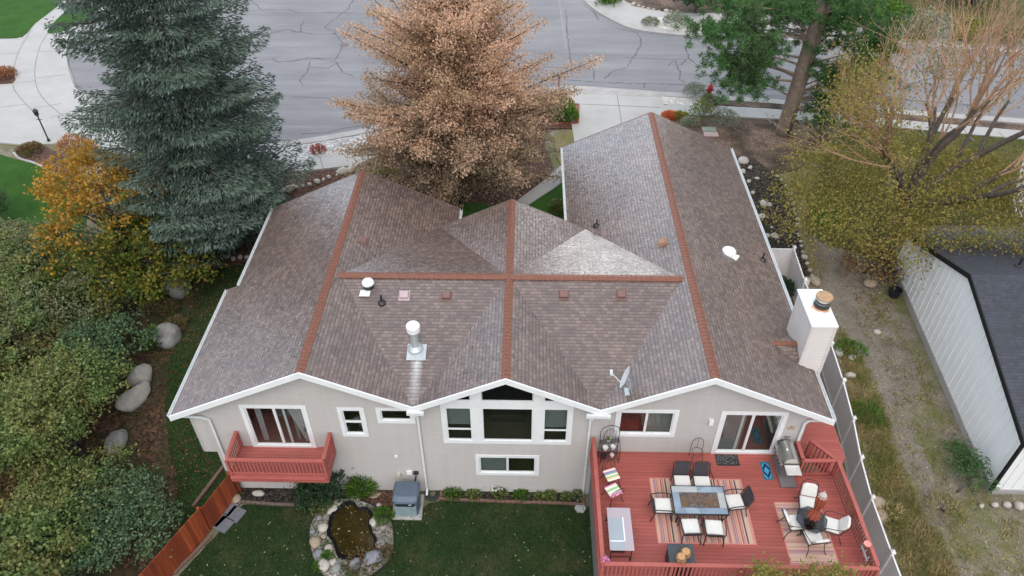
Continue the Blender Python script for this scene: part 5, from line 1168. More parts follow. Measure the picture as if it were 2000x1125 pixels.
for i, (a, b) in enumerate((((-W_ + .03, -H_ + .03), (-.004, -H_ + .27)), ((.004, -H_ + .03), (W_ - .03, -H_ + .27)), ((-W_ + .03, H_ - .27), (-.004, H_ - .03)), ((.004, H_ - .27), (W_ - .03, H_ - .03)), ((-W_ + .03, -H_ + .278), (-W_ + .27, H_ - .278)), ((W_ - .27, -H_ + .278), (W_ - .03, H_ - .278)))):
    mb = MB(); mb.span((*a, .69), (*b, .73)); mb.build('tile', SLATE2 if i in (2, 5) else SLATE, dt, bevel=.004)
mb = MB(); mb.span((-W_ + .278, -H_ + .278, .68), (W_ - .278, H_ - .278, .715)); mb.build('mosaic_centre', speckle('brown_mosaic', [(.06, .05, .05, 1), (.12, .10, .09, 1), (.15, .14, .14, 1)], 14, .35, .2, (.17, .105, .06, 1), 1.6), dt)
for x in (-.8, .8):
    for y in (-.45, .45): mb = MB(); mb.bar((x, y, 0), (x * .95, y * .95, .66), .05, .05); mb.build('leg', IRON, dt)
def dining_chair(label, loc, rz, back=.46):
    t = thing('dining_chair', label, 'chair', loc, rz, 'chairs around the slate dining table'); t.scale = (1.2, 1.2, 1.08)      # faces +y
    mb = MB(); mb.span((-.25, -.24, .38), (.25, .26, .41)); mb.build('seat', SLING, t, bevel=.01)
    mb = MB(); mb.box((0, .02, .455), (.48, .48, .09)); mb.build('seat_cushion', CUSH, t, bevel=.035)
    mb = MB(); zb_ = .42; mb.add([(-.22, -.25, zb_), (.22, -.25, zb_), (.21, -.25 - back * .32, zb_ + back), (-.21, -.25 - back * .32, zb_ + back), (-.22, -.27, zb_), (.22, -.27, zb_), (.21, -.27 - back * .32, zb_ + back), (-.21, -.27 - back * .32, zb_ + back)], [(0, 1, 2, 3), (7, 6, 5, 4), (0, 4, 5, 1), (1, 5, 6, 2), (2, 6, 7, 3), (3, 7, 4, 0)]); mb.build('backrest', SLING, t)
    mb = MB(); yb_ = -.26 - back * .32
    mb.tube([(-.26, -.25, .38), (-.26, -.26, .42), (-.25, yb_, .42 + back), (-.15, yb_ - .01, .46 + back), (.15, yb_ - .01, .46 + back), (.25, yb_, .42 + back), (.26, -.26, .42), (.26, -.25, .38)], .017, 6)
    for s in (-1, 1): mb.tube(spline([(s * .27, -.33, .64), (s * .30, -.1, .66), (s * .30, .15, .65), (s * .29, .27, .58), (s * .27, .27, .38)], 3), .018, 6)
    mb.build('frame', IRON, t)
    for s in (-1, 1):
        mb = MB(); mb.tube([(s * .26, .25, .39), (s * .28, .30, 0)], .017, 6); mb.build('leg', IRON, t); mb = MB(); mb.tube([(s * .26, -.24, .39), (s * .28, -.34, 0)], .017, 6); mb.build('leg', IRON, t)
    return t
Zc = ZD - .005
dining_chair('left of the two dining chairs on the house side of the slate table', (6.60, -1.72, Zc), R_(180), .5)
dining_chair('right of the two dining chairs on the house side of the slate table', (7.32, -1.74, Zc), R_(180), .5)
dining_chair('left of the two dining chairs on the railing side of the slate table', (6.62, -3.56, Zc), R_(2), .2)
dining_chair('right of the two dining chairs on the railing side of the slate table', (7.42, -3.6, Zc), R_(-3), .2)
dining_chair('cushioned dining chair at the left end of the slate table', (5.74, -2.72, Zc), R_(-90), .24)
dining_chair('cushioned dining chair at the right end of the slate table', (8.36, -2.52, Zc), R_(97), .48)
def bistro(label, loc, rz, cols, seed):
    t = thing('bistro_chair', label, 'chair', loc, rz, 'bistro chairs by the left railing'); t.scale = (1.18, 1.18, 1.08)
    m, nt, b = new_mat('pastel_striped_cushion'); k = NT(nt); sx = k.n('ShaderNodeSeparateXYZ'); k.l(k.coord(), sx.inputs[0])
    c = k.ramp(k.math('ADD', k.math('MULTIPLY', sx.outputs[1], 2.2), .5), [(i / len(cols), q) for i, q in enumerate(cols)], 'CONSTANT'); k.l(c, b.inputs['Base Color']); b.inputs['Roughness'].default_value = .9
    mb = MB(); mb.box((0, 0, .47), (.42, .42, .07)); mb.build('seat_cushion', m, t, bevel=.025)
    mb = MB(); mb.lathe([(.20, .42), (.20, .435)], (0, 0, 0), 16); mb.build('seat', IRON, t)
    mb = MB(); mb.tube(spline([(-.19, -.18, .43), (-.21, -.24, .7), (-.13, -.27, .88), (0, -.28, .93), (.13, -.27, .88), (.21, -.24, .7), (.19, -.18, .43)], 4), .012, 6)
    mb.tube(spline([(-.1, -.2, .45), (-.09, -.25, .7), (0, -.275, .84), (.09, -.25, .7), (.1, -.2, .45)], 3), .009, 5); mb.build('backrest', IRON, t)
    for x, y in ((-1, -1), (1, -1), (1, 1), (-1, 1)): mb = MB(); mb.tube(spline([(x * .16, y * .16, .43), (x * .19, y * .2, .2), (x * .24, y * .26, 0)], 3), .012, 5); mb.build('leg', IRON, t)
    return t
PA = [S(228, 170, 180), S(240, 225, 215), S(150, 120, 170), S(120, 170, 180), S(236, 226, 190), S(140, 190, 150), S(240, 200, 150), S(235, 235, 225)]
p = at_z(1194, 927, ZD + .5); bistro('bistro chair with a yellow and teal striped cushion, nearer the house', (p.x, p.y, Zc), R_(200), PA, 1)
p = at_z(1198, 958, ZD + .5); bistro('bistro chair with a pink and green striped cushion, turned towards the glass table', (p.x, p.y, Zc), R_(28), [S(222, 150, 178), S(236, 200, 205), S(225, 225, 215), S(150, 196, 140), S(225, 228, 215), S(224, 160, 190)], 2)
# low glass table with casters
gt = thing('glass_table', 'rectangular pale glass topped table on casters beside the left railing', 'table', (4.13, -3.81, Zc))
GTOP = M('pale_frosted_glass', (.40, .34, .37, 1), (.37, .32, .36, 1), 1, .18, spec=.8); GIN = M('blue_grey_glass', (.27, .33, .36, 1), (.32, .36, .39, 1), 1.2, .18, spec=.8)
mb = MB(); mb.span((-.41, -.82, .70), (.41, .82, .72)); mb.build('tabletop', GTOP, gt, bevel=.006)
mb = MB(); mb.span((-.38, -.78, .7205), (.10, .40, .7245)); mb.build('burner_cover', GIN, gt)
mb = MB(); mb.span((.10, -.46, .7205), (.14, .44, .73)); mb.span((-.38, -.5, .725), (.10, -.46, .732)); mb.build('trim', CAPWHITE, gt)
mb = MB(); mb.span((-.36, -.70, .36), (.12, .6, .68)); mb.build('firebox', BLACK, gt)
for x in (-.36, .34):
    for y in (-.75, .75): mb = MB(); mb.bar((x, y, .06), (x, y, .70), .03, .03); mb.lathe([(.04, 0), (.045, .03), (.04, .07)], (x, y, 0), 8); mb.build('leg', IRON, gt)
mb = MB(); mb.bar((-.36, -.75, .2), (.34, -.75, .2), .02, .02); mb.bar((-.36, .75, .2), (.34, .75, .2), .02, .02); mb.build('rail', IRON, gt)
# black storage cabinet with two woven baskets
cbn = thing('storage_cabinet', 'black storage cabinet standing against the front deck railing', 'cabinet', (6.05, -4.80, Zc))
CBT = M('dark_slate_top', (.045, .055, .065, 1), (.065, .075, .085, 1), 4, .5)
mb = MB(); mb.span((-.40, -.32, .04), (.40, .32, .86)); mb.build('body', BLACK, cbn, bevel=.01); mb = MB(); mb.span((-.43, -.35, .86), (.43, .35, .90)); mb.build('top', CBT, cbn, bevel=.008)
for x in (-.2, .2): mb = MB(); mb.span((x - .19, -.345, .08), (x + .19, -.322, .82)); d_ = mb.build('door', BLACK, cbn); mb = MB(); mb.bar((x * .2, -.355, .4), (x * .2, -.355, .55), .015, .015); mb.build('handle', GALV, d_)
BASK = speckle('woven_rattan', [(.16, .09, .045, 1), (.26, .16, .08, 1), (.34, .22, .12, 1)], 26, .8, .5); TANL = M('tan_lid', S(190, 150, 108), S(170, 130, 90), 6, .7)
for lb, px, py in (('tall woven basket with a tan lid at the back of the black cabinet', 1340, 1072), ('tan lidded basket nearest the railing on the black cabinet', 1333, 1094)):
    p = at_z(px, py, ZD + 1.2); b_ = thing('basket', lb, 'basket', (p.x, max(-5.05, p.y - .06), Zc + .902), 0, 'baskets on the black cabinet')
    mb = MB(); mb.lathe([(.13, 0), (.17, .05), (.19, .14), (.17, .22)], (0, 0, 0), 18); mb.build('body', BASK, b_, smooth=False); mb = MB(); mb.lathe([(.125, .22), (.13, .24), (.125, .262), (0, .268)], (0, 0, 0), 18, cap=False); mb.build('lid', TANL, b_)
# round glass table, folded orange umbrella, four wire chairs
rp_ = at_z(1586, 1014, ZD + .72); rt = thing('round_table', 'round smoked glass patio table with the folded umbrella through it', 'table', (rp_.x, rp_.y, Zc))
SMOKE = glass_mat('smoked_glass', (.42, .48, .50, 1), 1.2)
mb = MB(); mb.lathe([(.0, .70), (.52, .70), (.53, .708), (.52, .716), (0, .716)], (0, 0, 0), 8, cap=False); mb.build('tabletop', SMOKE, rt)
mb = MB(); mb.tube([(.53 * math.cos(a * math.pi / 4), .53 * math.sin(a * math.pi / 4), .695) for a in range(9)], .014, 6); mb.build('rim', IRON, rt)
for i in range(4): a = i * math.pi / 2 + .6; mb = MB(); mb.tube(spline([(.5 * math.cos(a), .5 * math.sin(a), .69), (.2 * math.cos(a), .2 * math.sin(a), .4), (.36 * math.cos(a), .36 * math.sin(a), 0)], 4), .015, 6); mb.build('leg', IRON, rt)
um = thing('patio_umbrella', 'closed orange red patio umbrella standing in the round glass table', 'umbrella', (rp_.x, rp_.y, Zc))
ORC = M('orange_red_canvas', S(160, 84, 62), S(130, 64, 48), 6, .85, .3, 14); GREYC = M('grey_scalloped_edge', (.45, .42, .40, 1), (.6, .55, .5, 1), 9, .9)
mb = MB(); mb.lathe([(.26, 0), (.25, .04), (.06, .09), (.03, .14)], (0, 0, 0), 16); mb.build('base', BLACK, um); mb = MB(); mb.tube([(0, 0, .05), (0, 0, 2.36)], .02, 8); mb.build('pole', REDWOOD, um)
def folded(prof, n=16, amp=.28):
    mb = MB(); vs = []
    for i, (r, z) in enumerate(prof):
        for j in range(2 * n): vs.append(((r * (1 - amp * (j % 2))) * math.cos(math.pi * j / n), (r * (1 - amp * (j % 2))) * math.sin(math.pi * j / n), z))
    N = 2 * n; mb.add(vs, [(i * N + j, i * N + (j + 1) % N, (i + 1) * N + (j + 1) % N, (i + 1) * N + j) for i in range(len(prof) - 1) for j in range(N)]); return mb
folded([(.24, .92), (.20, 1.1), (.085, 1.32), (.15, 1.55), (.19, 1.85), (.15, 2.15), (.04, 2.3)], 8).build('canopy', ORC, um)
mb = MB(); mb.lathe([(.105, 1.28), (.11, 1.32), (.105, 1.36)], (0, 0, 0), 12); mb.build('tie', ORC, um); folded([(.17, 2.1), (.12, 2.2), (.05, 2.31), (.0, 2.33)], 8).build('cap', GREYC, um)
mb = MB(); mb.lathe([(.02, 2.3), (.03, 2.38), (.0, 2.42)], (0, 0, 0), 8, cap=False); mb.build('finial', GALV, um)
def wire_chair(label, px, py, rz):
    p = at_z(px, py, ZD + .45); t = thing('patio_chair', label, 'chair', (p.x, p.y, Zc), rz, 'chairs around the round glass table'); t.scale = (1.14, 1.14, 1.06)     # faces +y
    mb = MB(); mb.box((0, .02, .44), (.50, .48, .08)); mb.build('seat_cushion', CUSH, t, bevel=.035)
    mb = MB(); a = Vector((0, -.25, .50)); bdir = Vector((0, -.42, .9)).normalized(); nn = Vector((0, .9, .42)).normalized()
    q = []
    for k in (-.04, .04):
        for u, v in ((-.24, 0), (.24, 0), (.22, .40), (.12, .46), (-.12, .46), (-.22, .40)): q.append(a + Vector((u, 0, 0)) + bdir * v + nn * (k + .05))
    mb.add(q, [(5, 4, 3, 2, 1, 0), (6, 7, 8, 9, 10, 11)] + [(i, (i + 1) % 6, 6 + (i + 1) % 6, 6 + i) for i in range(6)]); mb.build('back_cushion', CUSH, t, bevel=.03)
    mb = MB(); mb.tube(spline([(-.27, .24, .41), (-.27, -.2, .41), (-.26, -.30, .6), (-.22, -.45, .92), (0, -.50, 1.0), (.22, -.45, .92), (.26, -.30, .6), (.27, -.2, .41), (.27, .24, .41)], 4), .013, 6)
    mb.tube([(-.27, .24, .41), (.27, .24, .41)], .012, 6); mb.tube([(-.27, -.2, .41), (.27, -.2, .41)], .012, 6)
    for x in (-.15, -.05, .05, .15): mb.tube(spline([(x, -.22, .42), (x, -.31, .6), (x * .9, -.45, .93)], 2), .006, 4)
    for s in (-1, 1): mb.tube(spline([(s * .25, -.37, .72), (s * .31, -.12, .70), (s * .32, .16, .66), (s * .30, .25, .55), (s * .27, .22, .41)], 3), .013, 6)
    mb.build('frame', IRON, t)
    for s in (-1, 1):
        for y0_, y1_ in ((.24, .34), (-.2, -.38)): mb = MB(); mb.tube(spline([(s * .27, y0_, .41), (s * .25, (y0_ + y1_) / 2, .2), (s * .31, y1_, 0)], 3), .013, 6); mb.build('leg', IRON, t)
    return t
wire_chair('white cushioned wire chair on the house side of the round glass table', 1578, 982, R_(168))
wire_chair('white cushioned wire chair with its back to the dining set at the round glass table', 1553, 1020, R_(-84))
wire_chair('white cushioned wire chair between the round glass table and the right railing', 1625, 1026, R_(70))
wire_chair('white cushioned wire chair nearest the front railing at the round glass table', 1590, 1050, R_(8))
# grill
gr = thing('gas_grill', 'stainless steel gas grill with a side shelf beside the right sliding door', 'grill', (10.62, -.72, Zc), R_(-90))
STEEL = M('stainless_steel', (.50, .50, .47, 1), (.42, .42, .40, 1), 3, .28, metal=.8, spec=.5); DKS = M('dark_grill_body', (.05, .05, .055, 1), (.08, .078, .082, 1), 4, .5); GREYP = M('grey_panel', (.20, .185, .20, 1), None, 3, .5)
mb = MB(); mb.span((-.42, -.27, .1), (.42, .27, .72)); mb.build('cabinet', GREYP, gr, bevel=.012)
mb = MB(); mb.span((-.45, -.30, .74), (.45, .30, .88)); mb.build('firebox', DKS, gr, bevel=.02)
mb = MB(); n = 9; pr_ = [(-.28 + .0, .88)] + [(.28 * -math.cos(math.pi * i / n), .88 + .30 * math.sin(math.pi * i / n) ** .8) for i in range(1, n)] + [(.28, .88)]
vs = [(x, y, z) for x in (-.43, .43) for y, z in pr_]; k_ = len(pr_); mb.add(vs, [(i, i + 1, k_ + i + 1, k_ + i) for i in range(k_ - 1)] + [tuple(range(k_ - 1, -1, -1)), tuple(range(k_, 2 * k_))]); lid = mb.build('lid', STEEL, gr)
mb = MB(); mb.tube([(-.34, -.33, .98), (.34, -.33, .98)], .016, 8); mb.build('handle', STEEL, lid); mb = MB(); mb.lathe([(.045, 0), (.04, .02)], (0, -.12, 1.165), 12); mb.build('thermometer', CAPWHITE, lid)
mb = MB(); mb.span((-.45, -.40, .74), (.45, -.30, .86)); mb.build('control_panel', STEEL, gr, bevel=.01)
for i in range(5): x = -.34 + .17 * i; mb = MB(); mb.tube([(x, -.40, .80), (x, -.44, .80)], .028, 10); mb.build('knob', BLACK, gr)
mb = MB(); mb.span((.47, -.27, .83), (.90, .27, .87)); mb.build('side_shelf', M('pale_steel_shelf', (.68, .67, .64, 1), None, 3, .35, metal=.3), gr, bevel=.01); mb = MB(); mb.span((-.85, -.25, .83), (-.47, .25, .87)); mb.build('side_burner', DKS, gr, bevel=.01)
mb = MB(); mb.span((.44, -.3, .02), (.86, .28, .08)); mb.span((-.45, -.3, .02), (.44, .28, .09)); mb.build('base', GREYP, gr)
for x in (-.38, .8):
    for y in (-.22, .22): mb = MB(); mb.lathe([(.035, 0), (.035, .03)], (x, y, -.005), 8); mb.build('caster', BLACK, gr)
# wrought iron baker's rack with pots
bk = thing('bakers_rack', 'black wrought iron rack with arched top standing in the deck corner', 'rack', (4.02, -.42, Zc), R_(8))
mb = MB()
for x in (-.36, .36):
    mb.tube([(x, .16, 0), (x, .16, 1.45)], .014, 6); mb.tube([(x, -.2, 0), (x, -.2, .8), (x, -.06, 1.0), (x, .16, 1.1)], .014, 6)
mb.tube(spline([(-.36, .16, 1.45), (-.3, .16, 1.7), (0, .16, 1.86), (.3, .16, 1.7), (.36, .16, 1.45)], 5), .014, 6)
mb.tube(spline([(-.2, .16, 1.1), (-.17, .16, 1.5), (0, .16, 1.66), (.17, .16, 1.5), (.2, .16, 1.1)], 5), .010, 5)
for x in (-.24, -.12, 0, .12, .24): mb.tube([(x, .16, .2), (x, .16, 1.7 - abs(x) * .6)], .007, 4)
mb.build('frame', IRON, bk)
for z, y0_ in ((.22, -.2), (.62, -.2), (1.05, -.02)):
    mb = MB()
    for i in range(7): y_ = y0_ + (.16 - y0_) * i / 6; mb.tube([(-.36, y_, z), (.36, y_, z)], .008, 4)
    mb.build('shelf', IRON, bk)
rt8 = Matrix.Rotation(R_(8), 3, 'Z')
def on_rack(x, y, z): return tuple(Vector((4.02, -.42, Zc)) + rt8 @ Vector((x, y, z)))
def pot(label, loc, r, h, mat, plant=None, cat='pot'):
    t = thing('plant_pot', label, cat, loc); mb = MB(); mb.lathe([(r * .68, 0), (r, h * .9), (r * 1.08, h * .9), (r * 1.08, h), (r * .9, h), (r * .85, h * .85), (0, h * .85)], (0, 0, 0), 14, cap=False); mb.build('pot', mat, t)
    if plant: rng = np.random.RandomState(int(abs(loc[0] * 90)) % 999); leaf_mesh('plant', np.tile([0, 0, h * .85], (60, 1)) + rng.normal(size=(60, 3)) * r * .4, rng.normal(size=(60, 3)) + [0, 0, 1.2], h * .9, .04, plant, t)
    return t
PORC = M('white_porcelain', (.72, .72, .72, 1), None, 4, .3, spec=.5)
pot('white porcelain pot on the middle shelf of the iron rack, left one', on_rack(-.16, .0, .632), .10, .17, PORC); pot('white porcelain pot on the middle shelf of the iron rack, right one', on_rack(.14, .02, .632), .09, .15, PORC)
pot('black ringed pot on the bottom shelf of the iron rack', on_rack(-.2, -.05, .232), .11, .16, BLACK); pot('small white pot on the bottom shelf of the iron rack', on_rack(.12, -.05, .232), .08, .14, PORC)
pot('small pot with green leaves on the top shelf of the iron rack', on_rack(-.05, .06, 1.062), .08, .12, PORC, BRIGHTG)
# arched plant stand
p = at_z(1352, 896, ZD); ps = thing('plant_stand', 'thin black arched wire plant stand against the wall beside the doormat', 'plant stand', (p.x + .12, -.30, Zc)); mb = MB()
mb.tube(spline([(-.22, .12, 0), (-.22, .12, .75), (-.15, .12, 1.0), (0, .12, 1.08), (.15, .12, 1.0), (.22, .12, .75), (.22, .12, 0)], 4), .011, 5); mb.tube([(0, .12, 1.08), (0, .12, .45)], .008, 4)
mb.tube([(.22 * math.cos(a * .785), .22 * math.sin(a * .785) - .08, .5) for a in range(9)], .009, 5); mb.build('frame', IRON, ps)
for x in (-.18, .18): mb = MB(); mb.tube([(x, -.2, .5), (x * 1.1, -.28, 0)], .010, 5); mb.build('leg', IRON, ps)
# wall ornaments beside the door, flower and planters on the rails
p = at_y(1545, 836, -.03); mb = MB(); mb.box((0, -.02, 0), (.24, .03, .10)); mb.box((.05, -.02, .09), (.12, .03, .10)); tag(mb.build('wall_ornament', M('tan_ornament', (.40, .31, .22, 1), None, 5, .7), loc=(p.x, -.03, p.z), bevel=.01), 'tan metal ornament on the wall right of the sliding door, upper one', 'ornament', 'ornaments on the wall right of the door')
p = at_y(1538, 852, -.03); mb = MB(); mb.box((0, -.02, 0), (.2, .03, .08)); mb.box((-.04, -.02, -.06), (.08, .03, .08)); tag(mb.build('wall_ornament', M('grey_ornament', (.22, .21, .2, 1), None, 5, .7), loc=(p.x, -.03, p.z), bevel=.01), 'grey metal ornament on the wall right of the sliding door, lower one', 'ornament', 'ornaments on the wall right of the door')
fl = thing('flower_pick', 'pink pinwheel flower on the left corner of the deck railing', 'flower', (dx0 + .08, dyf + .05, ZD + .95)); mb = MB(); mb.tube([(0, 0, 0), (0, 0, .16)], .008, 5); mb.build('stem', IRON, fl)
rng = np.random.RandomState(4); leaf_mesh('petals', np.tile([0, 0, .16], (16, 1)), np.column_stack([np.cos(np.arange(16) * .4), np.sin(np.arange(16) * .4), rng.uniform(.1, .5, 16)]), .16, .08, gm('pink_petals', (.5, .10, .30, 1), (.75, .35, .55, 1)), fl)
hb = thing('railing_planter', 'white metal planter frame hanging inside the right deck railing', 'planter', (dx1 - .12, -4.55, ZD + .45)); mb = MB()
for y in (-.25, 0, .25): mb.bar((-.05, y, 0), (-.05, y, .4), .03, .03)
mb.bar((-.05, -.28, .2), (-.05, .28, .2), .05, .06); mb.build('frame', GALV, hb); mb = MB(); mb.lathe([(.09, 0), (.12, .1)], (0, .15, .46), 12); mb.build('bowl', M('pink_bowl', S(225, 150, 140), None, 4, .5), hb)
# satellite dish
sp0 = on_roof(1228, 765)['rw']; sd = thing('satellite_dish', 'pale grey satellite dish on a bracket mast low on the roof', 'satellite dish', sp0)
DISHM = M('pale_grey_dish', (.62, .65, .66, 1), (.55, .58, .59, 1), 4, .4)
mb = MB(); mb.box((0, 0, -.02), (.3, .35, .06)); mb.tube([(0, 0, 0), (0, 0, .5), (-.06, .02, .68)], .03, 8); mb.tube([(.1, .1, 0), (0, 0, .4)], .014, 5); mb.tube([(.1, -.12, .02), (0, 0, .4)], .014, 5); mb.build('mast', GALV, sd)
ax = Vector((-.90, .20, .30)).normalized(); ctr = Vector((-.12, .03, .70)); u_ = Vector((0.1, 1, 0)).cross(ax).normalized(); v_ = ax.cross(u_); mb = MB(); vs = []
for i in range(6):
    r = .40 * i / 5
    for j in range(24): a = j * math.pi / 12; vs.append(ctr + u_ * r * math.cos(a) * 1.12 + v_ * r * math.sin(a) + ax * (r * r * .55))
f_ = [(i * 24 + j, i * 24 + (j + 1) % 24, (i + 1) * 24 + (j + 1) % 24, (i + 1) * 24 + j) for i in range(5) for j in range(24)]
mb.add(vs, f_); mb.add([v - ax * .02 for v in vs], [f[::-1] for f in f_]); mb.build('dish', DISHM, sd, smooth=True)
mb = MB(); ft = ctr + ax * .62 - u_ * -.05 + Vector((0, 0, -.12)); mb.tube([ctr - u_ * .36 * (1 if u_.z > 0 else -1) + ax * .05, ft], .02, 6); mb.box(ft, (.1, .2, .1)); mb.box(ft + Vector((0, 0, .07)), (.08, .08, .1)); mb.build('feed_arm', DISHM, sd)
# ------------------------------------------------------------------ generator, hose, pond and the back garden
gn = thing('standby_generator', 'blue grey standby generator cabinet on a concrete pad against the wall', 'generator', (-3.88, -.78, 0))
GB = M('blue_grey_steel', S(92, 106, 122), S(80, 93, 108), 2, .45, spec=.4); GP = M('pale_louvre_panel', S(142, 160, 166), S(126, 144, 150), 3, .5); GD = M('dark_recess', (.02, .025, .03, 1), None, 2, .5)
mb = MB(); mb.span((-.62, -.62, .0), (.60, .55, .08)); mb.build('pad', CONC, gn)
mb = MB(); mb.prism([(-.46, -.40), (-.3, -.46), (.3, -.46), (.46, -.40), (.50, .0), (.46, .42), (-.46, .42), (-.5, 0)], .08, .98, 0); mb.build('body', GB, gn, bevel=.02)
mb = MB()
lo = [(-.50, -.44), (-.32, -.52), (.32, -.52), (.50, -.44), (.54, 0), (.5, .46), (-.5, .46), (-.54, 0)]
vs = [(x, y, .98) for x, y in lo] + [(x * .98, y * .96 + .02, 1.10) for x, y in lo] + [(x * .84, y * .72 + .08, 1.19) for x, y in lo]
mb.add(vs, [tuple(range(7, -1, -1)), tuple(range(16, 24))] + [(k * 8 + i, k * 8 + (i + 1) % 8, k * 8 + 8 + (i + 1) % 8, k * 8 + 8 + i) for k in (0, 1) for i in range(8)]); mb.build('lid', GB, gn, bevel=.025)
mb = MB(); mb.span((-.36, -.50, .78), (.36, -.44, .97)); mb.build('vent_recess', GD, gn, bevel=.01); mb = MB(); mb.span((.14, -.508, .90), (.26, -.499, .93)); mb.build('label_plate', CAPWHITE, gn)
mb = MB()
for i in range(9): x = -.36 + .09 * i; mb.span((x - .038, -.50, .13), (x + .038, -.47, .74))
mb.span((-.42, -.475, .11), (.42, -.455, .76)); mb.build('louvre_panel', GP, gn)
mb = MB(); mb.tube(spline([(.2, .46, .5), (.25, .62, .8), (.32, .75, 1.1)], 4), .03, 6); mb.build('conduit', BLACK, gn)
ho = G(845, 968); mb = MB()
for k in range(5): mb.tube([((.34 - .05 * k) * math.cos(a * .3), (.34 - .05 * k) * math.sin(a * .3), .03 + .045 * (k % 2)) for a in range(22)], .022, 5)
tag(mb.build('garden_hose', M('dark_green_hose', (.03, .04, .036, 1), (.06, .07, .065, 1), 8, .5), loc=(ho.x, ho.y + .05, .03)), 'coiled dark garden hose on the ground beside the downspout', 'hose')
def zp(x, y): return (580 + x / 5, 900 + y / 5)
pond_px = [zp(*q) for q in ((550, 410), (450, 430), (335, 540), (310, 650), (300, 720), (355, 800), (388, 900), (425, 955), (560, 965), (700, 925), (785, 865), (775, 765), (735, 700), (722, 600), (735, 525), (680, 465), (600, 470))]
bed_px = [zp(*q) for q in ((225, 470), (140, 610), (122, 720), (130, 830), (165, 960), (240, 1110), (360, 1190), (560, 1200), (760, 1110), (900, 980), (945, 850), (945, 720), (920, 600), (840, 500), (720, 430), (560, 380), (400, 380), (290, 420))]
bedw = [tuple(p) for p in spline([Vector(p) for p in gp(bed_px)], 4, True)]; pondw = [tuple(p) for p in spline([Vector(p) for p in gp(pond_px)], 4, True)]
tag(sheet('pebble_bed', bedw, .05, speckle('pond_pebbles', [(.14, .13, .12, 1), (.36, .33, .31, 1), (.56, .52, .49, 1)], 13, dist=.06, big=(.07, .085, .05, 1), bigscale=.9), world=True), kind='structure')
mb = MB()
for a, b in zip(bedw, bedw[1:] + bedw[:1]): mb.bar((*a, .05), (*b, .05), .03, .12)
tag(mb.build('bed_edging', BLACK), 'thin black curved edging round the pebble bed of the pond', 'edging')
mb = MB(); n = len(pondw); cxp = sum(p[0] for p in pondw) / n; cyp = sum(p[1] for p in pondw) / n
rr = random.Random(3)
ins_ = [(cxp + (p[0] - cxp) * .86, cyp + (p[1] - cyp) * .87) for p in pondw]; out_ = [(cxp + (p[0] - cxp) * 1.03, cyp + (p[1] - cyp) * 1.03) for p in pondw]
for i in range(n):
    j = (i + 1) % n; mb.quad((*out_[i], .055), (*out_[j], .055), (*pondw[j], .14), (*pondw[i], .14)); mb.quad((*pondw[i], .14), (*pondw[j], .14), (*ins_[j], .052), (*ins_[i], .052))
tag(mb.build('pond_liner', M('black_liner', (.006, .006, .007, 1), (.012, .012, .013, 1), 5, .7, .3, 6, spec=.1), smooth=True), 'black rubber liner rim of the small garden pond', 'pond liner')
def watermat():
    m, nt, b = new_mat('murky_pond_water'); k = NT(nt); c = k.ramp(k.noise(k.coord(), 1.1, 4), [(.3, (.020, .014, .004, 1)), (.7, (.052, .034, .008, 1))]); k.l(c, b.inputs['Base Color']); b.inputs['Roughness'].default_value = .06; b.inputs['Specular IOR Level'].default_value = .4
    k.l(k.bump(k.noise(k.coord(), 5, 2), .05, .02), b.inputs['Normal']); return m
mb = MB(); mb.add([(*p, .062) for p in ins_], [tuple(range(n))] if sum(ins_[i][0] * ins_[(i + 1) % n][1] - ins_[(i + 1) % n][0] * ins_[i][1] for i in range(n)) > 0 else [tuple(range(n - 1, -1, -1))]); tag(mb.build('pond_water', watermat()), kind='structure')
rng = np.random.RandomState(31); q = inside(ins_, 45, rng); tag(leaf_mesh('floating_leaves', np.column_stack([q, np.full(len(q), .068)]), rng.normal(size=(len(q), 3)) * [1, 1, .02], .08, .06, gm('pale_pond_leaves', (.25, .22, .10, 1), (.5, .45, .25, 1)), None, None, 31), 'small pale leaves floating on the pond', 'leaves', kind='stuff')
def px_rock(name, label, px, py, rx, ry, rz, mat, seed, group=None, rot=0, cat='rock', world=False, sub=2):
    p = G(px, py); mb = MB(); mb.rock((0, 0, rz * .28), (rx, ry, rz), seed, 0, sub, .38 if sub == 3 else .26, rot)
    return tag(mb.build(name, mat, smooth=True, loc=(p.x, p.y, g(p.y) + .03)), label, cat, group)
PR = 'rocks ringing the pond'
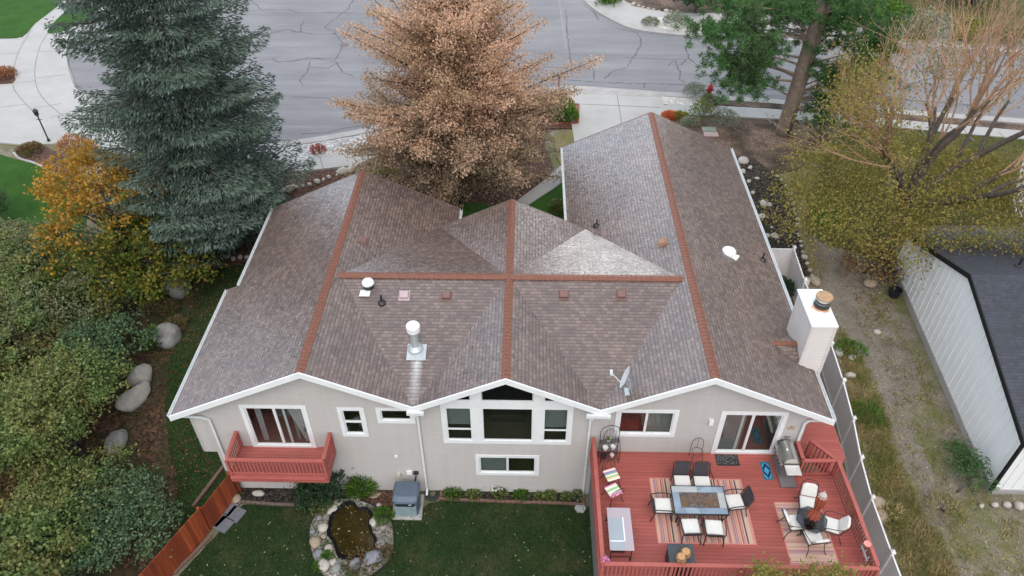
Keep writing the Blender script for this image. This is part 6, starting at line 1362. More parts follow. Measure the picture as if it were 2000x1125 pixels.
for i, (x, y, rx, ry, mt, lb) in enumerate((
    (350, 485, .24, .17, ROCKW, 'oval whitish rock at the upper left rim of the pond'), (255, 660, .2, .2, ROCKW, 'round cream rock left of the pond water, halfway up'), (185, 810, .23, .22, ROCKT, 'large tan round rock at the outer left edge of the pond bed'),
    (310, 875, .19, .16, ROCKW, 'pale lilac grey rock against the lower left of the liner'), (270, 1025, .25, .22, ROCKW, 'big cream rock at the lower left of the pond bed'), (355, 995, .13, .14, ROCKW, 'small pale rock beside the big cream rock below the pond'),
    (390, 1065, .18, .18, ROCKG, 'grey green rock at the bottom of the pond bed'), (572, 1018, .19, .22, ROCKB, 'small blue grey rock below the pond water'), (748, 962, .36, .30, ROCKB, 'largest blue grey boulder at the lower right of the pond'),
    (822, 828, .19, .19, ROCKG, 'grey tan rock right of the pond water'), (757, 600, .16, .21, ROCKW, 'upright white rock on the right rim of the pond'), (264, 748, .1, .12, ROCKT, 'little tan rock between the cream and tan rocks'),
    (398, 420, .2, .12, ROCKW, 'flat white rock under the evergreen shrub'), (155, 700, .11, .11, ROCKB, 'small blue grey rock at the outer left edge of the bed'), (218, 912, .17, .15, ROCKB, 'dark slate blue rock low on the left of the bed'),
    (222, 562, .12, .1, ROCKG, 'small grey rock at the upper left of the bed'), (560, 372, .1, .12, ROCKW, 'small white rock at the foot of the ornamental grass'), (803, 445, .12, .1, ROCKW, 'single pale rock on the red mulch beside the generator'), (600, 380, .1, .09, ROCKW, 'small cream rock at the top of the pond'))):
    px, py = zp(x, y); px_rock('pond_rock', lb, px, py, rx * 1.22, ry * 1.22, min(rx, ry) * .95, mt, 100 + i, PR, rr.uniform(0, 3))
rng = np.random.RandomState(5)
def clump_of(name, label, px, py, r, h, n, mat, L, W, seed, cat='plant', up=1.2, group=None):
    p = G(px, py); rng = np.random.RandomState(seed); a = rng.uniform(0, 6.283, n); rad = r * np.sqrt(rng.uniform(0, 1, n)); t = thing(name, label, cat, (p.x, p.y, g(p.y) + .04), 0, group)
    hh = h * np.sqrt(np.maximum(0, 1 - (rad / r) ** 2 * .8)) * rng.uniform(.3, 1, n); P = np.column_stack([np.cos(a) * rad, np.sin(a) * rad, hh]); A = rng.normal(size=(n, 3)) * .6 + np.column_stack([np.cos(a) * rad / r, np.sin(a) * rad / r, np.full(n, up)])
    leaf_mesh('leaves', P, A, L, W, mat, t, None, seed); mb = MB()
    for i in range(7): b = rng.uniform(0, 6.28); mb.tube([(0, 0, -.03), (math.cos(b) * r * .5, math.sin(b) * r * .5, h * .7)], .012, 4)
    mb.build('stems', BARKD, t); return t
clump_of('ornamental_grass', 'bright green feathery grass plant above the pond', *zp(640, 330), .48, .95, 700, BRIGHTG, .34, .05, 1)
clump_of('plant', 'low bright green spreading plant right of the pond', *zp(850, 560), .38, .3, 330, BRIGHTG, .16, .06, 2); clump_of('plant', 'small bright green plant among the lower left pond rocks', *zp(300, 955), .2, .25, 130, BRIGHTG, .13, .07, 3)
clump_of('plant', 'small green plant at the bottom left edge of the pond bed', *zp(215, 1050), .2, .22, 110, BRIGHTG, .13, .07, 4); clump_of('plant', 'green creeping plant at the upper left of the pond', *zp(240, 470), .4, .35, 330, OAKG, .14, .07, 5)
clump_of('plant', 'brown green straggly plant around the blue grey boulder', *zp(640, 1010), .6, .22, 420, OAKR, .14, .05, 6); clump_of('plant', 'brown green straggly plant right of the largest boulder', *zp(840, 930), .4, .3, 260, OAKR, .14, .05, 7)
bushy('evergreen_shrub', 'dark evergreen shrub below the right end of the balcony', 'shrub', (G(648, 962).x, G(648, 962).y - .1, 0), 2, [((-.3, -.1, .6), (.95, .7, .65)), ((.5, .1, .9), (.9, .65, .7)), ((-.8, -.25, .4), (.6, .6, .45))], [DEEPG], (.2, .075), 26, 48, .2, 88, .06, 3)
# beds along the wall
def bricks(name, line, label, w_=.2, h=.12, d=.11, mat=None):
    P = along(gp(line), w_ + .012); mb = MB()
    for i, p in enumerate(P):
        q = P[min(i + 1, len(P) - 1)] if i < len(P) - 1 else p + (p - P[i - 1]); a = math.atan2((q - p).y, (q - p).x); mb.box((p.x, p.y, g(p.y) + h / 2), (w_, d, h + rr.uniform(-.01, .015)), rz=a)
    return tag(mb.build(name, mat or M('brick_edging', (.20, .115, .09, 1), (.14, .085, .07, 1), 5, .85), bevel=.008), label, 'brick edging')
bricks('brick_edging', [(862, 958), (862, 976), (900, 978), (1000, 982), (1080, 984), (1140, 987)], 'red brown brick edging of the bed below the basement window')
bricks('brick_edging', [(1139, 984), (1139, 966)], 'short return of brick edging at the deck end of the bed')
bricks('brick_edging', [(476, 982), (540, 987), (600, 988), (616, 984)], 'grey brown brick edging of the bed below the balcony', mat=M('dusty_brick', (.19, .14, .125, 1), (.12, .09, .08, 1), 5, .9))
for i, (px, py, r, h, mt, lb) in enumerate(((885, 968, .34, .35, BRIGHTG, 'broad green leafy plant at the left end of the bed below the basement window'), (925, 970, .28, .22, OAKG, 'low grey green plant second from the left in the brick edged bed'), (975, 969, .28, .4, OAKG, 'green plant with white blooms in the middle of the brick edged bed'), (1018, 971, .3, .28, BRIGHTG, 'rounded bright green plant right of the white blooms'), (1075, 972, .22, .26, OAKG, 'small green plant below the right corner of the basement window'), (1128, 972, .2, .3, GREYG, 'grey green plant by the right downspout'), (1105, 974, .16, .18, OAKG, 'tiny green plant left of the right downspout'), (1052, 973, .14, .16, OAKG, 'tiny green plant under the basement window'))):
    clump_of('garden_plant', lb, px, py, r, h, 230, mt, .13, .075, 20 + i, group='plants in the brick edged bed')
rng = np.random.RandomState(8); p = G(973, 967)
tag(leaf_mesh('white_flowers', np.array([p.x, p.y, .46]) + rng.normal(size=(26, 3)) * [.16, .1, .06], None, .11, .09, PORC, None), 'cluster of white flowers against the wall below the basement window', 'flowers')
p = G(1133, 994); mb = MB(); mb.lathe([(0, 0), (.24, 0), (.24, .05), (0, .05)], (0, 0, 0), 6, cap=False); tag(mb.build('stepping_stone', SLATE2, loc=(p.x, p.y, .03)), 'hexagonal pale stepping stone at the corner of the lawn beside the deck', 'stepping stone')
PAV = M('blue_grey_paver', (.17, .185, .21, 1), (.13, .14, .16, 1), 4, .8, .2, 30)
mb = MB(); mb.box((0, 0, .03), (.62, .62, .06)); first = None
for (px, py), lb in zip(((446, 994), (461, 1006), (425, 1014), (438, 1026)), ('upper left one of four square blue grey paving slabs beside the wooden gate', 'upper right one of four square blue grey paving slabs beside the wooden gate', 'lower left one of four square blue grey paving slabs beside the wooden gate', 'lowest one of four square blue grey paving slabs beside the wooden gate')):
    p = G(px, py)
    if first is None: o = first = mb.build('paving_slab', PAV, bevel=.01)
    else: o = first.copy(); col.objects.link(o)
    o.location = (p.x, p.y, .03); o.rotation_euler.z = R_(63 + rr.uniform(-4, 4)); tag(o, lb, 'paving slab', 'paving slabs by the wooden gate')
# flat stones stacked by the wall, rocks in the bed below the balcony
for i, (px, py, rx, ry, lb) in enumerate(((731, 958, .16, .1, 'topmost'), (726, 962, .2, .11, 'second'), (737, 966, .18, .1, 'third'), (730, 971, .22, .1, 'lowest'))):
    px_rock('flagstone', 'flat tan flagstone, %s of the little stack beside the generator' % lb, px, py, rx, ry, .06, ROCKT, 140 + i, 'flagstones stacked by the generator', .2)
px_rock('rock', 'cream block shaped rock in the bed below the balcony', 505, 966, .28, .14, .16, ROCKW, 150); px_rock('rock', 'brown rock at the right end of the bed below the balcony', 598, 966, .22, .2, .18, ROCKT, 151); px_rock('rock', 'tan rock beside the wooden gate post', 463, 977, .2, .22, .2, ROCKT, 152)
# ------------------------------------------------------------------ wooden fence and timbers
def woodfence(name, label, a, b, h, mat, leanz=0):
    t = thing(name, label, 'fence' if 'fence' in name else 'gate', (a[0], a[1], 0)); d = Vector((b[0] - a[0], b[1] - a[1])); L = d.length; dn = d / L; ang = math.atan2(dn.y, dn.x); n = int(L / .15); pl = MB()
    for i in range(n):
        c = dn * (L * (i + .5) / n); hh = h + rr.uniform(-.02, .02); pl.box((c.x, c.y, hh / 2 + .03), (L / n - .006, .022, hh), rz=ang + rr.uniform(-.01, .01))
    pl.build('boards', mat, t); nm = Vector((dn.y, -dn.x)); rl = MB()
    for z in (.25, h - .2): q = nm * .035; rl = MB(); rl.bar((q.x, q.y, z), (q.x + d.x, q.y + d.y, z), .05, .09); rl.build('rail', mat, t)
    for k in (0, 1): c = d * k + nm * .09; mb = MB(); mb.box((c.x, c.y, h / 2), (.09, .09, h)); mb.build('post', mat, t)
    return t
def boardvar(name, c1, c2):
    m, nt, b = new_mat(name); k = NT(nt); ge = k.n('ShaderNodeNewGeometry'); c = k.mix(ge.outputs['Random Per Island'], c1, c2); c = k.mix(1.0, c, k.ramp(k.noise(k.coord(sc_=(9, 9, 1)), 1, 4), [(.3, (.75,) * 3), (.7, (1.15,) * 3)]), 'MULTIPLY'); k.l(c, b.inputs['Base Color']); b.inputs['Roughness'].default_value = .65; return m
CEDAR = boardvar('orange_stained_cedar', S(112, 46, 24), S(160, 76, 38)); CEDAR2 = boardvar('brown_stained_cedar', S(106, 48, 30), S(124, 58, 36))
f0 = G(466, 968); f1 = G(411, 1038); f2 = G(330, 1133)
woodfence('wooden_gate', 'orange stained plank gate between the balcony corner and the long fence', (f0.x, f0.y), (f1.x + .03, f1.y + .06), 1.5, CEDAR)
dd = (Vector((f2.x, f2.y)) - Vector((f1.x, f1.y))).normalized()
woodfence('wooden_fence', 'orange stained plank fence running out of the bottom left of the frame', (f1.x, f1.y), (f1.x + dd.x * 5.0, f1.y + dd.y * 5.0), 1.62, CEDAR)
woodfence('wooden_fence', 'short brown plank fence from the gate to the house wall below the balcony', (f0.x + .02, f0.y + .08), (-11.28, -.06), 1.2, CEDAR2)
def timber(label, a, b, mat, w_=.14):
    a, b = G(*a), G(*b); mb = MB(); mid = (a + b) / 2; mid.z = g(mid.y); mb.bar(a - mid + Vector((0, 0, w_ / 2)), b - mid + Vector((0, 0, w_ / 2)), w_, w_); return tag(mb.build('landscape_timber', mat, loc=mid, bevel=.01), label, 'timber')
TIMB = M('weathered_timber', (.19, .125, .10, 1), (.12, .08, .065, 1), 4, .9, .3, 20)
timber('weathered landscape timber lying along the lawn behind the wooden gate', (378, 992), (438, 912), TIMB); timber('weathered timber along the foot of the wooden fence on the lawn side', (340, 1122), (412, 1050), TIMB, .12)
# ------------------------------------------------------------------ vinyl fence
vf = thing('vinyl_fence', 'pale vinyl privacy fence with capped posts along the right side of the house', 'fence', (0, 0, 0))
VIN = M('pale_vinyl', (.72, .69, .70, 1), (.66, .63, .645, 1), 2, .5); VINW = M('white_vinyl', (.74, .74, .75, 1), None, 2, .45)
FP = [(14.30, 12.3), (14.32, 10.1), (14.5, 8.2), (14.6, 6.3), (14.6, 4.3), (14.5, 2.4), (14.3, .6), (14.15, -1.2), (14.1, -3.5), (14.1, -5.9), (14.1, -8.3)]
FP2 = [(11.9, 12.3), (14.30, 12.3)]
def vpanel(a, b):
    A_ = Vector((*a, g(a[1]))); B_ = Vector((*b, g(b[1]))); h = 1.72; up = Vector((0, 0, 1)); d = B_ - A_; L = Vector((d.x, d.y)).length; n = max(2, int(L / .17)); mb = MB()
    for i in range(n): mb.bar(A_ + d * (i / n) + up * h / 2, A_ + d * ((i + .96) / n) + up * h / 2, .03, h - .1, 0)
    mb.build('panel', VIN, vf); mb = MB(); mb.bar(A_ + up * h, B_ + up * h, .06, .09); mb.build('rail', VINW, vf); mb = MB(); mb.bar(A_ + up * .1, B_ + up * .1, .06, .12); mb.build('rail', VINW, vf)
for P in (FP, FP2):
    for a, b in zip(P, P[1:]): vpanel(a, b)
for (x, y) in FP + FP2[:1]:
    mb = MB(); z = g(y); mb.box((x, y, z + .93), (.13, .13, 1.86)); mb.box((x, y, z + 1.88), (.17, .17, .05)); vs = [(x - .085, y - .085, z + 1.905), (x + .085, y - .085, z + 1.905), (x + .085, y + .085, z + 1.905), (x - .085, y + .085, z + 1.905), (x, y, z + 2.0)]; mb.add(vs, [(0, 1, 4), (1, 2, 4), (2, 3, 4), (3, 0, 4)]); mb.build('post', VINW, vf)
# things between house and fence
p = G(1604, 742); bn = thing('trash_bin', 'dark wheeled bin between the house and the vinyl fence', 'bin', (13.2, 5.6, g(5.6))); BIN = M('dark_grey_plastic', (.03, .033, .038, 1), (.05, .053, .058, 1), 4, .5)
mb = MB(); mb.box((0, 0, .5), (.62, .72, .9), top=1.12); mb.build('body', BIN, bn, bevel=.03); mb = MB(); mb.box((0, 0, 1.0), (.74, .86, .08)); mb.build('lid', BIN, bn, bevel=.03)
for s in (-1, 1): mb = MB(); mb.tube([(s * .27 - .03, .36, .12), (s * .27 + .03, .36, .12)], .12, 12); mb.build('wheel', BLACK, bn)
ld = thing('ladder', 'aluminium ladder leaning against the vinyl fence behind the chimney', 'ladder', (13.6, 9.0, g(9.0))); mb = MB()
for s in (-.2, .2): mb = MB(); mb.bar((0, s, 0), (.5, s, 1.7), .03, .07); mb.build('rail', GALV, ld)
for i in range(6): mb = MB(); mb.bar((.07 + .07 * i, -.2, .25 + .25 * i), (.07 + .07 * i, .2, .25 + .25 * i), .03, .03); mb.build('rung', GALV, ld)
clump_of('shrub', 'small dark green shrub in the corner of the vinyl fence', 1528, 575, .5, .9, 600, DEEPG, .16, .08, 55, 'shrub')
# ------------------------------------------------------------------ neighbour's white building
nbr = thing('outbuilding', 'white ribbed neighbouring building with black trim and dark shingle roof', 'building', (0, 0, 0))
c0 = G(1745, 527); c1 = G(1929, 962); XN = (c0.x + c1.x) / 2; y1n, y0n = c0.y, c1.y; pk = at_x(1901, 538, XN); ef = at_x(1778, 458, XN)
print('nbr', XN, y0n, y1n, pk, ef)
sln = (pk.z - ef.z) / (ef.y - pk.y); rtop = lambda y: pk.z - sln * abs(y - pk.y); xe = XN + 14; zn = lambda y: g(y) + .35
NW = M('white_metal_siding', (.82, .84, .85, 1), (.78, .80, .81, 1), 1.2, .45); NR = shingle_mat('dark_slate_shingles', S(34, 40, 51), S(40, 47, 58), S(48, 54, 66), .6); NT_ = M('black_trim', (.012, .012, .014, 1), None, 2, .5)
mb = MB(); ys_ = [y0n, pk.y, y1n]
mb.add([(XN, y0n, 0.2), (XN, y1n, zn(y1n)), (XN, y1n, rtop(y1n)), (XN, pk.y, pk.z), (XN, y0n, rtop(y0n))], [(0, 4, 3, 2, 1)]); mb.quad((XN, y0n, 0), (xe, y0n, 0), (xe, y0n, rtop(y0n)), (XN, y0n, rtop(y0n))); mb.quad((XN, y1n, 0), (XN, y1n, rtop(y1n)), (xe, y1n, rtop(y1n)), (xe, y1n, 0))
y = y0n + .3
while y < y1n - .1: mb.box((XN - .012, y, (rtop(y) + zn(y)) / 2 - .02), (.026, .045, rtop(y) - zn(y) - .1)); y += .42
x = XN + .4
while x < xe: mb.box((x, y0n - .012, rtop(y0n) / 2), (.045, .026, rtop(y0n) - .1)); x += .42
mb.build('wall', NW, nbr)
mb = MB(); mb.prism([(XN - .06, y0n - .06), (XN + .3, y0n - .06), (XN + .3, y1n + .05), (XN - .06, y1n + .05)], lambda x, y: g(y) - .2, lambda x, y: g(y) + .38); mb.prism([(XN + .3, y0n - .06), (xe, y0n - .06), (xe, y0n + .3), (XN + .3, y0n + .3)], -.2, .3); mb.build('foundation', CONC2, nbr)
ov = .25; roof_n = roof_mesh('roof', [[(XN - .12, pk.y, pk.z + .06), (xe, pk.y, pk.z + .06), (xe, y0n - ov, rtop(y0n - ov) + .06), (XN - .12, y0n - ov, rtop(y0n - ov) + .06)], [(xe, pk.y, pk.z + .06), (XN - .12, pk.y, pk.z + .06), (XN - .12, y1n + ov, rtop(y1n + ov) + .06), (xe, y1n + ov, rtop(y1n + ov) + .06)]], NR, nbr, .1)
mb = MB()
for ya, yb2 in ((pk.y, y0n - ov), (pk.y, y1n + ov)): mb.bar((XN - .15, ya, pk.z - .06), (XN - .15, yb2, rtop(yb2) - .06), .05, .22)
mb.bar((XN - .1, y0n - ov - .03, rtop(y0n - ov) - .03), (xe, y0n - ov - .03, rtop(y0n - ov) - .03), .06, .18); mb.build('trim', NT_, nbr)
mb = MB(); mb.bar((XN - .06, y0n - .07, .3), (XN - .06, y0n - .07, rtop(y0n) - .1), .11, .11); mb.build('downspout', NT_, nbr)
p = on_plane(1990, 520, pk.z + sln * -pk.y * -1 - 0 if False else pk.z + sln * pk.y, 0, -sln); p = on_plane(1988, 522, pk.z + sln * pk.y, 0, -sln); mb = MB(); mb.lathe([(.16, -.05), (.16, .06), (.06, .1), (.06, .5)], (p.x, p.y, p.z + .06), 10); mb.build('vent_pipe', BLACK, roof_n)
# ------------------------------------------------------------------ boulders on the left
BG = 'boulders along the left side lawn'
for i, (px, py, rx, ry, rz, mt, lb, rot) in enumerate((
    (362, 522, .72, .62, .62, ROCKG, 'rounded grey boulder furthest up the side lawn, below the maple', .2), (343, 566, .85, .85, .85, ROCKG, 'big grey boulder half hidden by green leaves', .4), (328, 664, .72, .78, .72, ROCKG, 'pale round grey boulder with a bright green plant on its left', 0),
    (274, 738, .62, .62, .62, ROCKW, 'upper half of the split tan grey boulder', .7), (268, 778, .52, .92, .5, ROCKW, 'long lower half of the split tan grey boulder', -.5), (228, 866, .48, .72, .42, ROCKG, 'flat topped grey boulder lowest on the left', .1))):
    px_rock('boulder', lb, px, py, rx, ry, rz, mt, 200 + i, BG, rot, 'boulder', sub=3)
clump_of('plant', 'bright green leafy plant leaning on the pale round boulder', 308, 668, .62, .75, 520, BRIGHTG, .17, .11, 61); clump_of('shrub', 'yellow green leafy shrub against the big grey boulder', 322, 572, .75, .95, 700, gm('yellow_green_leaves', (.11, .15, .02, 1), (.24, .26, .05, 1)), .17, .12, 62, 'shrub')
for i, (px, py) in enumerate(((300, 606), (331, 608), (272, 655), (345, 640))):
    clump_of('grass_mound', ('tan dry grass mound between the boulders, %s' % ('upper left one', 'upper right one', 'lower left one', 'one beside the pale round boulder')[i]), px, py, .5, .42, 520, gm('tan_mound_blades', (.13, .11, .045, 1), (.26, .21, .10, 1)), .2, .035, 70 + i, 'grass', group='dry grass mounds between the boulders')
# ------------------------------------------------------------------ small rocks along the beds
def rock_row(line, step, r, label, group, seed, jit=.06, mats=None):
    rd = random.Random(seed); mats = mats or [ROCKW]; protos = []
    for k in range(4): mb = MB(); mb.rock((0, 0, .3), (1, .8, .75), seed * 10 + k, 0, 1, .25); o = mb.build('edging_stone', mats[k % len(mats)], smooth=True); protos.append(o)
    used = [False] * 4
    for i, p in enumerate(along([tuple(q) for q in spline([Vector(q) for q in gp(line)], 4)], step)):
        k = rd.randrange(4)
        if used[k]: o = protos[k].copy(); col.objects.link(o)
        else: o = protos[k]; used[k] = True
        x, y = p.x + rd.uniform(-jit, jit), p.y + rd.uniform(-jit, jit); o.location = (x, y, g(y) + .06); s = r * rd.uniform(.65, 1.4); o.scale = (s, s, s); o.rotation_euler.z = rd.uniform(0, 6); tag(o, label, 'stone', group)
    for k in range(4):
        if not used[k]: bpy.data.objects.remove(protos[k])
rock_row([(1508, 340), (1528, 358), (1545, 388), (1553, 420), (1558, 455), (1566, 490), (1578, 525), (1592, 556)], .42, .17, 'pale rounded edging stone along the black mulch bed on the right', 'stones edging the black mulch bed', 1, mats=[ROCKW, ROCKW, ROCKT, ROCKW])
rock_row([(470, 412), (500, 408), (530, 404), (560, 372), (600, 366), (640, 350), (672, 340), (700, 334)], .42, .19, 'whitish rounded edging stone in the red mulch left of the house', 'stones edging the red mulch bed left of the house', 2)
rock_row([(735, 345), (770, 352), (800, 348), (830, 340), (860, 330)], .4, .2, 'whitish stone in the bed in front of the middle gable', 'stones in the front bed', 3)
rock_row([(436, 500), (452, 507), (476, 506), (500, 500)], .36, .16, 'pale stone edging the mulch at the foot of the spruce', 'stones edging the spruce bed', 4)
rock_row([(1236, 12), (1262, 18), (1290, 24), (1326, 25)], .5, .22, 'white stone edging the bed across the street', 'white stones across the street', 5)
for i, (px, py, r, lb) in enumerate(((1450, 317, .42, 'largest white rock at the top of the black mulch bed'), (1465, 329, .2, 'white rock just below the largest one in the black mulch bed'), (1452, 337, .24, 'white rock left in the black mulch bed by the roof edge'), (1478, 350, .15, 'small white rock in the upper middle of the black mulch'), (1462, 356, .18, 'small white rock hugging the roof edge'), (1490, 400, .3, 'flat white rock midway down the black mulch bed'), (1502, 402, .22, 'white rock right of the flat one in the black mulch'), (1486, 425, .3, 'pale rock pile stone below the flat white rock'), (1497, 462, .22, 'white rock low in the black mulch bed, left one'), (1512, 463, .26, 'white rock low in the black mulch bed, right one'), (1470, 378, .17, 'little white rock against the eave'), (1507, 446, .14, 'tiny white rock above the lowest pair'))):
    px_rock('rock', lb, px, py, r, r * .75, r * .6, ROCKW, 230 + i, 'white rocks in the black mulch bed', i)
for i, (px, py, rx, lb) in enumerate(((668, 337, .42, 'left of the two smooth white boulders above the left gable'), (688, 333, .46, 'right of the two smooth white boulders above the left gable'), (510, 432, .6, 'tan flat boulder beside the left gutter'), (474, 424, .45, 'rounded grey rock at the edge of the spruce'), (568, 372, .42, 'tan boulder in the red mulch bed'), (517, 381, .28, 'small brown rock in the red mulch bed'), (490, 455, .3, 'brown rock below the flat tan boulder'))):
    px_rock('rock', lb, px, py, rx, rx * .75, rx * .6, ROCKW if i < 2 or i == 3 else ROCKT, 250 + i, 'rocks in the left front bed', i)
for i, (px, py, r, lb) in enumerate(((1696, 557, .42, 'tan boulder below the half bare tree'), (1573, 552, .36, 'grey boulder at the low end of the black mulch bed'), (1590, 552, .42, 'tan boulder at the low end of the black mulch bed'), (1702, 985, .55, 'large tan boulder leaning behind the vinyl fence'), (1718, 1012, .4, 'tan boulder below the large one behind the vinyl fence'), (1705, 1035, .35, 'lowest tan boulder behind the vinyl fence'), (1660, 735, .3, 'grey rock at the foot of the vinyl fence near the chimney'), (1664, 700, .25, 'pale rock in the dry grass beside the vinyl fence'), (1638, 690, .3, 'pale slab rock behind the chimney'), (1712, 650, .22, 'half buried stone on the dirt path'))):
    px_rock('rock', lb, px, py, r, r * .75, r * .6, ROCKT if 'tan' in lb else ROCKW, 270 + i, 'rocks on the right side yard', i)
rock_row([(1915, 990), (1950, 990), (2000, 992), (2040, 993)], .5, .22, 'rounded stone at the foot of the white outbuilding', 'stones along the outbuilding', 6, .04, [ROCKW, ROCKT, ROCKG, ROCKW])
rng = np.random.RandomState(17); q = inside(gp([(1640, 640), (1760, 560), (1900, 960), (2050, 1000), (2050, 1180), (1780, 1180), (1700, 900)]), 200, rng); mb = MB()
for i, (x, y) in enumerate(q): s = rng.uniform(.025, .075); mb.rock((x, y, g(y) + s * .2), (s, s * .8, s * .6), i, 0, 1, .2, i)
tag(mb.build('loose_stones', ROCKT), 'small loose stones scattered over the bare side yard', 'stones', kind='stuff')
bushy('shrub', 'bushy bright green weed shrub against the corner of the white outbuilding', 'shrub', (*G(1885, 945)[:2], 0), 2, [((0, 0, .8), (.8, 1.0, .9)), ((-.2, .7, 1.0), (.6, .8, .8))], [gm('weed_leaves', (.03, .09, .025, 1), (.09, .19, .06, 1))], (.16, .05), 22, 44, .2, 91, .05, 4)
bushy('shrub', 'russet low shrub at the foot of the half bare tree', 'shrub', B(1690, 535), 2, [((0, 0, .9), (1.5, 1.3, .9)), ((.9, -.5, .7), (1.0, 1.0, .7))], [gm('russet_shrub_leaves', (.12, .065, .03, 1), (.30, .17, .09, 1))], (.15, .09), 12, 36, .25, 92, .06, 4)
for i, (px, py, lb) in enumerate(((1733, 540, 'grey plastic tub beside the far corner of the white outbuilding'), (1745, 578, 'dark low bucket against the wall of the white outbuilding'))):
    p = G(px, py); t = thing('bucket', lb, 'bucket', (p.x, p.y, g(p.y))); mb = MB(); mb.lathe([(.22, 0), (.30, .4), (.33, .4), (.33, .44), (.28, .44), (.26, .1), (0, .08)], (0, 0, 0), 14, cap=False); mb.build('body', M('bucket_plastic', (.09, .11, .13, 1) if i == 0 else (.02, .025, .03, 1), None, 3, .5), t)
for i, (px, py, r, h, mt, lb) in enumerate(((1738, 1010, .6, .3, STRAW, 'straw coloured weed tuft in the dry grass strip'), (1690, 812, .7, .35, BRIGHTG, 'green weed patch outside the vinyl fence'), (1660, 690, .7, .4, BRIGHTG, 'green weed patch beside the fence near the chimney'), (1845, 1000, .7, .3, STRAW, 'pale weed tuft before the outbuilding corner'), (1700, 1105, .8, .3, SAGE, 'grey weed patch at the bottom of the dry grass strip'))):
    clump_of('weed', lb, px, py, r, h, 420, mt, .2, .045, 300 + i, 'weed', group='weeds of the side yard')
# ------------------------------------------------------------------ shrub tops in front of the deck
for i, (px, r, lb) in enumerate(((1506, .62, 'leafy yellow green shrub top left of the three before the deck railing'), (1582, .34, 'pointed shrub top in the middle before the deck railing'), (1652, .55, 'leafy shrub top right of the three before the deck railing'))):
    p = at_y(px, 1118, -6.3 if i != 1 else -6.1); H = p.z; bushy('tall_shrub', lb, 'shrub', (p.x, p.y, 0), H, [((0, 0, H - .8), (r, r, .85)), ((.1, 0, H - 1.7), (r * 1.3, r * 1.2, .9)), ((-.1, .1, H * .35), (r * 1.2, r * 1.1, H * .32)), ((-.3, 0, H - .3), (r * .4, r * .4, .6)), ((.05, .05, H - .05), (r * .22, r * .22, .5))], [OAKY], (.15, .06), 24, 34, .16, 120 + i, .04, 3, group='tall shrubs before the deck')
# ------------------------------------------------------------------ street side things
def lamp(label, px, py, h):
    p = G(px, py); t = thing('lamp_post', label, 'lamp post', (p.x, p.y, g(p.y) + .1)); mb = MB(); mb.lathe([(.10, 0), (.08, .15), (.045, .2), (.04, h)], (0, 0, 0), 10); mb.bar((-.18, 0, h - .25), (.18, 0, h - .25), .03, .03); mb.build('post', BLACK, t)
    mb = MB(); mb.lathe([(.06, h), (.13, h + .08), (.16, h + .32), (.2, h + .34), (.05, h + .48), (0, h + .52)], (0, 0, 0), 6, cap=False); mb.build('lantern', BLACK, t); mb = MB(); mb.lathe([(.115, h + .09), (.145, h + .31)], (0, 0, 0), 6); mb.build('pane', PORC, t); return t
lamp('black lamp post beside the concrete drive above the orange maple', 97, 278, 1.75); lamp('black lamp post on the small lawn beside the spruce top', 145, 40, 1.6)
p = G(1091, 178); mbx = thing('mailbox', 'black mailbox on a wooden post at the edge of the street', 'mailbox', (p.x, p.y, 2.5 + .1)); mb = MB(); mb.bar((0, 0, 0), (0, 0, 1.0), .10, .10); mb.build('post', M('cedar_post', S(160, 96, 72), None, 4, .8), mbx)
mb = MB(); k_ = 10; pr_ = [(-.11, 0), (-.11, .14)] + [(-.11 * math.cos(math.pi * i / k_), .14 + .11 * math.sin(math.pi * i / k_)) for i in range(1, k_)] + [(.11, .14), (.11, 0)]; n_ = len(pr_); mb.add([(x, y, 1.0 + z) for y in (-.26, .26) for x, z in pr_], [tuple(range(n_)), tuple(range(2 * n_ - 1, n_ - 1, -1))] + [(i, n_ + i, n_ + (i + 1) % n_, (i + 1) % n_) for i in range(n_)]); mb.build('box', BLACK, mbx); mb = MB(); mb.span((-.1, .255, 1.01), (.1, .275, 1.2)); mb.build('door', PORC, mbx)
p = G(1384, 191); hy = thing('fire_hydrant', 'red fire hydrant on the strip beside the street', 'fire hydrant', (p.x, p.y, 2.5 + .1)); HR = M('hydrant_red', (.42, .02, .025, 1), (.36, .018, .02, 1), 4, .4, spec=.5)
mb = MB(); mb.lathe([(.2, 0), (.2, .06), (.14, .08), (.14, .62), (.19, .64), (.19, .70), (.16, .72), (.13, .84), (.05, .9), (.05, .97), (0, .98)], (0, 0, 0), 16, cap=False); mb.build('barrel', HR, hy)
for a in (0, math.pi / 2 * -1, math.pi): mb = MB(); mb.tube([(.1 * math.cos(a), .1 * math.sin(a), .5), (.24 * math.cos(a), .24 * math.sin(a), .5)], .075, 10); mb.build('nozzle', HR, hy)
p = G(514, 342); ut = thing('utility_pedestal', 'small teal utility pedestal on the pavement right of the spruce', 'pedestal', (p.x, p.y, 2.5 if p.y > 20 else g(p.y) + .1)); mb = MB(); mb.box((0, 0, .4), (.36, .36, .8)); mb.build('box', M('teal_box', (.04, .20, .15, 1), None, 3, .5), ut, bevel=.03); mb = MB(); mb.box((0, 0, .82), (.4, .4, .05)); mb.build('lid', M('teal_lid', (.06, .26, .2, 1), None, 3, .5), ut)
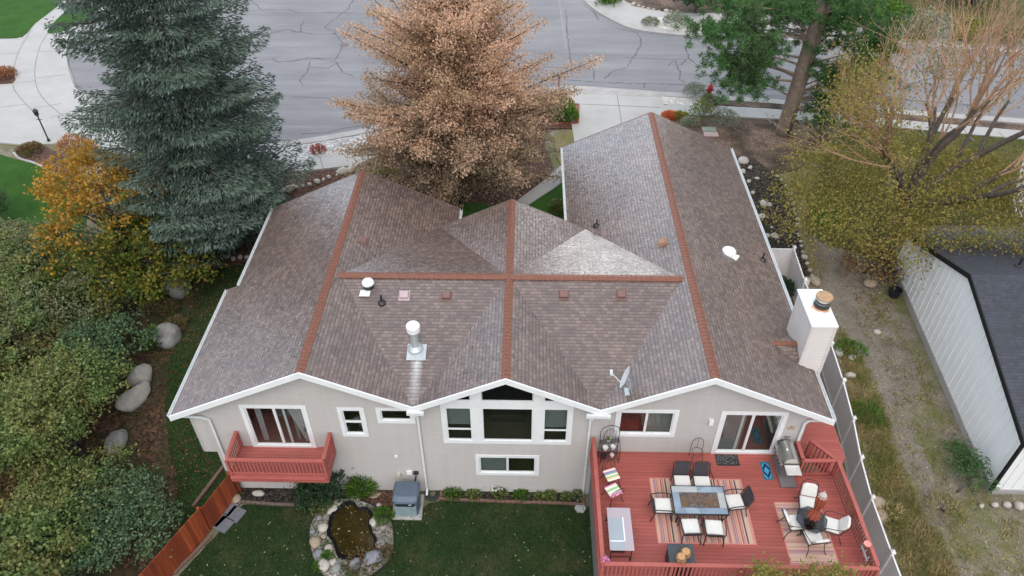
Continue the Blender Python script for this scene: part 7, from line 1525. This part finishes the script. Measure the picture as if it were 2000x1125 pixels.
# planter at the front corner and plants along the street
pp = gp([(1062, 207), (1129, 208), (1128, 243), (1062, 248)]); mb = MB()
for a, b in zip(pp, pp[1:] + pp[:1]): mb.bar((*a, 2.55), (*b, 2.55), .18, .3)
tag(mb.build('timber_planter', M('red_timber', S(150, 84, 76), S(128, 70, 62), 4, .8)), 'low red timber planter border beside the driveway', 'planter')
def lowbush(name, label, px, py, r, h, mat, seed, n=700, L=.16, W=.09, cat='shrub', group=None): return clump_of(name, label, px, py, r, h, n, mat, L, W, seed, cat, 1.0, group)
lowbush('shrub', 'rounded deep green shrub in the red timber planter', 1106, 236, .75, 1.0, BRIGHTG, 401, 1200); lowbush('shrub', 'yellow green shrub behind the rounded one in the timber planter', 1100, 222, .8, 1.2, OAKY, 402, 900); lowbush('plant', 'low green plants at the left of the timber planter', 1072, 225, .6, .5, BRIGHTG, 403, 500, cat='plant')
for i, (px, py, r, h, mt, lb) in enumerate(((1356, 188, .8, .9, SAGE, 'grey green sage bush left of the hydrant'), (1368, 236, .8, 1.5, OAKG, 'tall dark green bush below the hydrant across the pavement'), (1412, 248, .95, 1.2, SAGE, 'silvery sage bush right of the garage gable'), (1345, 248, .6, .6, SAGE, 'low silvery plant just beyond the right gable peak'), (1384, 206, .6, .7, GREYG, 'small grey green plant at the foot of the hydrant'), (1330, 232, .5, .35, OAKY, 'yellow flowering plant behind the right gable'), (1308, 230, .5, .3, gm('red_flowers', (.4, .06, .03, 1), (.6, .2, .08, 1)), 'red flowering plant behind the right gable'))):
    lowbush('bush', lb, px, py, r, h, mt, 410 + i, 600, .16, .07, 'bush', 'bushes by the hydrant')
for i, (px, py, lb) in enumerate(((1388, 266, 'pinkish paving slab beside the right gable'), (1384, 256, 'greenish paving slab beside the right gable'))):
    p = G(px, py); mb = MB(); mb.box((0, 0, .06), (.9, .5, .12)); tag(mb.build('paving_slab', M('pink_slab', (.42, .33, .31, 1), None, 4, .8) if i == 0 else M('green_slab', (.3, .35, .31, 1), None, 4, .8), loc=(p.x, p.y, g(p.y) + .06), bevel=.02), lb, 'paving slab')
lowbush('plant', 'small reddish grass plant in the gravel strip along the round street end', 622, 298, .45, .35, REDL, 430, 300, .25, .04, 'plant'); lowbush('plant', 'yellow green spiky plant in front of the middle gable', 748, 345, .7, .7, OAKY, 431, 500, .3, .06, 'plant')
lowbush('shrub', 'orange red shrub in the bed at the left frame edge', 8, 152, .9, .7, gm('orange_red_leaves', (.22, .10, .05, 1), (.42, .20, .10, 1)), 432, 700); lowbush('shrub', 'brown dried shrub in the bed below the left lamp post', 62, 298, .7, .5, OAKR, 433, 500); lowbush('shrub', 'orange tinted shrub behind the maple by the concrete drive', 150, 300, 1.0, 1.2, gm('peach_leaves', (.30, .15, .07, 1), (.50, .28, .14, 1)), 434, 900)
lowbush('shrub', 'white flowering shrub at the inner corner by the front path', 1088, 412, .5, .6, OAKG, 435, 500); lowbush('plant', 'low plants in the red mulch under the spruce', 492, 392, .5, .3, BRIGHTG, 436, 250, cat='plant')
lowbush('bush', 'silver bush in the white pebble bed across the street', 1322, 50, 1.1, 1.0, SAGE, 440, 800, cat='bush'); lowbush('bush', 'small white flowering bush at the left of the pebble bed across the street', 1270, 48, .7, .5, SAGE, 441, 400, cat='bush')
far = ((1352, 26, 2.0, 2.2, DEEPG, 'dark clipped shrub across the street left of the pine top'), (1185, 4, 1.3, 1.0, BRIGHTG, 'green shrub at the top edge across the street'), (1590, 40, 1.8, 1.6, OAKG, 'green shrub across the street behind the pine'), (1650, 42, 2.0, 1.8, DEEPG, 'dark green shrub across the street right of the pine trunk'), (1725, 50, 2.2, 1.8, BRIGHTG, 'wide green shrub across the street right of the pine'), (1800, 72, 1.8, 1.6, SAGE, 'tan grey bush at the far kerb behind the bare twigs'), (1880, 80, 1.8, 1.3, OAKY, 'yellow green bush at the far kerb near the right edge'), (1960, 85, 1.8, 1.4, OAKG, 'green bush at the far kerb at the right frame edge'), (1450, 20, 1.6, 1.4, OAKG, 'green shrub across the street behind the pine crown'))
for i, (px, py, r, h, mt, lb) in enumerate(far): bushy('shrub', lb, 'shrub', B(px, py), h, clus(r, h, 4, 500 + i), [mt], (.26, .17), 7, 40, .3, 510 + i, .06, 3, group='shrubs across the street')
bushy('hedge_tree', 'dense dark green tree at the top edge across the street', 'tree', B(1700, -5), 6, clus(3.0, 5, 6, 530), [DEEPG], (.3, .2), 8, 46, .4, 531, .2, 1); bushy('hedge_tree', 'brownish tree at the top right corner across the street', 'tree', B(1900, 10), 6, clus(3.4, 5, 6, 532), [OLVL], (.28, .18), 7, 40, .4, 533, .2, 1); bushy('hedge_tree', 'mid green tree at the top edge behind the pine', 'tree', B(1560, -20), 6, clus(2.6, 5, 6, 534), [OAKG], (.3, .2), 7, 40, .4, 535, .2, 1)
